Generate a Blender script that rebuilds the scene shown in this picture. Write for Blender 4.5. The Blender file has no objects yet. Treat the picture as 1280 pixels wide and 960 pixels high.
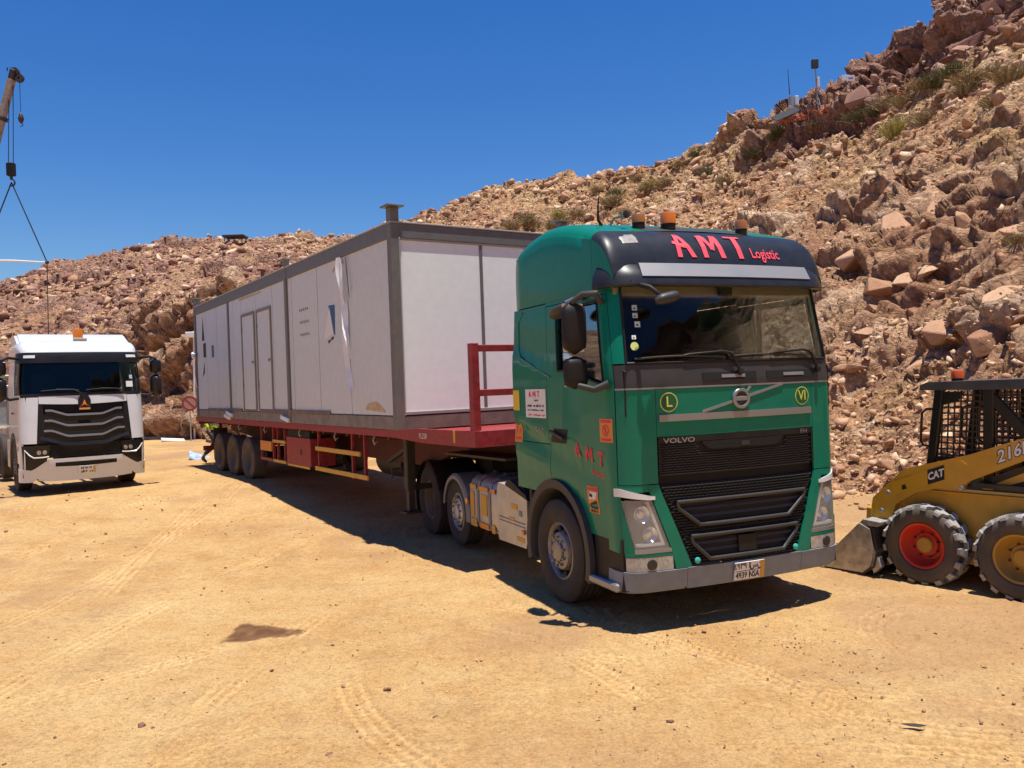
import bpy, bmesh, math, random
import numpy as np
from mathutils import Vector, Matrix
R = math.radians
random.seed(7); np.random.seed(7)
scene = bpy.context.scene
COL = scene.collection

# ------------------------------------------------------------------ camera, sky, sun, exposure
CAM_H, CAM_F, CAM_PITCH, CAM_ROLL = 2.242, 1032.0, -0.0021, 0.0361
cd = bpy.data.cameras.new('camera'); cam = bpy.data.objects.new('camera', cd); COL.objects.link(cam)
cd.sensor_width = 36.0; cd.lens = CAM_F / 1280 * 36; cd.clip_start = 0.05; cd.clip_end = 3000
cam.matrix_world = Matrix.Translation((0, 0, CAM_H)) @ Matrix.Rotation(math.pi/2 + CAM_PITCH, 4, 'X') @ Matrix.Rotation(-CAM_ROLL, 4, 'Z')
scene.camera = cam
SUN = Vector((0.105, -0.095, 1.0)).normalized()
world = bpy.data.worlds.new('World'); scene.world = world; world.use_nodes = True
wn = world.node_tree.nodes; wn.clear()
sky = wn.new('ShaderNodeTexSky'); sky.sky_type = 'NISHITA'; sky.sun_disc = False
sky.sun_elevation = math.asin(SUN.z); sky.sun_rotation = math.atan2(SUN.x, SUN.y)
sky.altitude = 300; sky.air_density = 1.35; sky.dust_density = 0.0; sky.ozone_density = 10.0
bg = wn.new('ShaderNodeBackground'); bg.inputs['Strength'].default_value = 0.088
wo = wn.new('ShaderNodeOutputWorld')
hs = wn.new('ShaderNodeHueSaturation'); hs.inputs['Saturation'].default_value = 1.24; hs.inputs['Hue'].default_value = 0.512
world.node_tree.links.new(sky.outputs[0], hs.inputs['Color']); world.node_tree.links.new(hs.outputs[0], bg.inputs['Color']); world.node_tree.links.new(bg.outputs[0], wo.inputs['Surface'])
sd = bpy.data.lights.new('sun', 'SUN'); sun = bpy.data.objects.new('sun', sd); COL.objects.link(sun)
sd.energy = 5.0; sd.angle = R(0.55); sd.color = (1.0, 0.955, 0.88)
sun.rotation_euler = SUN.to_track_quat('Z', 'Y').to_euler()
vs = scene.view_settings; vs.view_transform = 'Standard'; vs.look = 'None'; vs.exposure = 0.38; vs.gamma = 1.0; vs.use_curve_mapping = False
scene.cycles.use_denoising = True
scene.cycles.max_bounces = 8; scene.cycles.transparent_max_bounces = 12

# ------------------------------------------------------------------ tags and materials
def tag(o, label=None, cat=None, group=None, kind=None):
    if label: o['label'] = label
    if cat: o['category'] = cat
    if group: o['group'] = group
    if kind: o['kind'] = kind
    return o
def thing(name, label, cat, loc=(0, 0, 0), rz=0, group=None):
    o = bpy.data.objects.new(name, None); COL.objects.link(o)
    o.location = loc; o.rotation_euler = (0, 0, rz); o.empty_display_size = .2
    return tag(o, label, cat, group)
def copy_tree(o, parent=None):
    c = o.copy(); COL.objects.link(c); c.parent = parent
    for ch in list(o.children): copy_tree(ch, c)
    return c
M = {}
def mat(name, col, rough=.5, metal=0.0, var=0.0, vscale=8, bump=0.0, bscale=60, dirt=0.0, dcol=(.42, .29, .16), coat=0.0, spec=.5, emit=None, dscale=2.5):
    """plain surface with procedural unevenness: colour variation, bump and a film of dust with its own patches"""
    m = bpy.data.materials.new(name); m.use_nodes = True
    nt = m.node_tree; N = nt.nodes; L = nt.links; b = N['Principled BSDF']
    b.inputs['Base Color'].default_value = (*col, 1); b.inputs['Roughness'].default_value = rough; b.inputs['Metallic'].default_value = metal
    b.inputs['Coat Weight'].default_value = coat; b.inputs['Coat Roughness'].default_value = .06; b.inputs['Specular IOR Level'].default_value = spec
    tc = N.new('ShaderNodeTexCoord'); src = None
    if var:
        n = N.new('ShaderNodeTexNoise'); n.inputs['Scale'].default_value = vscale; n.inputs['Detail'].default_value = 6
        L.new(tc.outputs['Object'], n.inputs['Vector'])
        mr = N.new('ShaderNodeMapRange'); mr.inputs[1].default_value = .3; mr.inputs[2].default_value = .7; mr.inputs[3].default_value = 1-var; mr.inputs[4].default_value = 1+var
        L.new(n.outputs[0], mr.inputs[0])
        mx = N.new('ShaderNodeMix'); mx.data_type = 'RGBA'; mx.blend_type = 'MULTIPLY'; mx.inputs[0].default_value = 1
        mx.inputs[6].default_value = (*col, 1); L.new(mr.outputs[0], mx.inputs[7]); src = mx.outputs[2]
    if dirt:
        n = N.new('ShaderNodeTexNoise'); n.inputs['Scale'].default_value = dscale; n.inputs['Detail'].default_value = 9; n.inputs['Roughness'].default_value = .65
        L.new(tc.outputs['Object'], n.inputs['Vector'])
        mr = N.new('ShaderNodeMapRange'); mr.inputs[1].default_value = .32; mr.inputs[2].default_value = .72; mr.inputs[3].default_value = dirt*.25; mr.inputs[4].default_value = min(1, dirt*1.5)
        L.new(n.outputs[0], mr.inputs[0])
        mx = N.new('ShaderNodeMix'); mx.data_type = 'RGBA'; L.new(mr.outputs[0], mx.inputs[0])
        if src: L.new(src, mx.inputs[6])
        else: mx.inputs[6].default_value = (*col, 1)
        mx.inputs[7].default_value = (*dcol, 1); src = mx.outputs[2]
        ma = N.new('ShaderNodeMath'); ma.operation = 'MULTIPLY_ADD'; L.new(mr.outputs[0], ma.inputs[0]); ma.inputs[1].default_value = .7; ma.inputs[2].default_value = rough
        ma.use_clamp = True; L.new(ma.outputs[0], b.inputs['Roughness'])
        if coat:
            mc = N.new('ShaderNodeMath'); mc.operation = 'MULTIPLY_ADD'; L.new(mr.outputs[0], mc.inputs[0]); mc.inputs[1].default_value = -coat; mc.inputs[2].default_value = coat
            mc.use_clamp = True; L.new(mc.outputs[0], b.inputs['Coat Weight'])
    if src: L.new(src, b.inputs['Base Color'])
    if bump:
        n = N.new('ShaderNodeTexNoise'); n.inputs['Scale'].default_value = bscale; n.inputs['Detail'].default_value = 5
        L.new(tc.outputs['Object'], n.inputs['Vector'])
        bp = N.new('ShaderNodeBump'); bp.inputs['Strength'].default_value = bump; bp.inputs['Distance'].default_value = .01
        L.new(n.outputs[0], bp.inputs['Height']); L.new(bp.outputs[0], b.inputs['Normal'])
    if emit:
        b.inputs['Emission Color'].default_value = (*col, 1); b.inputs['Emission Strength'].default_value = emit
    M[name] = m; return m
def glass(name, tint, trans=.5, rough=.02, refl=.9):
    """tinted vehicle glass: mirror reflection over a partly clear pane"""
    m = bpy.data.materials.new(name); m.use_nodes = True
    nt = m.node_tree; N = nt.nodes; L = nt.links; N.remove(N['Principled BSDF'])
    t = N.new('ShaderNodeBsdfTransparent'); t.inputs[0].default_value = (*[c*trans for c in tint], 1)
    g = N.new('ShaderNodeBsdfGlossy'); g.inputs['Roughness'].default_value = rough; g.inputs[0].default_value = (.9, .95, 1, 1)
    f = N.new('ShaderNodeFresnel'); f.inputs[0].default_value = 1.52
    a = N.new('ShaderNodeMath'); a.operation = 'MULTIPLY'; L.new(f.outputs[0], a.inputs[0]); a.inputs[1].default_value = refl
    x = N.new('ShaderNodeMixShader'); L.new(a.outputs[0], x.inputs[0]); L.new(t.outputs[0], x.inputs[1]); L.new(g.outputs[0], x.inputs[2])
    L.new(x.outputs[0], N['Material Output'].inputs['Surface']); M[name] = m; return m

mat('green_paint', (.0010, .178, .105), .36, var=.06, coat=.30, dirt=.03, dcol=(.14, .19, .11), spec=.15, dscale=1.6)
mat('teal_cap', (.05, .45, .38), .5)
mat('black_plastic', (.010, .010, .011), .5, var=.2, dirt=.025, bump=.15, bscale=250, spec=.25)
mat('black_gloss', (.007, .008, .010), .28, dirt=.03, var=.1, spec=.35)
mat('dark_grey', (.036, .038, .041), .5, dirt=.04, var=.1, spec=.3)
mat('mid_grey', (.20, .21, .22), .5, dirt=.10, var=.1, spec=.35)
mat('bumper_grey', (.19, .225, .26), .5, dirt=.05, var=.12, spec=.3)
mat('silver', (.30, .31, .32), .38, .6, dirt=.04)
mat('chrome', (.75, .75, .77), .12, 1.0, dirt=.05)
mat('aluminium', (.55, .55, .55), .38, .85, var=.08, dirt=.25, dcol=(.45, .38, .29))
mat('dark_recess', (.006, .006, .006), .8)
mat('rubber', (.018, .017, .017), .8, dirt=.16, dcol=(.24, .18, .12), bump=.3, bscale=120)
mat('rubber_dusty', (.03, .028, .026), .85, dirt=.75, dcol=(.45, .38, .30), bump=.4, bscale=90)
mat('rim_dusty', (.20, .18, .15), .6, .3, dirt=.55, dcol=(.28, .21, .15))
mat('red_paint', (.23, .010, .015), .45, var=.18, dirt=.10, dcol=(.30, .16, .10))
mat('red_worn', (.27, .012, .018), .5, var=.25, vscale=14, dirt=.10, dcol=(.36, .16, .13), dscale=7)
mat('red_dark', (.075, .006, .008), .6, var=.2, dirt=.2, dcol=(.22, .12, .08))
mat('red_letter', (.72, .03, .045), .5, var=.08)
mat('pink_letter', (.80, .07, .10), .5, var=.05)
mat('yellow_tape', (.62, .33, .02), .45, dirt=.2, var=.12)
mat('orange_tape', (.72, .25, .02), .45, dirt=.15)
mat('yellow_vivid', (.75, .52, .02), .5, dirt=.05)
mat('amber', (.75, .20, .01), .2, coat=.5)
mat('amber_dark', (.40, .14, .012), .2, coat=.5, dirt=.2)
mat('white_paint', (.68, .71, .73), .3, coat=.6, dirt=.16, dcol=(.5, .42, .33))
mat('white_plain', (.78, .78, .76), .55, dirt=.1)
mat('paper', (.74, .73, .70), .7)
mat('black_ink', (.012, .012, .012), .7)
mat('blue_paper', (.03, .10, .24), .6, var=.3, vscale=30)
mat('seat_cloth', (.045, .045, .05), .9)
mat('beige_trim', (.22, .19, .14), .8, var=.1)
mat('lamp_lens', (.36, .34, .30), .15, coat=.8, dirt=.2, dcol=(.4, .32, .22), var=.3, vscale=25)
mat('cat_yellow', (.62, .32, .014), .38, var=.10, dirt=.20, dcol=(.46, .29, .11), coat=.3, dscale=5)
mat('cat_label', (.62, .33, .02), .4)
mat('rim_red', (.60, .025, .010), .4, dirt=.18, dcol=(.45, .16, .07))
mat('rim_yellow', (.50, .27, .02), .45, dirt=.35, dcol=(.32, .2, .08))
mat('steel_worn', (.50, .49, .47), .40, .6, var=.35, vscale=12, dirt=.18, dcol=(.34, .24, .15), bump=.3, bscale=40)
mat('dark_steel', (.035, .032, .030), .5, .3, dirt=.12, dcol=(.20, .14, .09), var=.3)
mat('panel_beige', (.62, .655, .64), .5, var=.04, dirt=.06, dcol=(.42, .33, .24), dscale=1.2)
mat('panel_white_lit', (.85, .93, .86), .55, var=.03, dirt=.06, dcol=(.5, .45, .38), dscale=1.5)  # cabin end panels: lightened so the colour carries the grazing sunlight
mat('frame_grey', (.12, .13, .128), .5, var=.12, dirt=.08)
mat('base_grey', (.20, .175, .15), .8, var=.3, vscale=5, dirt=.45, dcol=(.30, .25, .20), bump=.4, bscale=30)
mat('plastic_sheet', (.80, .80, .79), .75, var=.05, spec=.2)
mat('tape_brown', (.50, .36, .20), .6, var=.2)
mat('orange_net', (.62, .18, .07), .8, var=.3)
mat('solar', (.02, .022, .028), .6, spec=.2)
mat('galv', (.42, .43, .43), .45, .6, dirt=.2)
mat('boom_paint', (.30, .26, .22), .5, var=.3, dirt=.3)
mat('hivis', (.50, .72, .03), .7, var=.1)
mat('denim', (.035, .055, .10), .9, var=.25, vscale=30)
mat('skin', (.30, .16, .10), .6)
mat('hair', (.012, .010, .009), .7)
mat('boot', (.05, .035, .025), .8)
mat('wood_grey', (.30, .26, .22), .85, var=.25)
mat('site_grey', (.33, .31, .28), .7, var=.15)
mat('dry_wood', (.16, .11, .07), .9)
glass('windshield', (.95, .98, .97), .97, .02, .22); glass('side_glass', (.93, .96, .95), .96, .02, .8); glass('dark_glass', (.70, .82, .80), .92, .02, .35)

# ------------------------------------------------------------------ mesh builder
class MB:
    def __init__(s): s.v = []; s.f = []
    def add(s, vs_, fs):
        o = len(s.v); s.v += [tuple(map(float, p)) for p in vs_]; s.f += [tuple(i+o for i in f) for f in fs]; return s
    def box(s, x0, x1, y0, y1, z0, z1, ch=0.0):
        c = ((x0+x1)/2, (y0+y1)/2, (z0+z1)/2); d = (abs(x1-x0)/2, abs(y1-y0)/2, abs(z1-z0)/2)
        return s.cbox(c, d, ch)
    def cbox(s, c, d, ch=0.0, m=None):
        """box with chamfered edges; m = optional 3x3 rotation"""
        m = m or Matrix.Identity(3); ch = min(ch, min(d)*.9)
        if ch <= 0:
            vs_ = [Vector((sx*d[0], sy*d[1], sz*d[2])) for sx in (-1, 1) for sy in (-1, 1) for sz in (-1, 1)]
            fs = [(0, 1, 3, 2), (4, 6, 7, 5), (0, 4, 5, 1), (2, 3, 7, 6), (0, 2, 6, 4), (1, 5, 7, 3)]
        else:
            vs_ = []; idx = {}
            for sx in (-1, 1):
                for sy in (-1, 1):
                    for sz in (-1, 1):
                        for a in range(3):
                            p = [sx*(d[0]-ch), sy*(d[1]-ch), sz*(d[2]-ch)]; p[a] = (sx, sy, sz)[a]*d[a]
                            idx[sx, sy, sz, a] = len(vs_); vs_.append(Vector(p))
            fs = []
            for a in range(3):
                b, e = (a+1) % 3, (a+2) % 3
                for sg in (-1, 1):
                    q = []
                    for sb, se in ((-1, -1), (1, -1), (1, 1), (-1, 1)):
                        k = [0]*3; k[a] = sg; k[b] = sb; k[e] = se; q.append(idx[k[0], k[1], k[2], a])
                    fs.append(tuple(q if sg > 0 else q[::-1]))
            for a in range(3):
                b, e = (a+1) % 3, (a+2) % 3
                for sb in (-1, 1):
                    for se in (-1, 1):
                        def K(sa, w_):
                            k = [0]*3; k[a] = sa; k[b] = sb; k[e] = se; return idx[k[0], k[1], k[2], w_]
                        q = (K(-1, b), K(1, b), K(1, e), K(-1, e)); fs.append(q if sb*se > 0 else q[::-1])
            for sx in (-1, 1):
                for sy in (-1, 1):
                    for sz in (-1, 1):
                        q = (idx[sx, sy, sz, 0], idx[sx, sy, sz, 1], idx[sx, sy, sz, 2]); fs.append(q if sx*sy*sz > 0 else q[::-1])
        C = Vector(c)
        return s.add([m @ p + C for p in vs_], fs)
    def bar(s, p0, p1, w, h, ch=0.0, up=(0, 0, 1)):
        """rectangular bar from p0 to p1"""
        p0 = Vector(p0); p1 = Vector(p1); d = p1-p0; L = d.length; d.normalize(); up = Vector(up)
        sdir = d.cross(up)
        if sdir.length < 1e-4: sdir = d.cross(Vector((1, 0, 0)))
        sdir.normalize(); u = sdir.cross(d)
        m = Matrix((sdir, d, u)).transposed()
        return s.cbox((p0+p1)/2, (w/2, L/2, h/2), ch, m)
    def cyl(s, p0, p1, r0, r1=None, n=16, cap=True):
        r1 = r0 if r1 is None else r1; p0 = Vector(p0); p1 = Vector(p1); d = (p1-p0).normalized()
        a = d.orthogonal().normalized(); b = d.cross(a); vs_ = []
        for p, r in ((p0, r0), (p1, r1)):
            vs_ += [p + (a*math.cos(2*math.pi*i/n) + b*math.sin(2*math.pi*i/n))*r for i in range(n)]
        fs = [(i, (i+1) % n, n+(i+1) % n, n+i) for i in range(n)]
        if cap: fs += [tuple(range(n))[::-1], tuple(range(n, 2*n))]
        return s.add(vs_, fs)
    def tube(s, pts, r, n=8, closed=False):
        pts = [Vector(p) for p in pts]; vs_ = []; fs = []; prev = None; k = len(pts)
        for i, p in enumerate(pts):
            t = (pts[(i+1) % k] - pts[i-1]) if closed else (pts[min(i+1, k-1)] - pts[max(i-1, 0)])
            t.normalize()
            a = t.orthogonal().normalized() if prev is None else (prev - t*prev.dot(t)).normalized()
            prev = a; b = t.cross(a); rr = r[i] if isinstance(r, (list, tuple)) else r
            vs_ += [p + (a*math.cos(2*math.pi*j/n) + b*math.sin(2*math.pi*j/n))*rr for j in range(n)]
        for i in range(k if closed else k-1):
            o = i*n; q = ((i+1) % k)*n
            fs += [(o+j, o+(j+1) % n, q+(j+1) % n, q+j) for j in range(n)]
        if not closed: fs += [tuple(range(n))[::-1], tuple(range((k-1)*n, k*n))]
        return s.add(vs_, fs)
    def lathe(s, prof, axis='x', n=40, c=(0, 0, 0), cap=False):
        """prof: (radius, along-axis) pairs"""
        vs_ = []; fs = []
        for r, a in prof:
            for j in range(n):
                t = 2*math.pi*j/n; p = (r*math.cos(t), r*math.sin(t))
                q = {'x': (a, p[0], p[1]), 'y': (p[0], a, p[1]), 'z': (p[0], p[1], a)}[axis]
                vs_.append((q[0]+c[0], q[1]+c[1], q[2]+c[2]))
        for i in range(len(prof)-1):
            fs += [(i*n+j, i*n+(j+1) % n, (i+1)*n+(j+1) % n, (i+1)*n+j) for j in range(n)]
        if cap: fs += [tuple(range(n)), tuple(range((len(prof)-1)*n, len(prof)*n))]
        return s.add(vs_, fs)
    def prism(s, poly, axis, a0, a1):
        """poly of 2D points extruded along an axis: x -> (y,z), y -> (x,z), z -> (x,y)"""
        def T(p, a): return {'x': (a, p[0], p[1]), 'y': (p[0], a, p[1]), 'z': (p[0], p[1], a)}[axis]
        n = len(poly)
        return s.add([T(p, a0) for p in poly] + [T(p, a1) for p in poly],
                     [(i, (i+1) % n, n+(i+1) % n, n+i) for i in range(n)] + [tuple(range(n))[::-1], tuple(range(n, 2*n))])
    def grid(s, P, thick=0.0, closed=False):
        """P[i][j] -> surface; thick > 0 adds a back skin along -normal and closes the rim"""
        P = np.asarray(P, float); n, m = P.shape[:2]
        F = [(i*m+j, (i+1)*m+j, (i+1)*m+j+1, i*m+j+1) for i in range(n-1) for j in range(m-1)]
        if thick == 0: return s.add(P.reshape(-1, 3), F)
        du = np.gradient(P, axis=0); dv = np.gradient(P, axis=1); N = np.cross(du, dv); N /= np.linalg.norm(N, axis=2, keepdims=True)+1e-12
        B = P - N*thick; o = n*m
        F2 = [tuple(x+o for x in f[::-1]) for f in F]
        rim = [(i, 0) for i in range(n)] + [(n-1, j) for j in range(1, m)] + [(i, m-1) for i in range(n-2, -1, -1)] + [(0, j) for j in range(m-2, 0, -1)]
        K = [i*m+j for i, j in rim]
        F3 = [(K[q], o+K[q], o+K[(q+1) % len(K)], K[(q+1) % len(K)]) for q in range(len(K))]
        return s.add(np.vstack([P.reshape(-1, 3), B.reshape(-1, 3)]), F + F2 + F3)
    def skins(s, P, B):
        """closed sheet between an outer and an inner skin"""
        P = np.asarray(P, float); B = np.asarray(B, float); n, m = P.shape[:2]; o = n*m
        F = [(i*m+j, (i+1)*m+j, (i+1)*m+j+1, i*m+j+1) for i in range(n-1) for j in range(m-1)]
        rim = [(i, 0) for i in range(n)] + [(n-1, j) for j in range(1, m)] + [(i, m-1) for i in range(n-2, -1, -1)] + [(0, j) for j in range(m-2, 0, -1)]
        K = [i*m+j for i, j in rim]
        return s.add(np.vstack([P.reshape(-1, 3), B.reshape(-1, 3)]), F + [tuple(x+o for x in f[::-1]) for f in F] + [(K[q], o+K[q], o+K[(q+1) % len(K)], K[(q+1) % len(K)]) for q in range(len(K))])
    def build(s, name, m, parent=None, smooth=30, loc=None):
        me = bpy.data.meshes.new(name); me.from_pydata(s.v, [], s.f)
        bm = bmesh.new(); bm.from_mesh(me); bmesh.ops.recalc_face_normals(bm, faces=bm.faces); bm.to_mesh(me); bm.free()
        return mobj(name, me, m, parent, smooth, loc)
def mobj(name, me, m, parent=None, smooth=30, loc=None):
    me.materials.clear(); me.materials.append(M[m] if isinstance(m, str) else m)
    if smooth:
        me.shade_smooth(); me.set_sharp_from_angle(angle=R(smooth))
    o = bpy.data.objects.new(name, me); COL.objects.link(o); o.parent = parent
    if loc is not None: o.location = loc
    return o
def dup(o, parent, loc=None, rot=None, scale=None):
    c = copy_tree(o, parent)
    if loc is not None: c.location = loc
    if rot is not None: c.rotation_euler = rot
    if scale is not None: c.scale = scale
    return c
def text_mesh(body, size=1.0, align='CENTER', bold=0.0, res=2):
    """2D letter outlines as (verts, faces): flat lettering"""
    cu = bpy.data.curves.new('lettering', 'FONT'); cu.body = body; cu.size = size; cu.align_x = align; cu.align_y = 'CENTER'
    cu.resolution_u = res; cu.offset = bold
    ob = bpy.data.objects.new('lettering', cu); COL.objects.link(ob)
    dg = bpy.context.evaluated_depsgraph_get(); me = bpy.data.meshes.new_from_object(ob.evaluated_get(dg))
    v = [tuple(p.co) for p in me.vertices]; f = [tuple(p.vertices) for p in me.polygons]
    bpy.data.objects.remove(ob); bpy.data.curves.remove(cu); bpy.data.meshes.remove(me)
    return v, f
def lettering(name, body, m, parent, fn, size=1.0, sx=1.0, bold=0.0, align='CENTER', shear=0.0):
    """text laid on a surface: fn(a, b) -> 3D point for letter coordinates"""
    v, f = text_mesh(body, size, align, bold); mb = MB()
    mb.add([fn(p[0]*sx + p[1]*shear, p[1]) for p in v], f)
    me = bpy.data.meshes.new(name); me.from_pydata(mb.v, [], mb.f)
    return mobj(name, me, m, parent, 0)
def decal(name, m, parent, fn, a0, a1, b0, b1, n=4, k=4):
    """thin sheet laid on a surface"""
    mb = MB(); mb.grid([[fn(a0+(a1-a0)*i/n, b0+(b1-b0)*j/k) for j in range(k+1)] for i in range(n+1)])
    return mb.build(name, m, parent, 0)
# ------------------------------------------------------------------ noise in numpy
def _h(i, j, k, s):
    x = (i.astype(np.uint32)*np.uint32(374761393) + j.astype(np.uint32)*np.uint32(668265263) + k.astype(np.uint32)*np.uint32(2246822519) + np.uint32(s)*np.uint32(3266489917))
    x = (x ^ (x >> np.uint32(13)))*np.uint32(1274126177); x = (x ^ (x >> np.uint32(16)))*np.uint32(2654435761)
    return ((x ^ (x >> np.uint32(15))) & np.uint32(0xffffff)).astype(np.float32)/np.float32(0xffffff)
def vnoise(P, s=0):
    I = np.floor(P).astype(np.int64); F = (P-I).astype(np.float32); F = F*F*(3-2*F); r = 0
    for a in (0, 1):
        for b in (0, 1):
            for c in (0, 1):
                w = (F[:, 0] if a else 1-F[:, 0])*(F[:, 1] if b else 1-F[:, 1])*(F[:, 2] if c else 1-F[:, 2])
                r = r + w*_h(I[:, 0]+a, I[:, 1]+b, I[:, 2]+c, s)
    return r
def fbm(P, s=0, o=4):
    r = 0; a = .5
    for k in range(o): r = r + a*vnoise(P*2**k, s+k); a *= .5
    return r/(1-.5**o)
def facets(P, s=0, k=24.0):
    """broken-rock pattern: each cell a tilted plane of its own, steep but unbroken at the joints. returns (plane height, edge distance, cell random)"""
    sw = np.full(len(P), 1e-30); sp_ = np.zeros(len(P))
    I = np.floor(P-.5).astype(np.int64); n = len(P)
    f1 = np.full(n, 9e9, np.float32); f2 = f1.copy(); hh = np.zeros(n, np.float32); rid = np.zeros(n, np.float32)
    for a in (0, 1):
        for b in (0, 1):
            for c in (0, 1):
                i, j, l = I[:, 0]+a, I[:, 1]+b, I[:, 2]+c
                cx = i+.5+.72*(_h(i, j, l, s)-.5); cy = j+.5+.72*(_h(i, j, l, s+1)-.5); cz = l+.5+.72*(_h(i, j, l, s+2)-.5)
                dx, dy, dz = P[:, 0]-cx, P[:, 1]-cy, P[:, 2]-cz
                d = dx*dx+dy*dy+dz*dz
                rr = _h(i, j, l, s+3)
                pl = (rr-.5) + dx*(_h(i, j, l, s+4)-.5)*1.6 + dy*(_h(i, j, l, s+5)-.5)*1.6 + dz*(_h(i, j, l, s+6)-.5)*1.6
                m = d < f1; wt = np.exp(-k*np.minimum(d, 2.5)); sw += wt; sp_ += wt*pl
                f2 = np.where(m, f1, np.minimum(f2, d)); hh = np.where(m, pl, hh); rid = np.where(m, rr, rid); f1 = np.where(m, d, f1)
    return (sp_/sw).astype(np.float32), np.sqrt(f2)-np.sqrt(f1), rid
def sstep(a, b, x): t = np.clip((x-a)/(b-a), 0, 1); return t*t*(3-2*t)

# ------------------------------------------------------------------ projection for layout arithmetic (which patch of slope a thing stands on)
def to_px(P):
    P = np.asarray(P, float) - np.array([0, 0, CAM_H]); cp, sp = math.cos(CAM_PITCH), math.sin(CAM_PITCH)
    y = P[..., 1]*cp + P[..., 2]*sp; z = -P[..., 1]*sp + P[..., 2]*cp; x = P[..., 0]; y = np.where(y < .01, .01, y)
    u, v = x/y, -z/y; cr, sr = math.cos(CAM_ROLL), math.sin(CAM_ROLL)
    return np.stack([640+CAM_F*(u*cr+v*sr), 480+CAM_F*(-u*sr+v*cr), y], -1)

# ------------------------------------------------------------------ ground shape
TK = (-1.59, 11.39); TYAW = .5736
def ground_base(x, y):
    s = (x-TK[0])*(-math.sin(TYAW)) + (y-TK[1])*math.cos(TYAW)
    z = .27*sstep(-.5, 8.0, s) + .0022*np.maximum(s-10, 0)
    z = z + .08*np.exp(-(((x+8.6)/3.2)**2 + ((y-17.0)/5.0)**2))
    return z
def gz(x, y): return float(ground_base(np.array([float(x)]), np.array([float(y)]))[0])

def color_attr(me, name, C):
    a = me.attributes.new(name, 'FLOAT_COLOR', 'POINT'); B = np.ones((len(C), 4), np.float32); B[:, :C.shape[1]] = C
    a.data.foreach_set('color', B.ravel())
def grid_mesh(name, P):
    n, m = P.shape[:2]; me = bpy.data.meshes.new(name)
    i, j = np.meshgrid(np.arange(n-1), np.arange(m-1), indexing='ij'); a = (i*m+j).ravel()
    Q = np.stack([a, a+m, a+m+1, a+1], 1).astype(np.int32)
    me.vertices.add(n*m); me.vertices.foreach_set('co', P.astype(np.float32).ravel())
    me.loops.add(Q.size); me.loops.foreach_set('vertex_index', Q.ravel())
    me.polygons.add(len(Q)); me.polygons.foreach_set('loop_start', np.arange(0, Q.size, 4, dtype=np.int32))
    me.update(calc_edges=True); return me

# tyre tracks: (start, end, bend, half width, tread pitch, depth)
TRACKS = [((-3.9, 2.5), (-3.0, 12.5), .5, .16, .085, .010), ((-2.2, 3.0), (-1.9, 8.5), .25, .16, .085, .010),
          ((-5.6, 5.0), (-2.0, 8.2), -.4, .15, .10, .008), ((-5.2, 4.0), (-6.2, 20), -.5, .16, .09, .009), ((-8.4, 8), (-8.8, 15.5), .2, .15, .09, .010),
          ((-6.4, 8), (-6.9, 16), .2, .15, .09, .010), ((-.9, 7.9), (.9, 5.4), .35, .14, .07, .012), ((-.5, 8.4), (2.2, 5.0), .5, .14, .07, .012),
          ((.2, 7.0), (6.5, 5.0), -.6, .15, .10, .010), ((.3, 6.2), (7.0, 4.4), -.5, .15, .10, .010), ((-1.4, 6.6), (-.2, 4.4), -.2, .14, .08, .010),
          ((2.9, 6.4), (4.6, 7.4), .8, .17, .12, .016), ((1.0, 5.0), (4.8, 4.0), .2, .12, .08, .008), ((-4.6, 9), (-6.5, 22), .3, .16, .09, .008), ((-3.2, 3.2), (-1.2, 6.2), .1, .15, .09, .009)]
def track_field(x, y):
    d = np.zeros(len(x), np.float32); c = np.zeros(len(x), np.float32)
    for ti, (a, b, bend, hw, pitch, dep) in enumerate(TRACKS):
        a = np.array(a); b = np.array(b); t = b-a; L = np.hypot(*t); t = t/L; nrm = np.array([-t[1], t[0]])
        s = (x-a[0])*t[0] + (y-a[1])*t[1]; l = (x-a[0])*nrm[0] + (y-a[1])*nrm[1]
        q = np.clip(s/L, 0, 1); l = l - bend*4*q*(1-q)
        end = sstep(0, .5, s)*sstep(0, .5, L-s)
        wob = fbm(np.stack([x*1.3, y*1.3, np.full_like(x, ti*7.)], 1), 90, 2)
        w = end*(.25+.75*sstep(.30, .60, wob))*sstep(hw, hw*.86, np.abs(l))
        tread = .45*np.clip(np.sin(2*math.pi*(s+np.abs(l)*.5)/pitch)*2.2, -1, 1)
        rib = np.clip(np.cos(l/hw*math.pi*3.5)*2, -1, 1)
        d += w*(-dep*.45 + dep*.5*tread*.8 + dep*.3*rib) + end*.004*np.exp(-((np.abs(l)-hw*1.12)/.03)**2)*sstep(.3, .6, wob)
        c += w*(.22 + .50*tread + .36*rib)
    return d, c

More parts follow.
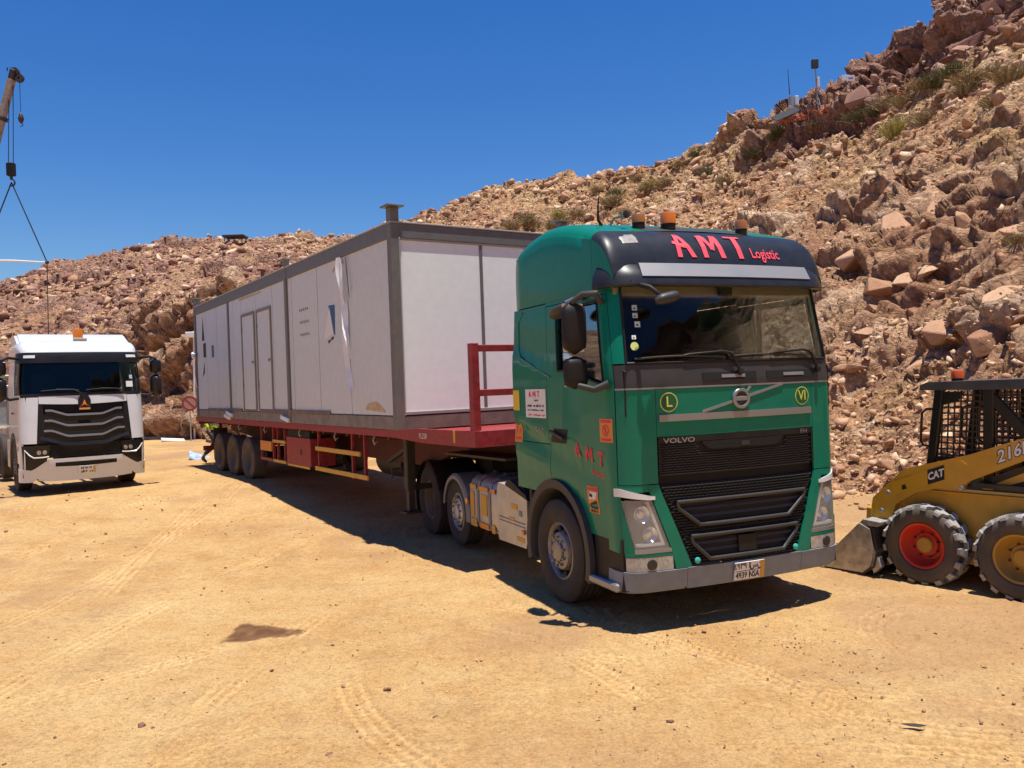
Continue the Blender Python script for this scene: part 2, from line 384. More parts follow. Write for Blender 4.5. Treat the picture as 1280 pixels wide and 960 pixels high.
def make_ground():
    az = np.concatenate([np.arange(-180, -34, 4.), np.arange(-34, 34.01, .085), np.arange(38, 180.1, 4.)])
    ys = np.arange(1060, 497, -1.35); rr = CAM_H*CAM_F/(ys-480.0)
    rr = np.concatenate([np.linspace(.05, rr[0]-.2, 12), rr[rr < 52], np.geomspace(53, 900, 14)])
    A, Rr = np.meshgrid(np.radians(az), rr, indexing='ij'); X = Rr*np.sin(A); Y = Rr*np.cos(A)
    x, y = X.ravel(), Y.ravel(); z = ground_base(x, y)
    P3 = np.stack([x, y, np.zeros_like(x)], 1)
    n1 = fbm(P3*.35, 1, 3); n2 = fbm(P3*1.6, 5, 4); n3 = vnoise(P3*9, 11); n4 = vnoise(P3*26, 12)
    near = sstep(45, 18, np.hypot(x, y))
    dz, tc = track_field(x, y)
    rough = sstep(.5, .68, fbm(P3*np.array([.55, .55, 1]), 33, 3))                     # loose patches
    for (px, py, rx, ry, k) in ((3.0, 6.3, 1.0, .45, .8), (4.3, 6.9, .8, .4, .7), (-4.9, 7.6, .5, .3, .4), (.4, 4.9, 1.0, .5, .4), (5.2, 5.2, 1.2, .8, .5), (-3.5, 13, 1.5, .7, .5), (4.6, 13, 2.4, 2.2, .8), (6, 10.6, 2.2, 1.6, .8)):
        rough = np.maximum(rough, k*np.exp(-(((x-px)/rx)**2+((y-py)/ry)**2)))
    hf, ed, rid = facets(P3*11 + np.array([0, 0, .5]), 40)
    z = z + near*((n1-.5)*.10*sstep(3, 9, np.hypot(x-.5, y-10)) + (n2-.5)*.030 + (n3-.5)*.010 + (n4-.5)*.005 + dz + rough*(hf*.022+.006))
    P = np.stack([x, y, z], 1).reshape(*X.shape, 3)
    me = grid_mesh('ground', P)
    st = np.zeros(len(x))
    wob = (fbm(P3*3.2, 77, 4)-.5)
    # damp patch on the dirt: a wedge with a ragged edge
    cx, cy = x+2.40, y-7.66; qx = cx/.34; qy = cy/.25
    shape = np.minimum(1.02-np.abs(qx), 1.0-np.abs(qy)*1.05/(np.clip(1.05-.55*(qx+.3), .3, 1.4))) + wob*1.1
    st = sstep(-.10, .16, shape)*(.75+.5*vnoise(P3*14, 71))
    color_attr(me, 'surf', np.stack([np.clip(tc, -1, 1)*.5+.5, rough, st], 1))
    return tag(mobj('ground', me, ground_mat(), None, 0), kind='structure'), P
def _noise(N, L, vec, scale, detail=6, rough=.55):
    n = N.new('ShaderNodeTexNoise'); n.inputs['Scale'].default_value = scale; n.inputs['Detail'].default_value = detail; n.inputs['Roughness'].default_value = rough
    L.new(vec, n.inputs['Vector']); return n.outputs[0]
def _ramp(N, L, fac, stops):
    r = N.new('ShaderNodeValToRGB'); e = r.color_ramp.elements
    while len(e) < len(stops): e.new(.5)
    for k, (p, c) in enumerate(stops): e[k].position = p; e[k].color = (*c, 1)
    L.new(fac, r.inputs[0]); return r.outputs[0]
def _mix(N, L, fac, a, b, mode='MIX'):
    m = N.new('ShaderNodeMix'); m.data_type = 'RGBA'; m.blend_type = mode
    for i, v in ((0, fac), (6, a), (7, b)):
        if hasattr(v, 'is_linked'): L.new(v, m.inputs[i])
        else: m.inputs[i].default_value = v if i == 0 else (*v, 1)
    return m.outputs[2]
def _math(N, L, op, a, b, clamp=False):
    m = N.new('ShaderNodeMath'); m.operation = op; m.use_clamp = clamp
    for i, v in ((0, a), (1, b)):
        if hasattr(v, 'is_linked'): L.new(v, m.inputs[i])
        else: m.inputs[i].default_value = v
    return m.outputs[0]
def ground_mat():
    m = bpy.data.materials.new('packed_sand'); m.use_nodes = True; nt = m.node_tree; N = nt.nodes; L = nt.links; b = N['Principled BSDF']
    tc = N.new('ShaderNodeTexCoord').outputs['Object']
    at = N.new('ShaderNodeAttribute'); at.attribute_name = 'surf'; sp = N.new('ShaderNodeSeparateColor'); L.new(at.outputs['Color'], sp.inputs[0])
    base = _ramp(N, L, _noise(N, L, tc, .42, 8, .6), [(.30, (.49, .272, .103)), (.48, (.575, .342, .135)), (.68, (.655, .43, .190))])
    base = _mix(N, L, _ramp(N, L, _noise(N, L, tc, 2.1, 8, .6), [(.40, (0, 0, 0)), (.66, (.55, .55, .55))]), base, (.66, .45, .21))
    base = _mix(N, L, _ramp(N, L, _noise(N, L, tc, 1.2, 9, .7), [(.52, (0, 0, 0)), (.74, (.5, .5, .5))]), base, (.36, .20, .095))
    fine = _ramp(N, L, _noise(N, L, tc, 38, 7, .7), [(.30, (.60, .57, .54)), (.50, (1, 1, 1)), (.70, (1.25, 1.22, 1.18))])
    base = _mix(N, L, .9, base, fine, 'MULTIPLY')
    grit = _ramp(N, L, _noise(N, L, tc, 11, 8, .75), [(.34, (.72, .69, .66)), (.50, (1, 1, 1)), (.68, (1.14, 1.13, 1.1))])
    base = _mix(N, L, .75, base, grit, 'MULTIPLY')
    speck = _ramp(N, L, _noise(N, L, tc, 130, 3, .6), [(.33, (.35, .32, .30)), (.43, (1, 1, 1))])
    base = _mix(N, L, .8, base, speck, 'MULTIPLY')
    trk = N.new('ShaderNodeMapRange'); trk.inputs[1].default_value = .3; trk.inputs[2].default_value = .95; trk.inputs[3].default_value = -.16; trk.inputs[4].default_value = .20
    L.new(sp.outputs[0], trk.inputs[0])
    br = _math(N, L, 'ADD', trk.outputs[0], .95)
    base = _mix(N, L, 1.0, base, br, 'MULTIPLY')
    base = _mix(N, L, _math(N, L, 'MULTIPLY', sp.outputs[1], .55), base, (.36, .20, .10))
    base = _mix(N, L, _math(N, L, 'MULTIPLY', sp.outputs[2], .9), base, (.145, .065, .030))
    L.new(base, b.inputs['Base Color']); b.inputs['Roughness'].default_value = .95; b.inputs['Specular IOR Level'].default_value = .15
    bp = N.new('ShaderNodeBump'); bp.inputs['Strength'].default_value = .8; bp.inputs['Distance'].default_value = .025
    hgt = _math(N, L, 'ADD', _noise(N, L, tc, 22, 9, .7), _math(N, L, 'MULTIPLY', _noise(N, L, tc, 95, 4, .6), .6))
    L.new(hgt, bp.inputs['Height']); L.new(bp.outputs[0], b.inputs['Normal'])
    return m

# ------------------------------------------------------------------ hills
# azimuth, toe distance, ridge distance, slope tangent of the skyline, profile weight of the right-hand cut, of the left-hand cliff
HILL = np.array([(-180, 40, 110, .15, 0, 0), (-90, 48, 120, .12, 0, 0), (-45, 44, 105, .11, 0, 0), (-31.6, 43, 100, .120, 0, 0), (-29, 43, 98, .138, 0, .1), (-26, 42, 96, .154, 0, .5), (-23.5, 40, 94, .166, 0, 1),
    (-19.8, 37, 93, .174, 0, 1), (-14.4, 35, 92, .178, 0, 1), (-10, 33, 86, .175, 0, .4), (-6.2, 30, 78, .206, .2, 0), (.5, 25, 70, .240, .5, 0), (6, 22, 64, .243, .7, 0), (12.6, 19.5, 58, .268, .9, 0),
    (16.3, 17.8, 54, .291, 1, 0), (19.4, 16.8, 51, .316, 1, 0), (22.8, 16.2, 49, .326, 1, 0), (24.7, 15.4, 48, .355, 1, 0), (28.3, 14.0, 46, .390, 1, 0), (32.5, 12.6, 44, .420, 1, 0), (45, 11, 42, .44, 1, 0),
    (90, 13, 45, .46, .8, 0), (125, 18, 55, .42, .5, 0), (150, 30, 80, .28, .3, 0), (180, 40, 110, .15, 0, 0)])
PR = ([0, .03, .12, .28, .45, .70, .86, 1, 1.12, 1.5], [0, .03, .10, .27, .43, .63, .78, 1, .99, .8])
PC = ([0, .012, .03, .05, .12, .35, 1, 1.12, 1.5], [0, .16, .30, .36, .39, .52, 1, .98, .8])
PM = ([0, .3, .7, 1, 1.12, 1.5], [0, .33, .73, 1, .98, .8])
def make_hills():
    az = np.concatenate([np.arange(-180, -34, 3.), np.arange(-34, 34.01, .078), np.arange(37, 180.1, 3.)])
    q = np.concatenate([[-.05], np.linspace(0, .06, 40)[:-1], np.linspace(.06, 1.03, 370), np.linspace(1.05, 1.5, 14)])
    T = [np.interp(az, HILL[:, 0], HILL[:, k]) for k in range(1, 6)]
    toe, rid, tan, wr, wc = T
    # uneven toe line and cut line
    toe = toe + 1.1*(fbm(np.stack([az*.25, az*0, az*0], 1), 3, 3)-.5)
    pr = np.interp(q, *PR); pc = np.interp(q, *PC); pm = np.interp(q, *PM)
    wr_, wc_ = wr[:, None], wc[:, None]
    p = pc*wc_ + (1-wc_)*(pr*wr_ + pm*(1-wr_))
    Rr = toe[:, None] + q[None]*(rid-toe)[:, None]; A = np.radians(az)[:, None]+0*Rr
    X = Rr*np.sin(A); Y = Rr*np.cos(A)
    g0 = ground_base(X.ravel(), Y.ravel()).reshape(X.shape)
    top = (CAM_H + tan*rid)[:, None]
    Z = g0 + p*(top-g0) - .35*(q[None] < 0) - .12*sstep(.02, 0, q[None])
    P = np.stack([X, Y, Z], -1)
    du = np.gradient(P, axis=0); dv = np.gradient(P, axis=1); Nn = np.cross(dv, du); Nn /= np.linalg.norm(Nn, axis=2, keepdims=True); Nn *= np.sign(Nn[..., 2:3]+1e-9)
    V = P.reshape(-1, 3); NV = Nn.reshape(-1, 3); azv = np.repeat(az, len(q)); qv = np.tile(q, len(az)); hv = V[:, 2]
    left = sstep(2, -8, azv)
    outc = sstep(.74, .84, qv + .10*(fbm(V*.12, 61, 3)-.5)*2)*sstep(15, 20, azv)                        # rock crown above the slope on the right
    cut = sstep(.08, .14, qv)*sstep(.52, .40, qv)*sstep(4, 16, azv)                                      # dug face at the foot of it
    cliff = sstep(-28, -25, azv)*sstep(-8, -12, azv)*sstep(.07, .05, qv)
    # slabs dipping to one side
    c, s_ = math.cos(R(28)), math.sin(R(28)); D = np.stack([V[:, 0]*c + V[:, 2]*s_, V[:, 1], (-V[:, 0]*s_ + V[:, 2]*c)*2.1], 1)
    warp = np.stack([fbm(V*.5, 200, 3), fbm(V*.5, 210, 3), fbm(V*.5, 220, 3)], 1)-.5
    D = D + warp*1.6
    h0, e0, r0 = facets(D/3.4, 300, 60); h1, e1, r1 = facets(D/1.35, 310, 48); h2, e2, r2 = facets(D/.6+warp*.6, 320, 26); h3, e3, r3 = facets(V/.28, 330, 14)
    big = fbm(V*.10, 230, 4)-.5; mid = fbm(V*.45, 240, 4)-.5
    patch = sstep(.46, .60, fbm(V*.22, 250, 4))                                                          # where bedrock shows through the rubble
    bed = np.clip(.18 + .85*cut*(.45+.55*patch) + 1.0*outc + .9*cliff + .42*left*patch + .25*patch, 0, 1)
    near = sstep(0, .04, qv + .045*cliff*(qv > .001))
    scale = np.clip(np.hypot(V[:, 0], V[:, 1])/38, .75, 1.7)*(1-.55*left*(1-cliff))
    d = near*((big*1.5 + mid*.5)*.8 + bed*(h0*1.35*scale - .25*sstep(.14, 0, e0) + h1*.70*scale - .16*sstep(.16, 0, e1)) + (.25+.75*bed)*h2*.27*scale + (h3*.10+.02)*(1-.3*bed) + cliff*(h1*.55+h2*.40-.2*sstep(.15, 0, e1)))
    d = d*(.3+.7*sstep(0, .06, qv + cliff))*(1-.5*sstep(-28, -25, azv)*sstep(-8, -12, azv)*sstep(.16, .08, qv))
    V = V + NV*d[:, None] + np.array([0, 0, 1.])*((fbm(V*1.7, 260, 3)-.5)*.2*near)[:, None]
    P = V.reshape(P.shape)
    me = grid_mesh('hillside', P)
    rid_mix = .55*r1 + .3*r0 + .15*r2
    loose = r3
    color_attr(me, 'rock', np.stack([rid_mix, np.clip(bed*.9 + .5*(r2-.5), 0, 1), np.clip(.78*left*(1-.75*cliff)*(1-.6*sstep(-24, -12, azv)*sstep(.4, .9, qv)) + .8*outc, 0, 1)], 1))
    color_attr(me, 'grain', np.stack([loose, r2, .5+.5*np.clip(mid*2, -1, 1)], 1))
    tag(mobj('hillside', me, hill_mat(), None, 0), kind='structure')
    return P, bed.reshape(P.shape[:2]), az, q
def rock_colour(N, L, tint, dark, tc):
    """tan to red-brown stone; dark -> the purple-brown weathered kind"""
    lightc = _ramp(N, L, tint, [(.12, (.23, .108, .060)), (.35, (.42, .220, .122)), (.58, (.56, .335, .195)), (.85, (.74, .53, .34))])
    darkc = _ramp(N, L, tint, [(.15, (.11, .050, .040)), (.45, (.25, .122, .092)), (.7, (.40, .215, .160)), (.92, (.58, .36, .265))])
    return _mix(N, L, dark, lightc, darkc)
def hill_mat():
    m = bpy.data.materials.new('hill_rock'); m.use_nodes = True; nt = m.node_tree; N = nt.nodes; L = nt.links; b = N['Principled BSDF']
    tc = N.new('ShaderNodeTexCoord').outputs['Object']
    at = N.new('ShaderNodeAttribute'); at.attribute_name = 'rock'; sp = N.new('ShaderNodeSeparateColor'); L.new(at.outputs['Color'], sp.inputs[0])
    gt = N.new('ShaderNodeAttribute'); gt.attribute_name = 'grain'; sg = N.new('ShaderNodeSeparateColor'); L.new(gt.outputs['Color'], sg.inputs[0])
    n1 = _noise(N, L, tc, 1.6, 9, .65)
    t = _math(N, L, 'ADD', _math(N, L, 'MULTIPLY', sp.outputs[0], .65), _math(N, L, 'MULTIPLY', n1, .38))
    rock = rock_colour(N, L, t, sp.outputs[2], tc)
    soil = _ramp(N, L, _noise(N, L, tc, .9, 9, .65), [(.30, (.43, .245, .115)), (.5, (.57, .36, .175)), (.7, (.69, .48, .26))])
    soil = _mix(N, L, _ramp(N, L, _noise(N, L, tc, .22, 5), [(.45, (0, 0, 0)), (.62, (.6, .6, .6))]), soil, (.46, .22, .12))
    soil = _mix(N, L, _math(N, L, 'MULTIPLY', sp.outputs[2], .55), soil, (.42, .24, .155))
    gr = _ramp(N, L, sg.outputs[0], [(.0, (.62, .60, .58)), (.5, (1, 1, 1)), (1, (1.25, 1.22, 1.2))])
    soil = _mix(N, L, .8, soil, gr, 'MULTIPLY')
    c = _mix(N, L, _ramp(N, L, sp.outputs[1], [(.25, (0, 0, 0)), (.5, (1, 1, 1))]), soil, rock)
    c = _mix(N, L, .75, c, _ramp(N, L, _noise(N, L, tc, 9, 8, .7), [(.3, (.66, .64, .62)), (.52, (1, 1, 1)), (.72, (1.2, 1.18, 1.15))]), 'MULTIPLY')
    dis = N.new('ShaderNodeVectorMath'); dis.operation = 'MULTIPLY_ADD'; nn = N.new('ShaderNodeTexNoise'); nn.inputs['Scale'].default_value = 3; nn.inputs['Detail'].default_value = 4; L.new(tc, nn.inputs['Vector'])
    L.new(nn.outputs['Color'], dis.inputs[0]); dis.inputs[1].default_value = (.35, .35, .35); L.new(tc, dis.inputs[2])
    hs_ = None
    for sc_, amt, wgt in ((4.2, .55, .8), (9.5, .6, .45)):
        vo = N.new('ShaderNodeTexVoronoi'); vo.inputs['Scale'].default_value = sc_; L.new(dis.outputs[0], vo.inputs['Vector'])
        bw = N.new('ShaderNodeSeparateColor'); L.new(vo.outputs['Color'], bw.inputs[0])
        c = _mix(N, L, amt, c, _ramp(N, L, bw.outputs[0], [(0, (.55, .52, .50)), (.5, (1, .99, .98)), (1, (1.32, 1.30, 1.28))]), 'MULTIPLY')
        hv_ = _math(N, L, 'MULTIPLY', _math(N, L, 'ADD', _math(N, L, 'MULTIPLY', bw.outputs[1], .7), _math(N, L, 'MULTIPLY', vo.outputs['Distance'], -.9)), wgt)
        hs_ = hv_ if hs_ is None else _math(N, L, 'ADD', hs_, hv_)
    L.new(c, b.inputs['Base Color']); b.inputs['Roughness'].default_value = .93; b.inputs['Specular IOR Level'].default_value = .15
    bp = N.new('ShaderNodeBump'); bp.inputs['Strength'].default_value = 1.0; bp.inputs['Distance'].default_value = .15
    L.new(_math(N, L, 'ADD', hs_, _math(N, L, 'ADD', _noise(N, L, tc, 4.5, 10, .7), _math(N, L, 'MULTIPLY', _noise(N, L, tc, 17, 6, .7), .5))), bp.inputs['Height']); L.new(bp.outputs[0], b.inputs['Normal'])
    return m
GROUND, GP = make_ground()
HP, HBED, HAZ, HQ = make_hills()
HPX = to_px(HP)
def on_hill(px, py):
    """patch of hillside seen in that direction (nearest one)"""
    d = (HPX[..., 0]-px)**2 + (HPX[..., 1]-py)**2
    ok = np.argwhere((d < 9) & (np.abs(HAZ)[:, None] < 60))
    if len(ok) == 0: k = np.unravel_index(np.argmin(d + 1e6*(np.abs(HAZ)[:, None] > 60)), d.shape)
    else: k = tuple(ok[np.argmin(HPX[ok[:, 0], ok[:, 1], 2])])
    return Vector(HP[k])
# ------------------------------------------------------------------ loose rock
def rock_variant(seed, n=13, flat=.6):
    rnd = random.Random(seed); bm = bmesh.new()
    for _ in range(n):
        while True:
            p = Vector((rnd.uniform(-1, 1), rnd.uniform(-1, 1), rnd.uniform(-1, 1)))
            if .45 < p.length < 1.15: break
        p.x = max(-.82, min(.82, p.x)); p.z = max(-.7, min(.7, p.z))
        bm.verts.new((p.x*rnd.uniform(.9, 1.05), p.y*.78, p.z*flat))
    r = bmesh.ops.convex_hull(bm, input=bm.verts)
    for v in [v for v in bm.verts if not v.link_faces]: bm.verts.remove(v)
    bmesh.ops.triangulate(bm, faces=bm.faces); bmesh.ops.recalc_face_normals(bm, faces=bm.faces)
    bm.verts.index_update()
    V = np.array([v.co for v in bm.verts], np.float32); F = np.array([[v.index for v in f.verts] for f in bm.faces], np.int32); bm.free()
    return V, F
ROCKS = [rock_variant(100+i, 11+i % 5, (.55, .7, .42, .62)[i % 4]) for i in range(14)]
def rock_mat(name, dark, objrand):
    m = bpy.data.materials.new(name); m.use_nodes = True; nt = m.node_tree; N = nt.nodes; L = nt.links; b = N['Principled BSDF']
    tc = N.new('ShaderNodeTexCoord').outputs['Object']
    if objrand: tint = _math(N, L, 'MULTIPLY_ADD', N.new('ShaderNodeObjectInfo').outputs['Random'], .55); tint.node.inputs[2].default_value = .15; dk = dark
    else:
        at = N.new('ShaderNodeAttribute'); at.attribute_name = 'rock'; sp = N.new('ShaderNodeSeparateColor'); L.new(at.outputs['Color'], sp.inputs[0]); tint = sp.outputs[0]; dk = sp.outputs[2]
    t = _math(N, L, 'ADD', _math(N, L, 'MULTIPLY', tint, .7), _math(N, L, 'MULTIPLY', _noise(N, L, tc, 3.0, 8, .65), .34))
    c = rock_colour(N, L, t, dk, tc)
    c = _mix(N, L, .6, c, _ramp(N, L, _noise(N, L, tc, 14, 7, .7), [(.3, (.7, .68, .66)), (.52, (1, 1, 1)), (.72, (1.15, 1.14, 1.12))]), 'MULTIPLY')
    L.new(c, b.inputs['Base Color']); b.inputs['Roughness'].default_value = .92; b.inputs['Specular IOR Level'].default_value = .15
    bp = N.new('ShaderNodeBump'); bp.inputs['Strength'].default_value = .6; bp.inputs['Distance'].default_value = .04
    L.new(_noise(N, L, tc, 9, 8, .7), bp.inputs['Height']); L.new(bp.outputs[0], b.inputs['Normal'])
    M[name] = m
rock_mat('loose_rock', 0, False); rock_mat('tan_boulder', .08, True); rock_mat('dark_boulder', .85, True)
def rand_rot(n, tilt, rng):
    a = rng.uniform(0, 2*np.pi, n); tx = rng.normal(0, tilt, n); ty = rng.normal(0, tilt, n); z = np.zeros(n); o = np.ones(n)
    Rz = np.stack([np.stack([np.cos(a), -np.sin(a), z], 1), np.stack([np.sin(a), np.cos(a), z], 1), np.stack([z, z, o], 1)], 1)
    Rx = np.stack([np.stack([o, z, z], 1), np.stack([z, np.cos(tx), -np.sin(tx)], 1), np.stack([z, np.sin(tx), np.cos(tx)], 1)], 1)
    Ry = np.stack([np.stack([np.cos(ty), z, np.sin(ty)], 1), np.stack([z, o, z], 1), np.stack([-np.sin(ty), z, np.cos(ty)], 1)], 1)
    return Rx @ Ry @ Rz
def rock_mass(name, pos, size, tint, dark, rng, m='loose_rock', tilt=.45):
    n = len(pos); rot = rand_rot(n, tilt, rng); sc = size[:, None]*rng.uniform(.7, 1.3, (n, 3)); var = rng.integers(0, len(ROCKS), n)
    VV, FF, CC = [], [], []; off = 0
    for k, (V, F) in enumerate(ROCKS):
        i = np.where(var == k)[0]
        if not len(i): continue
        W = np.einsum('nab,nvb->nva', rot[i], V[None]*sc[i][:, None]) + pos[i][:, None]
        VV.append(W.reshape(-1, 3)); FF.append((F[None] + (off+np.arange(len(i))*len(V))[:, None, None]).reshape(-1, 3)); off += len(i)*len(V)
        c = np.zeros((len(i), 3), np.float32); c[:, 0] = tint[i]; c[:, 2] = dark[i]; CC.append(np.repeat(c, len(V), 0))
    VV = np.concatenate(VV); FF = np.concatenate(FF).astype(np.int32); CC = np.concatenate(CC)
    me = bpy.data.meshes.new(name); me.vertices.add(len(VV)); me.vertices.foreach_set('co', VV.astype(np.float32).ravel())
    me.loops.add(FF.size); me.loops.foreach_set('vertex_index', FF.ravel()); me.polygons.add(len(FF)); me.polygons.foreach_set('loop_start', np.arange(0, FF.size, 3, dtype=np.int32))
    me.update(calc_edges=True); color_attr(me, 'rock', CC)
    return mobj(name, me, m, None, 0)
rng = np.random.default_rng(11)
infr = (np.abs(HAZ) < 33.8)
ii = np.where(infr)[0]
def sample_hill(n, qlo=0.0, qhi=1.02, alo=-34, ahi=34):
    qi = np.where((HQ >= qlo) & (HQ <= qhi))[0]; aa = np.where((HAZ > alo) & (HAZ < ahi))[0]
    a = rng.choice(aa, n); b = rng.choice(qi, n); return a, b
def hill_dark(a, b):
    az, q = HAZ[a], HQ[b]; left = sstep(2, -8, az); outc = sstep(.76, .84, q)*sstep(15, 20, az)
    return np.clip(.85*left*(1-.6*sstep(-24, -12, az)*sstep(.4, .9, q)) + .8*outc, 0, 1)
# scree: too many and too small to count
n = 60000; a, b = sample_hill(n); pos = HP[a, b].copy(); dist = np.hypot(pos[:, 0], pos[:, 1])
size = .0011*dist*np.clip(rng.pareto(1.9, n)+.7, 0, 7.0)*np.where(vnoise(pos*.35, 400) > .48, 1.15, .62)
drop = rng.uniform(0, 1, n) < .6*HBED[a, b]**1.2; keep = ~drop
pos += rng.normal(0, .04, pos.shape)*[1, 1, 0]; pos[:, 2] += size*.12
dk = hill_dark(a, b)*(rng.uniform(0, 1, n) < .6)
tag(rock_mass('scree', pos[keep], size[keep], rng.uniform(0, 1, n)[keep], dk[keep], rng), 'loose broken stones strewn over the hillside', 'scree', kind='stuff')
# rubble along the foot of the right-hand slope
n = 5200; a, b = sample_hill(n, 0, .2, 2, 34); pos = HP[a, b].copy(); size = .035*np.clip(rng.pareto(2.0, n)+.6, 0, 5.0)
out = rng.exponential(.9, n)*(rng.uniform(0, 1, n) < .35); rad = pos[:, :2]/np.linalg.norm(pos[:, :2], axis=1, keepdims=True)
tm = (out > 0); pos[:, :2] -= rad*out[:, None]*tm[:, None]
gzz = ground_base(pos[:, 0], pos[:, 1]); pos[:, 2] = np.where(tm, np.where(HQ[b] < .03, gzz, np.maximum(gzz, pos[:, 2]-out*.4)), pos[:, 2]) + size*.15
tag(rock_mass('rubble', pos, size, rng.uniform(.25, 1, n), np.zeros(n), rng), 'broken rubble along the foot of the cut slope', 'rubble', kind='stuff')
# pebbles on the yard
n = 4200; az_ = np.radians(rng.uniform(-34, 34, n)); yy = rng.uniform(500, 1000, n); r_ = CAM_H*CAM_F/(yy-478)
r_ = np.minimum(r_, 38); pos = np.stack([r_*np.sin(az_), r_*np.cos(az_), 0*r_], 1); pos[:, 2] = ground_base(pos[:, 0], pos[:, 1])
size = np.clip(.0010*r_, .003, .016)*np.clip(rng.pareto(2.6, n)+.3, 0, 2.6)
mesh_z = np.interp(r_, [0, 50], [0, 0]); pos[:, 2] += size*.1
tag(rock_mass('pebbles', pos, size, rng.uniform(.1, .9, n), (rng.uniform(0, 1, n) < .18)*.6, rng), 'small stones scattered over the dirt yard', 'pebbles', kind='stuff')
n = 2600; cl = [(3.0, 6.3, .8, .35), (4.2, 6.9, .7, .35), (-4.9, 7.6, .4, .25), (.3, 4.9, .8, .4), (-3.5, 13, 1.4, .6), (5.2, 5.4, 1, .6), (1.9, 6.9, .5, .2), (-1.3, 11, 1.2, .4)]
k = rng.integers(0, len(cl), n); cl = np.array(cl); pos = np.zeros((n, 3)); pos[:, 0] = cl[k, 0]+rng.normal(0, 1, n)*cl[k, 2]; pos[:, 1] = cl[k, 1]+rng.normal(0, 1, n)*cl[k, 3]
pos[:, 2] = ground_base(pos[:, 0], pos[:, 1]); size = .007*np.clip(rng.pareto(2.6, n)+.4, 0, 3.5)
tag(rock_mass('clods', pos, size, rng.uniform(0, .6, n), np.full(n, .1), rng), 'crumbled clods in the churned dirt', 'clods', kind='stuff')

# 300 boulders, each its own object
BM = {}
def boulder_mesh(k, dark):
    if (k, dark) not in BM:
        V, F = ROCKS[k]; me = bpy.data.meshes.new('boulder')
        bm = bmesh.new(); vs_ = [bm.verts.new(p) for p in V.tolist()]
        for f in F: bm.faces.new([vs_[i] for i in f])
        bmesh.ops.bevel(bm, geom=list(bm.edges), offset=.035, segments=1, affect='EDGES', clamp_overlap=True)
        bm.to_mesh(me); bm.free(); me.materials.append(M['dark_boulder' if dark else 'tan_boulder']); BM[k, dark] = me
    return BM[k, dark]
BL = {(0, 0): ('tan angular boulder lying on the slope above the loader', 'tan boulders on the slope above the loader'),
      (0, 1): ('purple-brown block in the dark rock crown on top of the slope', 'dark blocks of the rock crown'),
      (1, 0): ('tan boulder lying on the hill behind the parked trucks', 'tan boulders on the hill behind the trucks'),
      (1, 1): ('dark purple-brown boulder on the hill behind the white truck', 'dark boulders on the hill behind the white truck')}
def boulder(p, size, dark, rot=None, sc=None, k=None, label=None, group=None, cut=False):
    me = boulder_mesh(random.randrange(len(ROCKS)) if k is None else k, dark)
    o = bpy.data.objects.new('boulder', me); COL.objects.link(o); o.location = p
    o.rotation_euler = rot or (random.gauss(0, .3), random.gauss(0, .3), random.uniform(0, 6.28))
    sc = sc or (random.uniform(.75, 1.3), random.uniform(.75, 1.3), random.uniform(.7, 1.15)); o.scale = [size*q_ for q_ in sc]
    l, g = BL[(0 if p[0] > -1 else 1, 1 if dark else 0)]
    if not dark and p[0] > -1:
        r_ = math.hypot(p[0], p[1]); h_ = p[2]
        l, g = (('tan angular boulder in the rubble at the foot of the slope behind the loader', 'boulders at the foot of the slope') if h_ < 2.6 else ('tan boulder lying in the dug face between the loader and the bushes', 'boulders in the dug face') if h_ < 8 and p[0] > 6 else
                ('tan boulder on the upper slope just below the dark rock crown', 'boulders below the rock crown') if p[0] > 12 else ('tan boulder on the slope behind the green cab roof', 'boulders on the slope behind the green cab'))
    return tag(o, label or l, 'boulder', group or g)
rb = np.random.default_rng(5)
def rain(n, qlo, qhi, alo, ahi, s0, s1, dark):
    a, b = sample_hill(n, qlo, qhi, alo, ahi)
    for i in range(n):
        p = Vector(HP[a[i], b[i]]); s = s0 + (s1-s0)*rb.uniform(0, 1)**2.2; p.z -= s*.12
        boulder(p, s, dark)
rain(60, .02, .5, 4, 33.5, .10, .42, False); rain(44, .45, .82, 5, 33.5, .14, .5, False)
rain(50, .80, 1.0, 21.5, 33.5, .4, 1.0, True); rain(22, .2, 1.0, -6, 10, .3, .9, False)
rain(64, .1, 1.01, -33.5, -8, .25, .85, True); rain(30, .06, 1.0, -26, -8, .25, .7, False)
# the big broken slabs standing out of the dug face
for (px, py, s, sc, rot, k) in ((1075, 318, .85, (1.0, .9, 1.1), (.2, -.5, .3), 1), (1120, 275, .7, (1.2, .9, .9), (.1, -.62, .9), 9), (1165, 262, .65, (1.2, .9, 1.0), (.2, -.6, .7), 4), (1100, 350, .8, (1.0, .8, .9), (.3, -.4, .9), 8),
        (1205, 270, .6, (1.2, .8, .8), (.1, -.5, 1.2), 5), (1130, 345, .5, (1.2, .8, .8), (.2, -.55, .5), 9), (1160, 330, .5, (1.1, .8, .8), (.2, -.5, .1), 2), (1060, 360, .6, (1, .8, .9), (.4, -.2, .6), 12),
        (1180, 405, .55, (1.2, .9, .9), (.2, -.3, .4), 3), (1235, 415, .6, (1.5, .8, .8), (.1, -.4, .2), 7), (1090, 405, .5, (1.2, .9, .8), (.3, -.4, .2), 10), (1150, 450, .45, (1.3, .9, .8), (0, -.4, .3), 6), (1060, 455, .4, (1.2, 1, .9), (.2, .1, .3), 11), (1255, 365, .5, (1.3, .9, .7), (.2, -.5, .3), 13)):
    p = on_hill(px, py); p.z -= s*.25; boulder(p, s, False, rot, sc, k, 'large tilted slab of bedrock standing out of the dug slope', 'tilted bedrock slabs in the dug face')

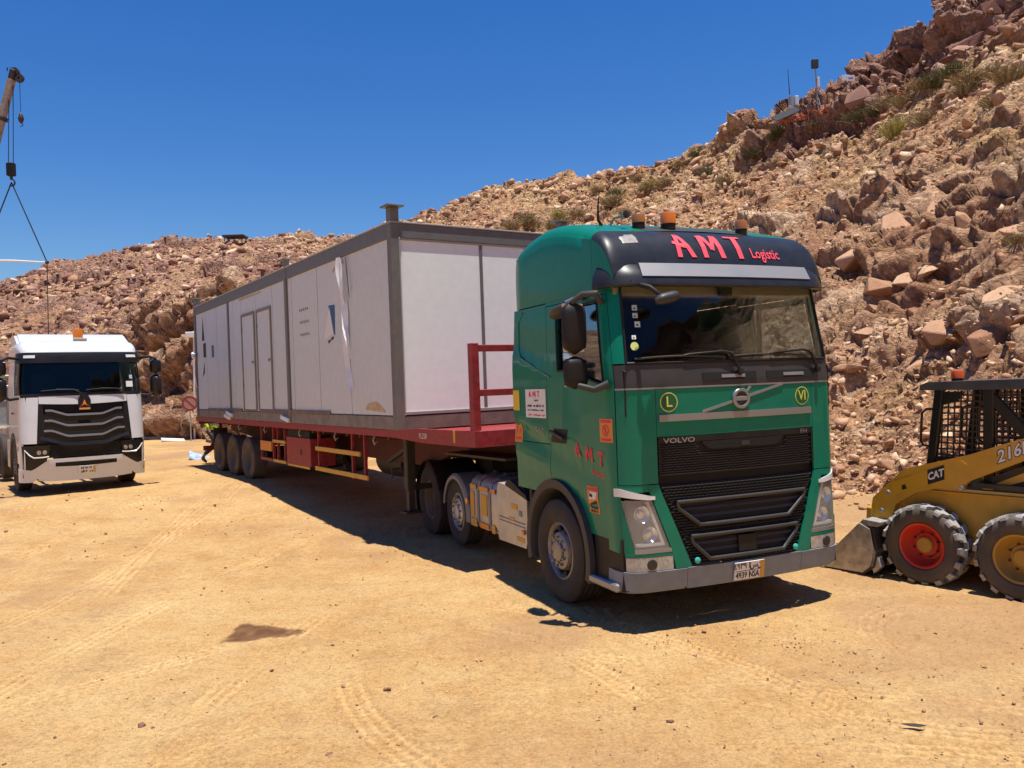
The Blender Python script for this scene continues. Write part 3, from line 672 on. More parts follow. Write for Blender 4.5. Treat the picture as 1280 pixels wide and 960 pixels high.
# ------------------------------------------------------------------ dry bushes
def bush_mesh(seed, nb, h, spread, lean=.5):
    rnd = random.Random(seed); mb = MB()
    for i in range(nb):
        a = rnd.uniform(0, 6.283); r = spread*math.sqrt(rnd.uniform(0, 1)); b0 = Vector((math.cos(a)*r*.35, math.sin(a)*r*.35, -.03))
        hh = h*rnd.uniform(.5, 1.0)*(1-.45*(r/spread)**2); tip = Vector((math.cos(a)*r*1.1 + rnd.gauss(0, .08*h), math.sin(a)*r*1.1 + rnd.gauss(0, .08*h), hh))
        md = (b0+tip)*.5 + Vector((0, 0, hh*.12)); w = .011*rnd.uniform(.6, 1.6)*max(h, .6); sd_ = (tip-b0).cross(Vector((rnd.gauss(0, 1), rnd.gauss(0, 1), .3))).normalized()*w
        mb.add([b0-sd_, b0+sd_, md+sd_*1.1, md-sd_*1.1, tip], [(0, 1, 2, 3), (3, 2, 4)])
        for _ in range(3):
            t = rnd.uniform(.35, 1); c = b0.lerp(md, t*2) if t < .5 else md.lerp(tip, t*2-1)
            d = Vector((rnd.gauss(0, 1), rnd.gauss(0, 1), rnd.uniform(.1, 1.2))).normalized()*h*rnd.uniform(.10, .22); sd2 = d.cross(Vector((rnd.gauss(0, 1), 1, rnd.gauss(0, 1)))).normalized()*w*1.1
            mb.add([c-sd2, c+sd2, c+d], [(0, 1, 2)])
    return mb
def foliage_mat(name, c0, c1):
    m = bpy.data.materials.new(name); m.use_nodes = True; nt = m.node_tree; N = nt.nodes; L = nt.links; b = N['Principled BSDF']
    tc = N.new('ShaderNodeTexCoord').outputs['Object']; L.new(_ramp(N, L, _noise(N, L, tc, 5, 4), [(.35, c0), (.65, c1)]), b.inputs['Base Color']); b.inputs['Roughness'].default_value = .9; b.inputs['Specular IOR Level'].default_value = .1; M[name] = m
foliage_mat('leaf_olive', (.10, .10, .045), (.21, .19, .09)); foliage_mat('leaf_straw', (.26, .19, .09), (.42, .31, .16)); foliage_mat('leaf_yellow', (.34, .29, .08), (.52, .45, .16))
kinds = [('leaf_olive', 'grey-green bush growing on the slope', 'grey-green bushes on the slope'), ('leaf_straw', 'dry straw-coloured bush growing on the slope', 'dry straw bushes on the slope'), ('leaf_yellow', 'pale yellow bush growing on the slope', 'pale yellow bushes on the slope')]
bm_ = {}
for k, (mm, l, g) in enumerate(kinds):
    for v in range(2):
        me = bpy.data.meshes.new('bush'); x_ = bush_mesh(40+k*5+v, 210, 1.0, .75); me.from_pydata(x_.v, [], x_.f); me.materials.append(M[mm]); bm_[k, v] = me
BUSH = [(1078, 152, .95, 0), (1092, 143, .8, 0), (1118, 168, .9, 2), (1165, 107, .9, 0), (1188, 95, .9, 0), (1150, 110, .7, 1), (1215, 105, 1.0, 1), (1235, 96, .9, 1), (1205, 118, .7, 1), (1262, 100, .9, 1), (1128, 130, .8, 1), (940, 193, .8, 0), (968, 172, .8, 0), (975, 165, .7, 0), (882, 218, .7, 0),
        (765, 255, 1.2, 1), (770, 245, 1.0, 0), (805, 240, 1.0, 1), (812, 232, .9, 2), (830, 232, .9, 1), (795, 225, .8, 1), (660, 280, 1.0, 1), (655, 275, .9, 1), (690, 285, 1.0, 1), (700, 275, .9, 2), (720, 268, .9, 1), (850, 205, .8, 1), (870, 195, .8, 0), (640, 285, .9, 1), (1105, 135, .8, 1), (1155, 150, .7, 1), (1015, 160, .6, 1), (1240, 130, .6, 1), (1272, 300, .4, 1), (905, 230, .6, 1), (745, 238, .8, 1), (780, 268, .8, 1)]
for px, py, s, k in BUSH:
    p = on_hill(px, py); o = bpy.data.objects.new('bush', bm_[k, random.randrange(2)]); COL.objects.link(o); o.location = p - Vector((0, 0, .05)); o.rotation_euler = (0, 0, random.uniform(0, 6.28))
    o.scale = (s*random.uniform(.9, 1.3), s*random.uniform(.9, 1.3), s*random.uniform(.7, 1.0)); tag(o, kinds[k][1], 'bush', kinds[k][2])
    spot = 'just below the dark rock crown' if px > 1130 and py < 135 else 'beside the hilltop masts and notice boards' if px > 960 and py < 180 else 'on the ridge slope right of the green cab roof' if px > 845 else 'on the slope above the green cab and cabin end'
    nm = ('grey-green', 'straw-coloured', 'pale yellow')[k]; o['label'] = nm + ' dry bush ' + spot; o['group'] = nm + ' bushes ' + spot
# ------------------------------------------------------------------ vehicle helpers
class Skin:
    """cab skin in (u, z): u runs from the front centre round the corner along the side"""
    UA, ARC = 1.01, .377
    def __init__(s, w, f, rc=.24, k=.055, back=2.35, creases=None):
        s.w, s.f, s.rc, s.k, s.back, s.cr = w, f, rc, k, back, creases
        s.UC = s.UA + s.ARC
    def raw(s, u, z):
        w = float(np.interp(z, *s.w)); f = float(np.interp(z, *s.f)); a = w-s.rc; sg = -1 if u < 0 else 1; q = abs(u)
        if q <= s.UA: x = q*a/s.UA; y = f + s.k*x*x
        elif q <= s.UC:
            t = (q-s.UA)/s.ARC*math.pi/2; x = a + s.rc*math.sin(t); y = f + s.k*a*a + s.rc*(1-math.cos(t))
        else:
            y0 = f + s.k*a*a + s.rc; x = w; y = y0 + (q-s.UC)/2.02*(s.back-y0)
        return Vector((sg*x, y, z))
    def p(s, u, z, off=0.0):
        P = s.raw(u, z); e = .004
        n = (s.raw(u+e, z)-s.raw(u-e, z)).cross(s.raw(u, z+e)-s.raw(u, z-e)).normalized()
        if s.cr: off = off + s.cr(u, z, P.y)
        return P + n*off
    def uy(s, y): return s.UC + (y-.33)
    def cols(s, us, zb, zt, m=8, off=0, th=.012, mb=None):
        mb = mb or MB(); zb = zb if callable(zb) else (lambda u, v=zb: v); zt = zt if callable(zt) else (lambda u, v=zt: v)
        return mb.skins(*[[[s.p(u, zb(u)+(zt(u)-zb(u))*j/m, o_) for j in range(m+1)] for u in us] for o_ in (off, off-th)])
    def rows(s, zs, ul, ur, n=8, off=0, th=.012, mb=None):
        mb = mb or MB(); ul = ul if callable(ul) else (lambda z, v=ul: v); ur = ur if callable(ur) else (lambda z, v=ur: v)
        return mb.skins(*[[[s.p(ul(z)+(ur(z)-ul(z))*i/n, z, o_) for z in zs] for i in range(n+1)] for o_ in (off, off-th)])
    def strip(s, us, prof, z0, closed=True):
        """sweep a small profile (offset, z) round the skin at level z0"""
        P = []
        for u in us:
            b = s.raw(u, z0); e = .004; n = (s.raw(u+e, z0)-s.raw(u-e, z0)).cross(Vector((0, 0, 1))).normalized()*(1-.50*max(0, min(1, (abs(u)-s.UA)/(s.ARC*.9))))
            P.append([(b.x+n.x*o, b.y+n.y*o, z) for o, z in prof] + ([(b.x+n.x*prof[0][0], b.y+n.y*prof[0][0], prof[0][1])] if closed else []))
        mb = MB(); mb.grid(P)
        if closed:
            k = len(prof)
            mb.add([P[0][i] for i in range(k)], [tuple(range(k))]); mb.add([P[-1][i] for i in range(k)], [tuple(range(k))])
        return mb
def lin(a, b, n): return [a+(b-a)*i/n for i in range(n+1)]
def wheel(parent, Rt=.52, w=.31, style='steer', rim='rim_dusty', tyre='rubber', rr=.286, name='wheel', holes=10):
    """wheel centred on the axle, outer face towards -x"""
    h = w/2; g = .012
    root = bpy.data.objects.new(name, None); COL.objects.link(root); root.parent = parent; root.empty_display_size = .1
    pr = [(rr, -h*.72), (rr+.012, -h*.80), (rr+.05, -h*.93), (rr+.11, -h*1.0), (Rt-.07, -h*.97), (Rt-.025, -h*.86), (Rt-.004, -h*.78)]
    gs = [-.52, -.18, .18, .52]; x = -.72
    for c in gs:
        pr += [(Rt, h*(c-.05)), (Rt-g, h*(c-.04)), (Rt-g, h*(c+.04)), (Rt, h*(c+.05))]
    pr += [(Rt-.004, h*.78), (Rt-.025, h*.86), (Rt-.07, h*.97), (rr+.11, h), (rr+.05, h*.93), (rr, h*.72)]
    MB().lathe(pr, 'x', 56).build('tyre', tyre, root, 40)
    ring = MB().lathe([(rr-.10, -h*.96), (Rt-.12, -h*1.005)], 'x', 8)
    if style == 'steer': dp = [(rr+.004, -h*.74), (rr-.012, -h*.80), (rr-.03, -h*.62), (rr-.045, -h*.30), (rr-.075, -h*.34), (.185, -h*.78), (.165, -h*.86), (.125, -h*.88), (.12, -h*.80), (.0, -h*.80)]
    else: dp = [(rr+.004, -h*.74), (rr-.012, -h*.80), (rr-.028, -h*.5), (rr-.04, h*.35), (.19, h*.5), (.165, h*.44), (.125, h*.40), (.12, h*.1), (.0, h*.1)]
    MB().lathe(dp, 'x', 40).build('rim', rim, root, 35)
    hub = MB()
    if style == 'steer': hub.lathe([(.105, -h*.8), (.10, -h*.98), (.085, -h*1.02), (0, -h*1.03)], 'x', 24)
    else: hub.lathe([(.13, h*.4), (.12, -h*.25), (.10, -h*.35), (0, -h*.37)], 'x', 24)
    hub.build('hub', 'dark_grey' if style != 'steer' else rim, root, 35)
    xs = -h*.87 if style == 'steer' else h*.43; nb = MB()
    for i in range(10):
        t = 2*math.pi*i/10; c = Vector((xs, .145*math.cos(t), .145*math.sin(t))); nb.cyl(c, c-Vector((.03, 0, 0)), .016, .012, 6)
    tag(nb.build('nuts', 'silver' if style == 'steer' else 'dark_grey', root, 30), kind='stuff')
    hb = MB(); xh = -h*.50 if style == 'steer' else h*.45; rh = .222
    for i in range(holes):
        t = 2*math.pi*(i+.5)/holes; c = Vector((xh, rh*math.cos(t), rh*math.sin(t)))
        hb.cyl(c-Vector((.018, 0, 0)), c+Vector((.02, 0, 0)), .028, .028, 12)
    tag(hb.build('vent_holes', 'dark_recess', root, 0), kind='stuff')
    return root
def put_wheel(proto, parent, x, y, z, right=False):
    c = copy_tree(proto, parent) if proto.get('used') else proto
    proto['used'] = 1
    if 'used' in c.keys() and c is not proto: del c['used']
    c.parent = parent; c.location = (x, y, z); c.rotation_euler = (random.uniform(0, 6), 0, math.pi if right else 0)
    c.rotation_mode = 'XYZ'
    # spin about the axle first, then turn to the other side
    return c
def stencil(name, polys, m, parent, fn):
    mb = MB()
    for poly in polys:
        if len(poly) == 4:
            n = 6; (x0, y0), (x1, y1), (x2, y2), (x3, y3) = poly
            mb.grid([[fn(*[(a0*(1-i/n)+a1*i/n)*(1-j/n) + (a3*(1-i/n)+a2*i/n)*j/n for a0, a1, a2, a3 in ((x0, x1, x2, x3), (y0, y1, y2, y3))]) for j in range(n+1)] for i in range(n+1)])
        else: mb.add([fn(a, b) for a, b in poly], [tuple(range(len(poly)))])
    me = bpy.data.meshes.new(name); me.from_pydata(mb.v, [], mb.f); return mobj(name, me, m, parent, 0)
def scribble(name, m, parent, fn, w, h, n, seed):
    """a line of print too small to read: short uneven strokes"""
    rnd = random.Random(seed); polys = []; x = -w/2
    while x < w/2:
        d = w/n*rnd.uniform(.5, 1.1); b = -h*rnd.uniform(.3, .5); t_ = h*rnd.uniform(.1, .5)
        if rnd.random() < .85: polys.append([(x, b), (x+d*.7, b), (x+d*.75, t_), (x+d*.08, t_)])
        x += d
    return tag(stencil(name, polys, m, parent, fn), kind='stuff')
# brush lettering, unit height
LET = {'A': [[(0, 0), (.17, 0), (.30, .98), (.17, 1.0)], [(.30, 1.0), (.17, .98), (.50, 0), (.68, 0)], [(.14, .30), (.52, .24), (.50, .42), (.16, .46)], [(-.04, .42), (.12, .36), (.10, .52), (0, .55)]],
       'M': [[(0, 0), (.17, 0), (.22, .97), (.03, .92)], [(.10, .96), (.26, .99), (.46, .28), (.34, .22)], [(.36, .24), (.47, .2), (.74, .98), (.58, 1.0)], [(.56, .95), (.76, .99), (.82, 0), (.64, 0)]],
       'T': [[(0, .80), (.02, .99), (.60, 1.0), (.62, .82)], [(.22, 0), (.40, 0), (.43, .82), (.24, .82)]]}
def brush_word(name, m, parent, fn, h=1.0, gap=.32, sx=1.0):
    x = 0; polys = []
    for ch in 'AMT':
        for poly in LET[ch]: polys.append([((p[0]*sx+x)*h, p[1]*h) for p in poly])
        x += ({'A': .68, 'M': .82, 'T': .62}[ch] + gap)*sx
    return stencil(name, polys, m, parent, fn)
def beacon(parent, loc, r=.07, h=.10, m='amber', base='black_plastic', name='beacon', foot=.03):
    o = MB().lathe([(0, -.03), (r*.95, -.03), (r*.95, foot), (0, foot)], 'z', 20).build('beacon_base', base)
    d = MB(); d.lathe([(r, foot), (r, foot+h*.8), (r*.93, foot+h*.95), (r*.7, foot+h), (0, foot+h)], 'z', 24); bo = d.build(name, m, parent, 40, loc)
    o.parent = bo
    return bo

# ------------------------------------------------------------------ green tractor unit
GX, GY, GYAW = 2.0967, 7.5682, .404
def green_truck():
    T = thing('semi_truck', 'green semi truck tractor with black grille and red brushed letters coupled to the red trailer', 'truck', (GX, GY, 0), GYAW)
    def crease(u, z, y):
        if abs(u) < 1.25: return 0
        wgt = min(1, (abs(u)-1.25)/.2)
        z1 = 1.38 + (y-.2)*.215; z2 = 1.02 + (y-.2)*.20; z3 = 2.02 + (y-.2)*.27
        st = lambda a, b, x: (lambda t: t*t*(3-2*t))(max(0, min(1, (x-a)/(b-a))))
        return wgt*(-.022*st(-.005, .05, z1-z) + .012*st(.12, .26, z1-z) - .014*st(-.005, .04, z2-z) + (.016*st(-.01, .02, z3-z) if y > 1.2 else 0)*min(1, max(0, (y-1.2)/.3)))
    S = Skin(([.3, 1.3, 2.4, 3.05], [1.235, 1.25, 1.25, 1.215]), ([.3, .55, .9, 1.3, 2.2, 2.36, 3.10], [.03, -.01, .0, .02, .02, .04, .18]), creases=crease)
    uy = S.uy; UD = 1.26; both = (-1, 1)
    WC = (1.38, .53, .66)
    def yu(u): return abs(u)-S.UC+.33
    def zb(u):
        y = yu(u); d = abs(y-WC[0])
        base = .80 if y < WC[0] else 1.08
        if d < WC[2]: return max(base if y > WC[0] else .80, WC[1]+math.sqrt(WC[2]**2-d*d))
        return base
    belt = lambda u: 2.17 + .16*max(0, min(1, (yu(u)-.30)/.75))
    u0, u1, u2, u3 = UD, uy(1.24), uy(1.48), uy(2.35)
    for s in both:
        door = MB()
        S.cols([s*u for u in lin(u0+.006, u1, 26)], zb, belt, 14, 0, .02, door)
        S.cols([s*u for u in lin(u1, u2-.004, 6)], zb, 3.0, 22, 0, .02, door)
        S.cols([s*u for u in lin(u0+.006, u1, 20)], 2.955, 3.0, 2, 0, .02, door)
        S.cols([s*u for u in lin(u0+.006, uy(.34), 4)], belt, 2.955, 8, 0, .02, door)
        d = door.build('door', 'green_paint', T, 35)
        S.cols([s*u for u in lin(uy(.345), u1-.004, 14)], lambda u: belt(u)+.004, 2.952, 6, -.022, .004).build('side_window', 'side_glass', T, 30)
        fr = MB(); pts = [S.p(s*u, belt(u)+.006, .002) for u in lin(uy(.345), u1-.006, 12)] + [S.p(s*(u1-.006), z, .002) for z in lin(2.36, 2.95, 6)] + [S.p(s*u, 2.95, .002) for u in lin(u1-.006, uy(.345), 12)] + [S.p(s*uy(.345), z, .002) for z in lin(2.94, 2.19, 6)]
        fr.tube(pts, .012, 6, True).build('window_seal', 'black_plastic', T)
        hnd = MB(); c = S.p(s*uy(1.17), 1.80, .0)
        S.rows(lin(1.62, 1.76, 4), lambda z: s*uy(1.08 + (1.76-z)*.3), lambda z: s*uy(1.36+(1.76-z)*.6), 6, .004, .006, hnd); hnd.build('handle_recess', 'black_plastic', d)
        MB().bar(S.p(s*uy(1.40), 1.735, .03), S.p(s*uy(1.12), 1.665, .03), .02, .035, .006).build('door_handle', 'black_gloss', d)
        # rear quarter of the cab
        S.cols([s*u for u in lin(u2+.004, u3, 24)], lambda u: max(zb(u), 1.60 + 0*u), 3.03, 20, 0, .02).build('rear_side_panel', 'green_paint', T, 35)
        S.cols([s*u for u in lin(u2+.004, u3, 24)], zb, 1.592, 10, 0, .02).build('lower_side_panel', 'green_paint', T, 35)
        S.cols([s*u for u in lin(u0, u2, 30)], 3.008, 3.07, 2, .002, .02).build('header', 'green_paint', T, 35)
        # raised edge of the sleeper panel
        ed = [(1.40, 2.28), (2.1, 2.50), (2.2, 2.6), (2.22, 2.9), (2.1, 2.99)]
        MB().tube([S.p(s*uy(y), z, .0) for y, z in ed], .012, 6).build('panel_edge', 'green_paint', T)
        # windscreen post
        S.rows(lin(2.37, 3.085, 8), lambda z: s*1.135, lambda z: s*(UD), 5, 0, .02).build('windscreen_post', 'green_paint', T, 35)
        # wheel arch trim
        arch = MB(); P = []
        for i in range(29):
            t = R(-16) + (R(196)-R(-16))*i/28; y = WC[0]-(WC[2]+.0)*math.cos(t); z = WC[1]+(WC[2])*math.sin(t); x = 1.25
            P.append([(s*(x-.45), WC[0]-(WC[2]-.05)*math.cos(t), WC[1]+(WC[2]-.05)*math.sin(t)), (s*(x-.02), WC[0]-(WC[2]-.05)*math.cos(t), WC[1]+(WC[2]-.05)*math.sin(t)), (s*(x+.022), WC[0]-(WC[2]-.03)*math.cos(t), WC[1]+(WC[2]-.03)*math.sin(t)),
                      (s*(x+.024), WC[0]-(WC[2]+.055)*math.cos(t), WC[1]+(WC[2]+.055)*math.sin(t)), (s*(x-.03), WC[0]-(WC[2]+.065)*math.cos(t), WC[1]+(WC[2]+.065)*math.sin(t))])
        arch.grid(P); arch.build('wheel_arch', 'dark_grey', T, 40)
        MB().box(s*1.24, s*.80, 2.02, 2.06, .36, 1.12, .01).build('mud_guard', 'dark_grey', T)
        MB().prism([(2.02, .92), (2.35, 1.10), (2.55, 1.06), (2.55, 1.0), (2.3, .98), (2.04, .85)], 'x', s*1.22, s*.7).build('guard_top', 'black_plastic', T)
        MB().box(s*1.12, s*1.02, 2.33, 2.42, .95, 1.75, .02).build('air_deflector_foot', 'dark_grey', T)
        # steps in front of the wheel
        st = MB(); st.prism([(.16, .36), (.60, .36), (.66, .46), (.66, .82), (.16, .82)], 'x', s*1.215, s*.85); st.build('step_well', 'black_plastic', T)
        MB().box(s*1.275, s*.95, .20, .70, .355, .43, .015).build('step', 'silver', T)
        # front corner, headlamp, fog lamp
        zo = 1.30
        S.cols([s*u for u in lin(.885, UD-.004, 16)], 1.302, 2.134, 14, 0, .02).build('front_corner_panel', 'green_paint', T, 35)
        ri = lambda z: s*np.interp(z, [.54, 1.28], [.60, .885])
        S.rows(lin(.545, 1.294, 12), ri, lambda z: s*np.interp(z, [.54, .72, 1.17, 1.28], [.765, .80, .955, .99]), 6, .004, .02).build('lamp_surround', 'green_paint', T, 35)
        S.rows(lin(.70, 1.294, 12), lambda z: s*np.interp(z, [.7, .72, 1.17, 1.28], [1.14, 1.15, 1.25, 1.25]), lambda z: s*(uy(.33)+.10), 8, -.002, .02).build('corner_panel', 'green_paint', T, 35)
        li, lo = (lambda z: s*np.interp(z, [.72, 1.17], [.81, .965])), (lambda z: s*np.interp(z, [.72, 1.17], [1.145, 1.245]))
        hl = S.rows(lin(.735, 1.165, 8), li, lo, 10, -.06, .01).build('headlight', 'lamp_bowl', T, 30)
        lb = MB(); S.rows(lin(.76, 1.15, 8), lambda z: li(z)+s*.03, lambda z: li(z)+s*.055, 2, -.012, .04, lb); S.rows(lin(.76, .785, 2), lambda z: li(z)+s*.055, lambda z: lo(z)-s*.02, 6, -.012, .04, lb); lb.build('light_guide', 'lamp_white', hl)
        S.rows(lin(.735, 1.165, 8), li, lo, 10, .0, .006).build('lens', 'lamp_clear', hl, 30)
        ref = MB()
        for zz, uu, rad in ((1.04, 1.06, .075), (.86, .99, .07)):
            c = S.p(s*uu, zz, -.05); nrm = (S.p(s*uu, zz, 0)-c).normalized()
            ref.cyl(c, c+nrm*.03, rad*.6, rad, 20, False); ref.cyl(c+nrm*.0, c+nrm*.012, rad*.55, rad*.3, 16)
        ref.build('reflector', 'chrome', hl)
        S.rows(lin(.70, .735, 2), lambda z: s*.80, lambda z: s*1.15, 8, .004, .012).build('lamp_trim', 'silver', T)
        drl = MB(); S.cols([s*u for u in lin(.93, UD+.05, 12)], lambda u: 1.165 + .035*max(0, min(1, (u*s-1.0)/.25)), lambda u: 1.195 + .075*max(0, min(1, (u*s-.95)/.3)), 3, .010, .03, drl); drl.build('daytime_light', 'lamp_white', T, 35); S.cols([s*u for u in lin(.97, UD+.10, 10)], 1.235, 1.297, 2, -.002, .02).build('lamp_brow', 'green_paint', T, 35)
        S.cols([s*u for u in lin(.79, 1.235, 10)], lambda u: .545, lambda u: .665, 4, .0, .02).build('fog_lamp', 'lamp_lens', T, 35)
        MB().cyl(S.p(s*1.0, .60, -.005), S.p(s*1.0, .60, .012), .05, .045, 20).build('fog_bulb', 'dark_steel', T)
        S.cols([s*u for u in lin(1.24, UD+.08, 4)], .545, .70, 3, -.01, .02).build('corner_filler', 'black_plastic', T)
        S.rows(lin(.67, .70, 2), lambda z: s*.78, lambda z: s*1.24, 8, .002, .012).build('fog_surround', 'green_paint', T)
        S.cols([s*u for u in lin(.655, uy(.33)+.1, 18)], lambda u: .375, lambda u: .54, 6, .012, .03).build('bumper_end', 'bumper_grey', T, 35)
        bl = MB(); S.cols([s*u for u in lin(.655, uy(.33)+.1, 18)], .345, .376, 2, -.015, .03, bl).build('bumper_lip', 'bumper_grey', T, 35)
        MB().lathe([(0, 0), (.028, 0), (.028, .012), (.02, .018), (0, .018)], 'y', 16).build('tow_cap', 'teal_cap', T, 40, S.p(s*.56, .60, .02)).rotation_euler = (0, 0, math.pi)
    # front centre
    S.cols(lin(-.65, .65, 16), .355, .545, 6, .012, .03).build('bumper', 'bumper_grey', T, 35)
    S.cols(lin(-UD+.004, UD-.004, 44), 2.150, 2.355, 6, .0, .02).build('cowl', 'dark_grey', T, 35)
    S.cols(lin(-UD+.004, UD-.004, 44), 2.136, 2.151, 2, .006, .02).build('cowl_trim', 'silver', T, 35)
    for s in both: S.cols([s*u for u in lin(UD, uy(.34), 4)], 2.13, 2.37, 4, -.004, .02).build('mirror_foot_panel', 'black_plastic', T, 35)
    for c in (-.10, .62): S.cols(lin(c-.30, c+.30, 8), 2.20, 2.265, 2, .006, .01).build('wiper_recess', 'dark_recess', T)
    for c in (-.10, .62): S.cols(lin(c-.10, c+.16, 6), 2.215, 2.245, 2, .014, .008).build('cowl_step', 'mid_grey', T)
    hood = MB(); S.cols(lin(-.881, .881, 30), 1.712, 2.134, 10, 0, .02, hood).build('front_panel', 'green_paint', T, 35)
    S.cols(lin(-.86, .86, 30), lambda u: 1.845 - .0*u, lambda u: 1.905, 3, .016, .02).build('hood_bar', 'silver', T, 35)
    # diagonal bar with the ring badge
    dg = MB(); P = []
    for i in range(17):
        t = i/16; u = -.42 + .93*t; z = 1.915 + .225*t; P.append([S.p(u, z-.012, .010), S.p(u, z+.012, .010)])
    dg.grid(P, .012).build('badge_bar', 'silver', T)
    bc = S.p(0, 2.02, .0)
    e = MB(); e.lathe([(.092, 0), (.096, .02), (.090, .03), (.068, .03), (.064, .018), (.064, 0)], 'y', 36); ob = e.build('ring_badge', 'silver', T, 40, bc); ob.rotation_euler = (0, 0, math.pi)
    MB().lathe([(0, .012), (.066, .012)], 'y', 30).build('badge_disc', 'dark_grey', ob)
    MB().box(-.07, .07, .014, .028, -.02, .02, .004).build('badge_band', 'silver', ob)
    MB().bar((-.06, .02, .06), (-.105, .02, .105), .02, .016).build('badge_arrow', 'silver', ob)
    # upper grille
    gr = MB(); S.cols(lin(-.872, .872, 30), 1.36, 1.705, 6, -.02, .02, gr).build('upper_grille_back', 'black_plastic', T)
    gl = MB(); rows = 13
    for r_ in range(rows):
        z = 1.372 + r_*.0212
        for k in range(36):
            u = -.855 + k*.0488 + (.0244 if r_ % 2 else 0)
            if u > .85: continue
            if r_ > 8 and -.47 < u < .52: continue
            a, b, c, d_ = S.p(u-.021, z-.007, -.016), S.p(u+.021, z-.007, -.016), S.p(u+.021, z+.006, .004), S.p(u-.021, z+.006, .004)
            gl.add([a, b, c, d_, S.p(u+.021, z+.008, -.016), S.p(u-.021, z+.008, -.016)], [(0, 1, 2, 3), (3, 2, 4, 5), (1, 4, 2), (0, 3, 5)])
    x_ = gl.build('upper_grille_mesh', 'mesh_black', T, 0); tag(x_, kind='stuff')
    gf = MB(); S.cols(lin(-.872, .872, 30), 1.655, 1.708, 2, .004, .02, gf); S.cols(lin(-.872, -.855, 2), 1.36, 1.655, 3, .004, .02, gf); S.cols(lin(.855, .872, 2), 1.36, 1.655, 3, .004, .02, gf); gf.build('grille_frame', 'black_plastic', T)
    S.cols(lin(-.43, .48, 16), lambda u: 1.575 + .06*max(0, (abs(u-.025)-.38)/.08), 1.65, 3, .008, .012).build('grille_slot', 'dark_recess', T)
    S.cols(lin(-.01, .08, 4), 1.59, 1.63, 2, .014, .01).build('front_sensor', 'dark_grey', T)
    lettering('maker_name', 'VOLVO', 'silver', T, lambda a, b: S.p(-.665+a, 1.672+b, .008), .062, 1.55, .0012)
    lettering('model_name', 'FH', 'silver', T, lambda a, b: S.p(.755+a, 1.675+b, .008), .06, 1.3, .0)
    S.cols(lin(-.9, .9, 30), 1.27, 1.39, 4, -.05, .02).build('grille_gap', 'dark_recess', T)
    # lower grille
    gw = lambda z: np.interp(z, [.54, 1.28], [.595, .88])
    lg = MB(); S.rows(lin(.55, 1.28, 10), lambda z: -gw(z), lambda z: gw(z), 24, -.03, .02, lg).build('lower_grille_back', 'black_plastic', T)
    def opening(zc0, zc1, wt, wb):     # frame of one air intake (top level, bottom level, half widths)
        return [(-wt, zc1), (wt, zc1), (wt*.985, zc1-.055), (wb, zc0), (-wb, zc0), (-wt*.985, zc1-.055)]
    ops = [opening(.91, 1.125, .72, .50), opening(.60, .815, .60, .42)]
    def inside(u, z, g):
        for (z0_, z1_, wt, wb) in ((.885, 1.145, .75, .53), (.575, .835, .63, .45)):
            if z0_ < z < z1_ and abs(u) < np.interp(z, [z0_, z1_-.055, z1_], [wb, wt, wt]): return True
        return False
    gl = MB()
    for r_ in range(29):
        z = .565 + r_*.0247
        for k in range(38):
            u = -.88 + k*.0488 + (.0244 if r_ % 2 else 0)
            if abs(u) > gw(z)-.02 or inside(u, z, .02): continue
            a, b, c, d_ = S.p(u-.021, z-.008, -.024), S.p(u+.021, z-.008, -.024), S.p(u+.021, z+.007, .0), S.p(u-.021, z+.007, .0)
            gl.add([a, b, c, d_, S.p(u+.021, z+.01, -.024), S.p(u-.021, z+.01, -.024)], [(0, 1, 2, 3), (3, 2, 4, 5), (1, 4, 2), (0, 3, 5)])
    x_ = gl.build('lower_grille_mesh', 'mesh_black', T, 0); tag(x_, kind='stuff')
    for q, op in enumerate(ops):
        z0_, z1_ = op[3][1], op[0][1]
        ip = MB(); hw = lambda z: np.interp(z, [z0_, z1_-.055, z1_], [abs(op[3][0]), op[2][0], op[0][0]])
        S.rows(lin(z0_, z1_, 6), lambda z: -hw(z), lambda z: hw(z), 16, -.018, .01, ip); io = ip.build('air_intake', 'dark_recess', T)
        fr = MB(); loop = []
        for i in range(6):
            p0, p1 = op[i], op[(i+1) % 6]; n = 14 if abs(p0[0]-p1[0]) > .5 else 4
            loop += [S.p(p0[0]+(p1[0]-p0[0])*j/n, p0[1]+(p1[1]-p0[1])*j/n, .012) for j in range(n)]
        fr.tube(loop, .019, 8, True).build('intake_frame', 'frame_dark', io, 50)
        for k in range(2):
            z = z0_ + (z1_-z0_)*(.38+.30*k); sl = MB(); P = []
            for i in range(17):
                u = -hw(z)+2*hw(z)*i/16; P.append([S.p(u, z-.012, -.004), S.p(u, z+.012, -.014)])
            sl.grid(P, .008).build('slat', 'dark_grey', io)
    S.cols(lin(-.10, .10, 4), .63, .775, 3, .012, .03).build('radar_cover', 'black_plastic', T)
    # number plate
    pl = MB(); S.cols(lin(-.165, .165, 6), .375, .535, 3, .034, .012, pl); po = pl.build('number_plate', 'paper', T)
    S.cols(lin(.125, .168, 2), .373, .537, 2, .040, .006).build('plate_band', 'yellow_tape', po)
    lettering('plate_digits', '4939 NSA', 'black_ink', po, lambda a, b: S.p(-.02+a, .413+b, .0375), .082, .78, .0012)
    lettering('plate_script', '\u0664\u0669\u0663\u0669 \u0627\u0633\u0646', 'black_ink', po, lambda a, b: S.p(-.02+a, .500+b, .0375), .075, .95, .0012)
    ln = MB(); S.cols(lin(-.16, .12, 4), .453, .457, 1, .036, .001, ln); S.cols([.004, .009], .38, .53, 2, .036, .001, ln); ln.build('plate_lines', 'black_ink', po)
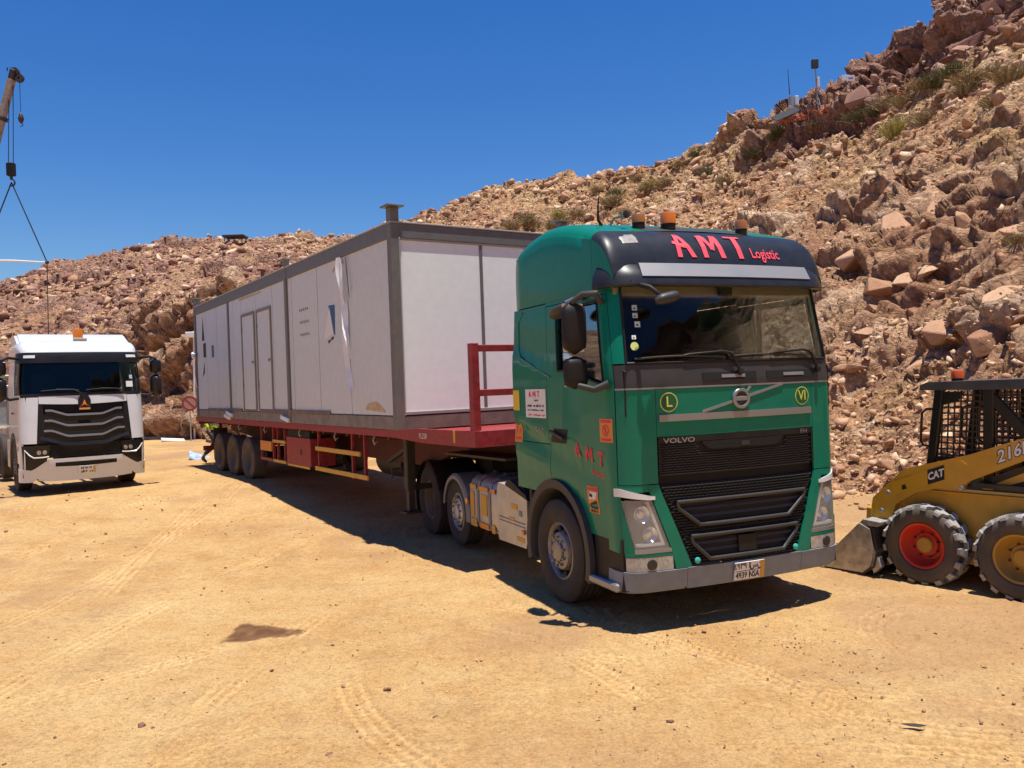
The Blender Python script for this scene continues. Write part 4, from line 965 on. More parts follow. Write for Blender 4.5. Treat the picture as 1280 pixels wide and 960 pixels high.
    # round stickers
    for uc, txt, sx in ((-.755, 'L', 1.0), (.755, 'VI', .9)):
        f_ = lambda a, b, k=0.0, uc=uc: S.p(uc+a, 2.015+b, .003+k)
        ring = [[(.088*math.cos(t), .088*math.sin(t)) for t in [2*math.pi*i/28 for i in range(28)]]]
        so = stencil('round_sticker', ring, 'sticker_yellow', T, f_)
        stencil('sticker_field', [[(.078*math.cos(2*math.pi*i/28), .078*math.sin(2*math.pi*i/28)) for i in range(28)]], 'sticker_green', so, lambda a, b: f_(a, b, .002))
        lettering('sticker_letter', txt, 'sticker_yellow', so, lambda a, b: f_(a, b, .004), .13, sx, .002)
    # windscreen
    S.rows(lin(2.36, 3.085, 12), lambda z: -1.13, lambda z: 1.13, 30, .0, .006).build('windscreen', 'windshield', T, 30)
    sl = MB(); sl.tube([S.p(u, 2.368, .004) for u in lin(-1.13, 1.13, 30)], .012, 6)
    for s in both: sl.tube([S.p(s*1.132, z, .003) for z in lin(2.368, 3.08, 10)], .012, 6)
    sl.build('windscreen_seal', 'black_plastic', T)
    for uc, zc, w_, h_, mm in ((-1.015, 2.865, .052, .05, 'sticker_pale'), (-1.015, 2.795, .052, .045, 'sticker_pale'), (-1.00, 2.715, .055, .052, 'sticker_mint'), (-1.045, 2.60, .04, .036, 'paper')):
        f_ = lambda a, b, k=0.0, uc=uc, zc=zc: S.p(uc+a, zc+b, .003+k)
        so = decal('glass_sticker', mm, T, f_, -w_/2, w_/2, -h_/2, h_/2, 2, 2)
        stencil('sticker_mark', [[(-w_*.25, -h_*.25), (w_*.1, -h_*.3), (w_*.15, 0), (-w_*.2, h_*.05)]], 'dark_grey', so, lambda a, b: f_(a, b, .001))
    stencil('glass_sticker', [[(.038*math.cos(2*math.pi*i/24), .038*math.sin(2*math.pi*i/24)) for i in range(24)]], 'sticker_lime', T, lambda a, b: S.p(-1.045+a, 2.52+b, .003))
    # wipers
    for x0, x1 in ((-1.05, .02), (-.05, .98)):
        wp = MB(); piv = S.p(x1-.02, 2.27, .03); el = S.p(x1-.10, 2.435, .04)
        wp.bar(piv, el, .025, .02, .004); wp.cyl(S.p(x1-.02, 2.26, .0), S.p(x1-.02, 2.26, .05), .03, .025, 12)
        wp.tube([el, S.p(x1-.20, 2.45, .035), S.p(x1-.55, 2.43, .03), S.p(x1-.60, 2.42, .025)], .011, 6)
        wo_ = wp.build('wiper', 'black_plastic', T)
        MB().tube([S.p(x1-.16-.92*t, 2.40 + .02*math.sin(t*3), .018) for t in lin(0, 1, 12)], .010, 6).build('wiper_blade', 'rubber', wo_)
    # visor, silver strip, roof
    ue = S.UC-.02
    S.strip(lin(-ue, ue, 50), [(-.02, 3.075), (.095, 3.045), (.122, 3.052), (.128, 3.068), (.108, 3.135), (.075, 3.19), (.0, 3.255), (-.10, 3.28), (-.12, 3.1)], 3.0).build('sun_visor', 'visor_black', T, 25)
    S.strip(lin(-.97, .97, 40), [(.090, 3.132), (.116, 3.140), (.050, 3.262), (.02, 3.268), (-.05, 3.262)], 3.0).build('visor_strip', 'mid_silver', T, 40)
    yz = ([.20, .24, .30, .38, .50, .70, 1.0, 1.3, 1.6, 1.9, 2.25, 2.34, 2.38], [3.22, 3.34, 3.455, 3.55, 3.62, 3.69, 3.78, 3.83, 3.845, 3.81, 3.73, 3.65, 3.45])
    def section(y):
        zt = float(np.interp(y, *yz)); q = max(0, (.62-y)/.5); w = 1.222 - .07*(1-math.sqrt(max(0, 1-q*q))); w -= .05*max(0, (y-2.1)/.28)**2
        rs = min(float(np.interp(y, [.2, .5, .9], [.085, .10, .15])), (zt-3.04)*.6); pts = []
        for j in range(5): pts.append((w, 3.04+(zt-rs-3.04)*j/4))
        for j in range(1, 9):
            t = math.pi/2*j/8; pts.append((w-rs*1.25*(1-math.cos(t)), zt-.022-rs+rs*math.sin(t)))
        w2 = pts[-1][0]
        for j in range(1, 9): x = w2*(1-j/8); pts.append((x, zt-.022*(x/w2)**2))
        return [(-x, y, z) for x, z in pts] + [(x, y, z) for x, z in pts[-2::-1]]
    ysf = [.20, .22, .24, .27, .30, .35, .40, .46, .52]
    MB().grid([section(y)[5:-5] for y in ysf]).build('roof_front_panel', 'visor_black', T, 45)
    MB().grid([section(y)[:6] for y in ysf]).build('roof_side', 'green_paint', T, 45); MB().grid([section(y)[-6:] for y in ysf]).build('roof_side', 'green_paint', T, 45)
    ysr = [.524] + lin(.57, 2.2, 30) + [2.26, 2.31, 2.345, 2.38]
    MB().grid([section(y) for y in ysr]).build('roof', 'green_paint', T, 45)
    MB().grid([[(x, y, float(np.interp(y, *yz))-.035*(x/.9)**2+.012) for y in lin(.53, .78, 4)] for x in lin(-.62, .62, 12)]).build('roof_hatch_panel', 'dark_grey', T)
    # patches on the sloping roof front: parameters (x, distance up the slope)
    def RF(a, b, k=0.0):
        y = b; zt = float(np.interp(y, *yz)); x = a; dz = float(np.interp(y+.01, *yz))-float(np.interp(y-.01, *yz)); n = Vector((0, -dz, .02)).normalized()
        sc_ = section(y); xs_ = [p_[0] for p_ in sc_]; zs_ = [p_[2] for p_ in sc_]
        return Vector((x, y, float(np.interp(x, xs_, zs_)))) + n*(k+.008)
    brush_word('brush_letters', 'pink_letter', T, lambda a, b: RF(-.47+a, .240+b*.58), .32, .27, .96)
    lettering('sign_lettering', 'Logistic', 'pink_letter', T, lambda a, b: RF(.55+a, .270+b*.55), .135, .82, .002, 'CENTER')
    for s in both:
        lm = MB(); P = [[(s*x, y, float(np.interp(y, *yz))-.035*(x/.9)**2-.0 + (.008 if x < 1.0 else -.035*((x-1.0)/.1)**1.5)) for y in lin(.33, .43, 4)] for x in lin(.84, 1.02, 8)]
        lm.grid(P, .012).build('marker_lamp', 'lamp_lens', T)
        MB().lathe([(0, 0), (.022, 0), (.018, .012), (0, .012)], 'y', 14).build('visor_bolt', 'black_gloss', T, 40, S.p(s*1.06, 3.06, .12))
    # beacons and aerials on the roof
    beacon(T, (-.58, .72, 3.71), .065, .085, 'amber_dark'); beacon(T, (-.28, .66, 3.70), .075, .115, 'amber'); beacon(T, (.55, .60, 3.67), .06, .09, 'amber_dark')
    an = MB(); an.tube([(-.85, .92, 3.70), (-.9, .94, 3.80), (-.92, .90, 3.92), (-.93, .84, 4.06)], [.02, .014, .008, .004], 6); an.build('aerial', 'black_plastic', T)
    hn = MB(); hn.tube([(-.80, .88, 3.74), (-.78, .84, 3.80), (-.76, .72, 3.80)], .012, 6); hn.lathe([(.015, .72), (.04, .64)], 'y', 14, (-.76, 0, 3.80)); hn.build('air_horn', 'silver', T)
    # mirrors (the photo shows them on one side only)
    for s in (-1,):
        mr = MB(); mr.tube([S.p(s*(UD+.05), 2.93, .02), (s*1.33, .28, 3.0), (s*1.42, .36, 3.0), (s*1.50, .42, 2.93)], [.03, .032, .03, .026], 10); arm = mr.build('mirror_arm', 'dark_grey', T, 50)
        lw = MB(); lw.tube([S.p(s*(UD+.05), 2.20, .01), (s*1.36, .30, 2.15), (s*1.47, .40, 2.19)], [.035, .03, .028], 10); lw.build('lower_mirror_arm', 'dark_grey', T, 50)
        for z0_, z1_, nm in ((2.47, 2.95, 'mirror'), (2.16, 2.455, 'wide_mirror')):
            h_ = MB(); P = []
            for z in lin(z0_, z1_, 8):
                t = (z-z0_)/(z1_-z0_); e_ = math.sqrt(max(.02, 1-(2*t-1)**6)); row = []
                for j in range(17):
                    a_ = math.pi*j/16; row.append((s*(1.47-.118*math.cos(a_)*e_), .45-.075*math.sin(a_)**.6*e_, z))
                P.append(row)
            h_.grid(P, .01); mo = h_.build(nm, 'black_plastic', T, 50)
            MB().cbox((s*1.47, .455, (z0_+z1_)/2), (.105, .004, (z1_-z0_)/2-.02), .003).build('mirror_glass', 'chrome', mo)
        # kerb mirror above the door
        km = MB(); P = []
        for i in range(9):
            t = i/8; rr_ = math.sqrt(max(.01, 1-(2*t-1)**2)); P.append([(s*(1.42+.10*rr_*math.cos(a_)), .62+.34*t, 2.93-.08*t+.055*rr_*math.sin(a_)) for a_ in [2*math.pi*j/14 for j in range(15)]])
        km.grid(P); ko = km.build('kerb_mirror', 'frame_dark', T, 60)
        MB().tube([S.p(s*uy(.62), 3.0, .0), (s*1.34, .60, 3.0), (s*1.42, .68, 2.96)], .02, 8).build('kerb_mirror_arm', 'silver', ko, 50)
    fm = MB(); P = []
    for i in range(9):
        t = i/8; rr_ = math.sqrt(max(.02, 1-(2*t-1)**4)); P.append([(-.98+.25*t+.02, -.10+.06*rr_*math.cos(a_), 2.90+.05*t+.05*rr_*math.sin(a_)) for a_ in [2*math.pi*j/14 for j in range(15)]])
    fo = fm.grid(P).build('front_mirror', 'frame_dark', T, 60)
    MB().tube([(-1.0, .05, 3.05), (-.98, -.06, 3.02), (-.90, -.09, 2.95)], .022, 8).build('front_mirror_arm', 'black_plastic', fo, 50)
    MB().cbox((.02, .21, 3.03), (.07, .03, .05), .01).build('camera_box', 'black_plastic', T)
    # inside of the cab
    inn = MB(); inn.prism([(.12, 1.9), (.12, 2.30), (.2, 2.36), (.62, 2.34), (.70, 2.2), (.70, 1.9)], 'x', -1.16, 1.16); inn.build('dashboard', 'black_plastic', T)
    MB().box(-1.2, 1.2, .3, 2.3, 1.25, 1.30).build('cab_floor', 'black_plastic', T)
    MB().box(-1.19, 1.19, 2.26, 2.30, 1.25, 3.6).build('back_wall', 'seat_cloth', T)
    MB().box(-1.18, 1.18, .36, 2.25, 3.10, 3.13).build('headliner', 'beige_trim', T)
    MB().box(-1.15, 1.15, .26, .45, 2.98, 3.09, .02).build('header_shelf', 'beige_trim', T)
    bunk = MB(); bunk.box(-1.15, 1.15, 1.6, 2.24, 1.8, 2.0, .03).build('bunk', 'seat_cloth', T)
    for s in both:
        se = MB(); se.cbox((s*.62, 1.05, 1.80), (.26, .26, .10), .04); so = se.build('seat', 'seat_cloth', T)
        bk = MB(); bk.cbox((s*.62, 1.34, 2.20), (.25, .08, .38), .05, Matrix.Rotation(R(-8), 3, 'X')); bk.cbox((s*.62, 1.42, 2.66), (.14, .06, .10), .04); bk.build('seat_back', 'seat_cloth', so)
        MB().box(s*.50, s*.74, .95, 1.2, 1.28, 1.72, .02).build('seat_base', 'black_plastic', so)
        MB().tube([(s*1.17, 1.12, z) for z in lin(1.6, 2.95, 4)], .03, 6).build('door_post_trim', 'seat_cloth', T)
    sw = MB(); sw.tube([Vector((.62, .70, 2.30)) + Matrix.Rotation(R(-25), 3, 'X') @ Vector((.22*math.cos(2*math.pi*i/24), .0, .22*math.sin(2*math.pi*i/24))) for i in range(24)], .016, 6, True); sw.tube([(.62, .55, 2.2), (.62, .70, 2.30)], .03, 6)
    sw.build('steering_wheel', 'black_plastic', T, 50)
    # panels on the flank: stickers and lettering
    def SL(y0, z0_, slope=0.0, k=.004): return lambda a, b: S.p(-uy(y0)+a, z0_+b+slope*a, k)
    so = decal('company_plate', 'paper', T, SL(1.76, 2.01), -.25, .25, -.15, .15)
    brush_word('plate_brand', 'red_letter', so, lambda a, b: SL(1.92, 2.075, 0, .006)(a, b), .065, .30, 1.5)
    lettering('plate_text', 'Logistic', 'dark_grey', so, SL(1.74, 2.045, 0, .006), .032, 1.15, .0006)
    for k, (z_, hh, mm) in enumerate(((1.985, .030, 'black_ink'), (1.94, .020, 'black_ink'), (1.89, .024, 'red_letter'))): scribble('plate_text', mm, so, SL(1.76, z_, 0, .006), .40, hh, 20, k+3)
    decal('yellow_strip', 'yellow_vivid', T, SL(2.26, 2.04), -.085, .085, -.11, .11)
    so = decal('warning_sticker', 'orange_tape', T, SL(2.26, 1.68), -.10, .10, -.10, .10)
    mk = [[(-.06, .0), (-.03, .0), (-.03, .08), (-.06, .08)], [(.02, .0), (.05, .0), (.05, .08), (.02, .08)], [(-.07, -.07), (.07, -.07), (.07, -.045), (-.07, -.045)]]
    stencil('warning_marks', mk, 'red_letter', so, SL(2.26, 1.68, 0, .006))
    so = decal('warning_sticker', 'orange_tape', T, SL(.335, 1.78), -.10, .10, -.105, .105)
    ring = []
    for i in range(20):
        t0, t1 = 2*math.pi*i/20, 2*math.pi*(i+1)/20; ring.append([(.055*math.cos(t0), .055*math.sin(t0)), (.055*math.cos(t1), .055*math.sin(t1)), (.042*math.cos(t1), .042*math.sin(t1)), (.042*math.cos(t0), .042*math.sin(t0))])
    stencil('warning_marks', ring + [[(-.04, .03), (-.03, .04), (.04, -.03), (.03, -.04)], [(-.08, .07), (.08, .07), (.08, .095), (-.08, .095)], [(-.08, -.095), (.08, -.095), (.08, -.07), (-.08, -.07)], [(-.012, -.035), (.006, -.035), (.006, .035), (-.012, .035)]], 'red_letter', so, SL(.335, 1.78, 0, .006))
    tag(brush_word('flank_letters', 'red_letter', T, SL(.93, 1.52, -.14, .004), .135, .55, 1.25), kind='stuff')
    lettering('flank_text', 'Logistic', 'red_letter', T, SL(.53, 1.375, -.16, .004), .065, 1.2, .002)
    so = decal('camera_sticker', 'orange_tape', T, SL(.64, 1.125), -.10, .10, -.125, .125)
    stencil('sticker_art', [[(-.09, .085), (.09, .085), (.09, .115), (-.09, .115)]], 'red_letter', so, SL(.64, 1.125, 0, .006))
    stencil('sticker_photo', [[(-.07, .0), (.05, .01), (.08, .075), (-.05, .075)]], 'paper', so, SL(.64, 1.125, 0, .006))
    stencil('sticker_arrow', [[(-.08, -.045), (.07, .0), (.07, -.025), (-.06, -.06)], [(-.06, .03), (-.01, .02), (.0, .045), (-.05, .06)]], 'black_ink', so, SL(.64, 1.125, 0, .008))
    lettering('sticker_words', 'ANGLES\nMORTS', 'black_ink', so, SL(.64, 1.035, 0, .008), .035, 1.2, .001)
    lettering('model_number', '460', 'silver', T, SL(1.68, 1.73, -.14, .004), .10, 1.6, .0)
    # chassis
    fr = MB()
    for s in both: fr.box(s*.38, s*.46, .9, 6.55, .68, .96, .01)
    for y in (2.6, 3.6, 4.3, 5.2, 6.3): fr.box(-.4, .4, y-.05, y+.05, .72, .92)
    fr.build('chassis', 'dark_steel', T)
    ax = MB()
    for y in (1.38, 4.55, 5.78): ax.cyl((-1.0, y, .52), (1.0, y, .52), .07, None, 12)
    ax.cbox((0, 5.78, .55), (.22, .25, .24), .08); ax.build('axles', 'dark_steel', T)
    MB().box(-.42, .42, .7, 2.0, .55, 1.22, .05).build('engine', 'dark_steel', T)
    fw = MB(); fw.cbox((0, 5.35, 1.17), (.46, .42, .04), .02); fw.box(-.5, .5, 5.0, 5.7, .96, 1.13); fw.build('fifth_wheel', 'dark_steel', T)
    MB().box(-.9, .9, 2.45, 2.55, .85, 1.35, .02).build('rear_cross_plate', 'black_plastic', T)
    su = MB()
    for i in range(3):
        c = [Vector((-.3+.18*i, 2.45, 1.65)) + Vector((.05*math.sin(t*9)*(.3+t), t*.95, -.12*math.sin(t*math.pi)+.05*math.cos(t*9))) for t in lin(0, 1, 24)]; su.tube(c, .016, 6)
    su.build('air_lines', 'teal_cap', T, 50)
    MB().tube([(-.98, 2.5, 1.70), (-.9, 2.62, 1.90), (-.72, 2.75, 1.92), (-.6, 2.85, 1.75)], .02, 8).build('coiled_cable', 'wood_grey', T, 50)
    # tank and battery box on the visible side, tank on the other
    for s in both:
        pf = [(.62, .42), (.66, .38), (1.12, .38), (1.2, .42), (1.235, .52), (1.235, .88), (1.20, 1.0), (1.12, 1.06), (.66, 1.06), (.62, 1.02)]
        tk = MB(); P = []
        for y, ins in ((3.02, .03), (3.05, 0), (3.95, 0), (3.98, .03)):
            P.append([(s*(x*(1-ins)+.93*ins), y, z*(1-ins)+.72*ins) for x, z in pf + pf[:1]])
        tk.grid(P); n = len(pf); tk.add([P[0][i] for i in range(n)], [tuple(range(n))]); tk.add([P[-1][i] for i in range(n)], [tuple(range(n))]); to = tk.build('fuel_tank', 'aluminium', T, 35)
        for y in (3.26, 3.66):
            sb = MB(); sb.grid([[(s*(x*1.012-.01), yy_, z*1.012-.008) for x, z in pf + pf[:1]] for yy_ in (y-.035, y+.035)], .006); sb.build('tank_strap', 'mid_grey', to)
        MB().cyl((s*.9, 3.45, 1.06), (s*.9, 3.45, 1.11), .06, .06, 18).build('filler_cap', 'dark_grey', to)
        MB().cyl((s*.9, 3.85, 1.06), (s*.9, 3.85, 1.11), .045, .04, 14).build('vent_cap', 'dark_grey', to)
        bx = MB(); bx.prism([(2.14, .52), (2.20, .40), (2.98, .38), (3.0, .42), (3.0, 1.0), (2.96, 1.06), (2.30, 1.04), (2.14, .96)], 'x', s*1.24, s*.62); bo = bx.build('battery_box', 'aluminium', T, 30)
        MB().prism([(2.10, .94), (2.16, 1.0), (2.6, 1.13), (2.72, 1.08), (2.72, 1.05), (2.2, .96)], 'x', s*1.25, s*.64).build('box_lid', 'black_plastic', T)
        ridge = MB()
        for z in (.62, .66): ridge.box(s*1.238, s*1.247, 2.2, 2.95, z, z+.012, .003)
        ridge.box(s*1.238, s*1.25, 2.28, 2.36, .74, .80, .004); ridge.build('box_ribs', 'mid_grey', bo)
        if s < 0:
            tp = [(2.24, 2.44, .455, .505), (2.5, 2.64, .66, .70), (2.40, 2.58, .80, .86), (3.10, 3.2, .42, .52), (3.31, 3.6, .43, .50), (3.35, 3.55, .60, .86), (3.31, 3.6, .90, .955), (3.72, 3.93, .42, .52), (3.72, 3.93, .90, .955), (3.80, 3.93, .55, .86), (3.08, 3.2, .90, .955)]
            for y0_, y1_, z0_, z1_ in tp: MB().box(-1.239, -1.246, y0_, y1_, z0_, z1_, .001).build('reflective_tape', random.choice(['yellow_tape', 'orange_tape', 'yellow_tape']), to)
            MB().box(-1.244, -1.27, 2.2, 2.26, .55, .60, .006).build('side_marker', 'amber', bo)
    # wheels: steer, small lifting axle, twin drive wheels
    ws = wheel(T, .52, .33, 'steer', 'wheel_alloy'); wp = wheel(T, .45, .29, 'steer', 'aluminium', rr=.255); wd = wheel(T, .52, .30, 'drive', 'rim_dusty')
    for s in both:
        put_wheel(ws, T, s*1.10, 1.38, .52, s > 0); put_wheel(wp, T, s*1.09, 4.55, .50, s > 0)
        put_wheel(wd, T, s*1.10, 5.78, .52, s > 0); put_wheel(wd, T, s*.76, 5.78, .52, s > 0)
        # guards over the rear wheels
        for yc, zc, rad, a0, a1, mm in ((4.55, .50, .53, -8, 172, 'mid_grey'), (5.78, .52, .60, 20, 205, 'black_plastic')):
            P = []
            for i in range(19):
                t = R(a0+(a1-a0)*i/18); P.append([(s*x, yc-(rad+o)*math.cos(t), zc+(rad+o)*math.sin(t)) for x, o in ((.90, 0), (1.22, 0), (1.25, -.03), (1.25, -.08))] if mm == 'mid_grey' else [(s*x, yc-(rad+o)*math.cos(t), zc+(rad+o)*math.sin(t)) for x, o in ((.58, 0), (1.25, 0), (1.262, -.025))])
            MB().grid(P, .012).build('wheel_guard', mm, T, 40)
        if s < 0: MB().lathe([(0, 0), (.04, 0), (.035, .02), (0, .025)], 'x', 14).build('side_marker', 'amber', T, 40, (-1.27, 4.02, .72))
    return T
mat('lamp_bowl', (.13, .125, .115), .3, .3); mat('lamp_white', (.72, .72, .70), .25, coat=.6, dirt=.06); mat('visor_black', (.012, .014, .018), .35, dirt=.06, dcol=(.18, .17, .16), coat=.1, dscale=6, spec=.3)
mat('mid_silver', (.33, .34, .35), .4, .4, dirt=.15); mat('sticker_yellow', (.62, .66, .10), .5); mat('sticker_green', (.005, .10, .035), .5)
mat('sticker_pale', (.45, .55, .52), .6, var=.15, vscale=60); mat('sticker_mint', (.50, .66, .60), .6); mat('sticker_lime', (.62, .70, .22), .6)
mat('galv_light', (.50, .51, .52), .35, dirt=.08); mat('wheel_alloy', (.33, .32, .30), .35, .7, dirt=.3, dcol=(.25, .19, .13))
mat('mesh_black', (.055, .056, .060), .45, spec=.4); mat('frame_dark', (.030, .031, .033), .45, dirt=.03, spec=.35)
def milky(name, col, mixf):
    m = mat(name, col, .12, coat=.8, dirt=.15, dcol=(.45, .36, .26)); N = m.node_tree.nodes; L = m.node_tree.links
    t = N.new('ShaderNodeBsdfTransparent'); x = N.new('ShaderNodeMixShader'); x.inputs[0].default_value = mixf
    L.new(t.outputs[0], x.inputs[1]); L.new(N['Principled BSDF'].outputs[0], x.inputs[2]); L.new(x.outputs[0], N['Material Output'].inputs['Surface'])
milky('lamp_clear', (.55, .53, .48), .24)
green_truck()
# ------------------------------------------------------------------ red trailer (local frame: x 0 = near deck edge, y back from the cabin's front end)
def trailer():
    W = 2.9; y0, y1 = -2.1, 12.65; zt = 1.63; g = .27
    T = thing('flatbed_trailer', 'long red flatbed trailer with yellow reflective side guards carrying the grey cabin', 'trailer', (TK[0], TK[1], 0), TYAW)
    both = (0, W)
    dk = MB(); dk.box(.06, W-.06, y0+.04, y1-.02, zt-.06, zt-.012).build('deck', 'red_worn', T)
    # raised nose of the deck: side rails step up towards the headboard
    for x, s in ((0, 1), (W, -1)):
        r_ = MB(); r_.prism([(y1, zt-.115), (y1, zt), (.3, zt), (-.6, zt+.045), (y0, zt+.055), (y0, zt-.14), (-.8, zt-.14), (.2, zt-.10)], 'x', x, x+s*.06); r_.build('side_rail', 'red_worn' if x == 0 else 'red_paint', T)
    MB().box(.06, W-.06, y0, y0+.06, zt-.14, zt+.055, .006).build('front_beam', 'red_worn', T)
    MB().box(.06, W-.06, y1-.06, y1, zt-.20, zt, .006).build('rear_beam', 'red_paint', T)
    lettering('fleet_number', 'FL258', 'paper', T, lambda a, b: Vector((-.004, -.75-a, zt-.05+b)), .10, .9)
    MB().box(-.006, .0, -1.62, -1.57, zt-.10, zt+.05, .001).build('yellow_mark', 'yellow_tape', T)
    # headboard
    for x in (.07, W-.07): MB().cbox((x, y0+.10, zt+.56), (.05, .05, .53), .006).build('headboard_post', 'red_worn', T)
    for z in (zt+1.03, zt+.50): MB().box(.12, W-.12, y0+.07, y0+.13, z-.04, z+.04, .006).build('headboard_rail', 'red_worn', T)
    # main beams: shallow neck, deep behind
    for x in (W/2-.5, W/2+.5):
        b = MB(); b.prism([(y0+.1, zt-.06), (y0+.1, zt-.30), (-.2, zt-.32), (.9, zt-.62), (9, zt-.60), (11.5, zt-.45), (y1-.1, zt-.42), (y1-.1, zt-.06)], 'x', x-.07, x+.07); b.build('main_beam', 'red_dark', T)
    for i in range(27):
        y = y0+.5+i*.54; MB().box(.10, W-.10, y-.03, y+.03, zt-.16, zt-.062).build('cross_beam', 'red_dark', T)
    # kingpin plate, landing legs
    MB().box(.5, W-.5, y0+.15, -.4, zt-.345, zt-.315).build('kingpin_plate', 'dark_steel', T)
    for x in (.42, W-.42):
        l = MB(); l.cbox((x, .56, 1.10), (.07, .06, .38), .01); l.cbox((x, .56, .64), (.05, .045, .25), .006); l.cbox((x, .56, .40), (.13, .12, .015), .004); lo = l.build('landing_leg', 'dark_steel', T)
        MB().bar((x, .56, 1.35), (x, 1.25, 1.1), .06, .05).build('leg_brace', 'dark_steel', lo)
    MB().tube([(.30, .52, 1.05), (.12, .52, 1.05), (.12, .52, .92)], .014, 6).build('leg_crank', 'dark_steel', T)
    MB().bar((.42, .6, .75), (W-.42, .6, .75), .05, .08).build('leg_cross_brace', 'dark_steel', T)
    # side guards on the visible edge and their mirror twins
    for x, s in ((.10, 1), (W-.10, -1)):
        for (a, b, z, wd) in ((1.64, 3.64, 1.21, .075), (1.36, 3.68, .86, .075)): MB().box(x-.015*s, x+.015*s, a, b, z-wd/2, z+wd/2, .004).build('side_guard', 'yellow_tape', T)
        for (a, b, z, wd) in ((5.35, 6.15, 1.24, .06), (5.35, 6.15, .85, .06)): MB().box(x-.015*s, x+.015*s, a, b, z-wd/2, z+wd/2, .004).build('side_guard', 'yellow_tape', T)
        MB().box(x-.018*s, x+.015*s, 6.25, 7.0, 1.02, 1.22, .004).build('amber_board', 'orange_tape', T)
        MB().box(x-.015*s, x+.015*s, 6.2, 7.02, .82, .88, .004).build('lower_guard', 'red_worn', T)
        for y in (1.5, 2.0, 3.55, 5.45, 5.9, 6.2, 7.02): MB().bar((x+.03*s, y, zt-.10), (x+.03*s, y, .83 if y != 2.0 else .80), .04, .05, .004).build('guard_post', 'red_worn', T)
        tb = MB(); tb.prism([(3.90, .86), (5.26, .80), (5.26, 1.36), (3.90, 1.36)], 'x', x-.01*s, x+.45*s); to = tb.build('tool_box', 'red_worn', T)
        MB().box(x-.012*s, x-.017*s, 3.95, 5.2, .81, .85).build('box_strip', 'yellow_tape', to)
        bs = MB(); bs.box(x-.012*s, x-.02*s, 3.9, 3.93, .84, 1.5); MB().box(x-.012*s, x-.022*s, 4.4, 4.46, 1.05, 1.15, .003).build('box_latch', 'dark_steel', to)
        MB().box(x-.0*s, x+.4*s, 3.95, 5.2, 1.37, 1.50).build('box_shelf', 'dark_recess', T)
        for y in (1.0, 2.6, 4.4, 6.6, 8.6, 10.6):
            MB().tube([(x-.02*s, y, zt-.12), (x-.05*s, y, zt-.17), (x-.02*s, y+.02, zt-.24), (x+.02*s, y+.02, zt-.2)], .012, 6).build('lashing_hook', 'galv', T)
        MB().box(x+.05*s, x+.08*s, 11.6, 12.3, .95, 1.02).build('rear_guard', 'red_paint', T)
        fl = MB(); fl.box(x+.05*s, x+.4*s, 11.40, 11.42, .55, 1.35).build('mud_flap', 'rubber', T)
    for x in (.35, W-.35): MB().box(x-.25, x+.25, y1-.01, y1+.02, zt-.18, zt-.06, .004).build('tail_lamp', 'rim_red', T)
    MB().box(.15, W-.15, y1-.12, y1-.02, .72, .84, .006).build('rear_bumper', 'red_paint', T)
    for x in (.6, W-.6): MB().bar((x, y1-.1, .8), (x, y1-.1, zt-.2), .06, .06).build('bumper_stay', 'red_dark', T)
    # axles and wheels
    wt = wheel(T, .485, .36, 'drive', 'rim_dusty', 'rubber_dusty2', holes=8)
    for y in (8.15, 9.45, 10.75):
        MB().cyl((.3, y, g+.485), (W-.3, y, g+.485), .075, None, 12).build('axle', 'dark_steel', T)
        MB().box(.75, .87, y-.5, y+.35, g+.40, g+.50, .01).build('leaf_spring', 'dark_steel', T)
        MB().box(W-.87, W-.75, y-.5, y+.35, g+.40, g+.50, .01).build('leaf_spring', 'dark_steel', T)
        put_wheel(wt, T, .27, y, g+.485); put_wheel(wt, T, W-.27, y, g+.485-.0, True)
    MB().cyl((W/2, 6.2, 1.0), (W/2, 7.2, 1.0), .15, None, 16).build('air_tank', 'dark_steel', T)
    MB().cyl((1.2, 1.9, 1.0), (1.2, 2.9, 1.0), .30, None, 20).build('spare_drum', 'dark_steel', T)
    return T
mat('rubber_dusty2', (.05, .046, .04), .85, dirt=.5, dcol=(.24, .18, .13), bump=.3, bscale=120)
trailer()

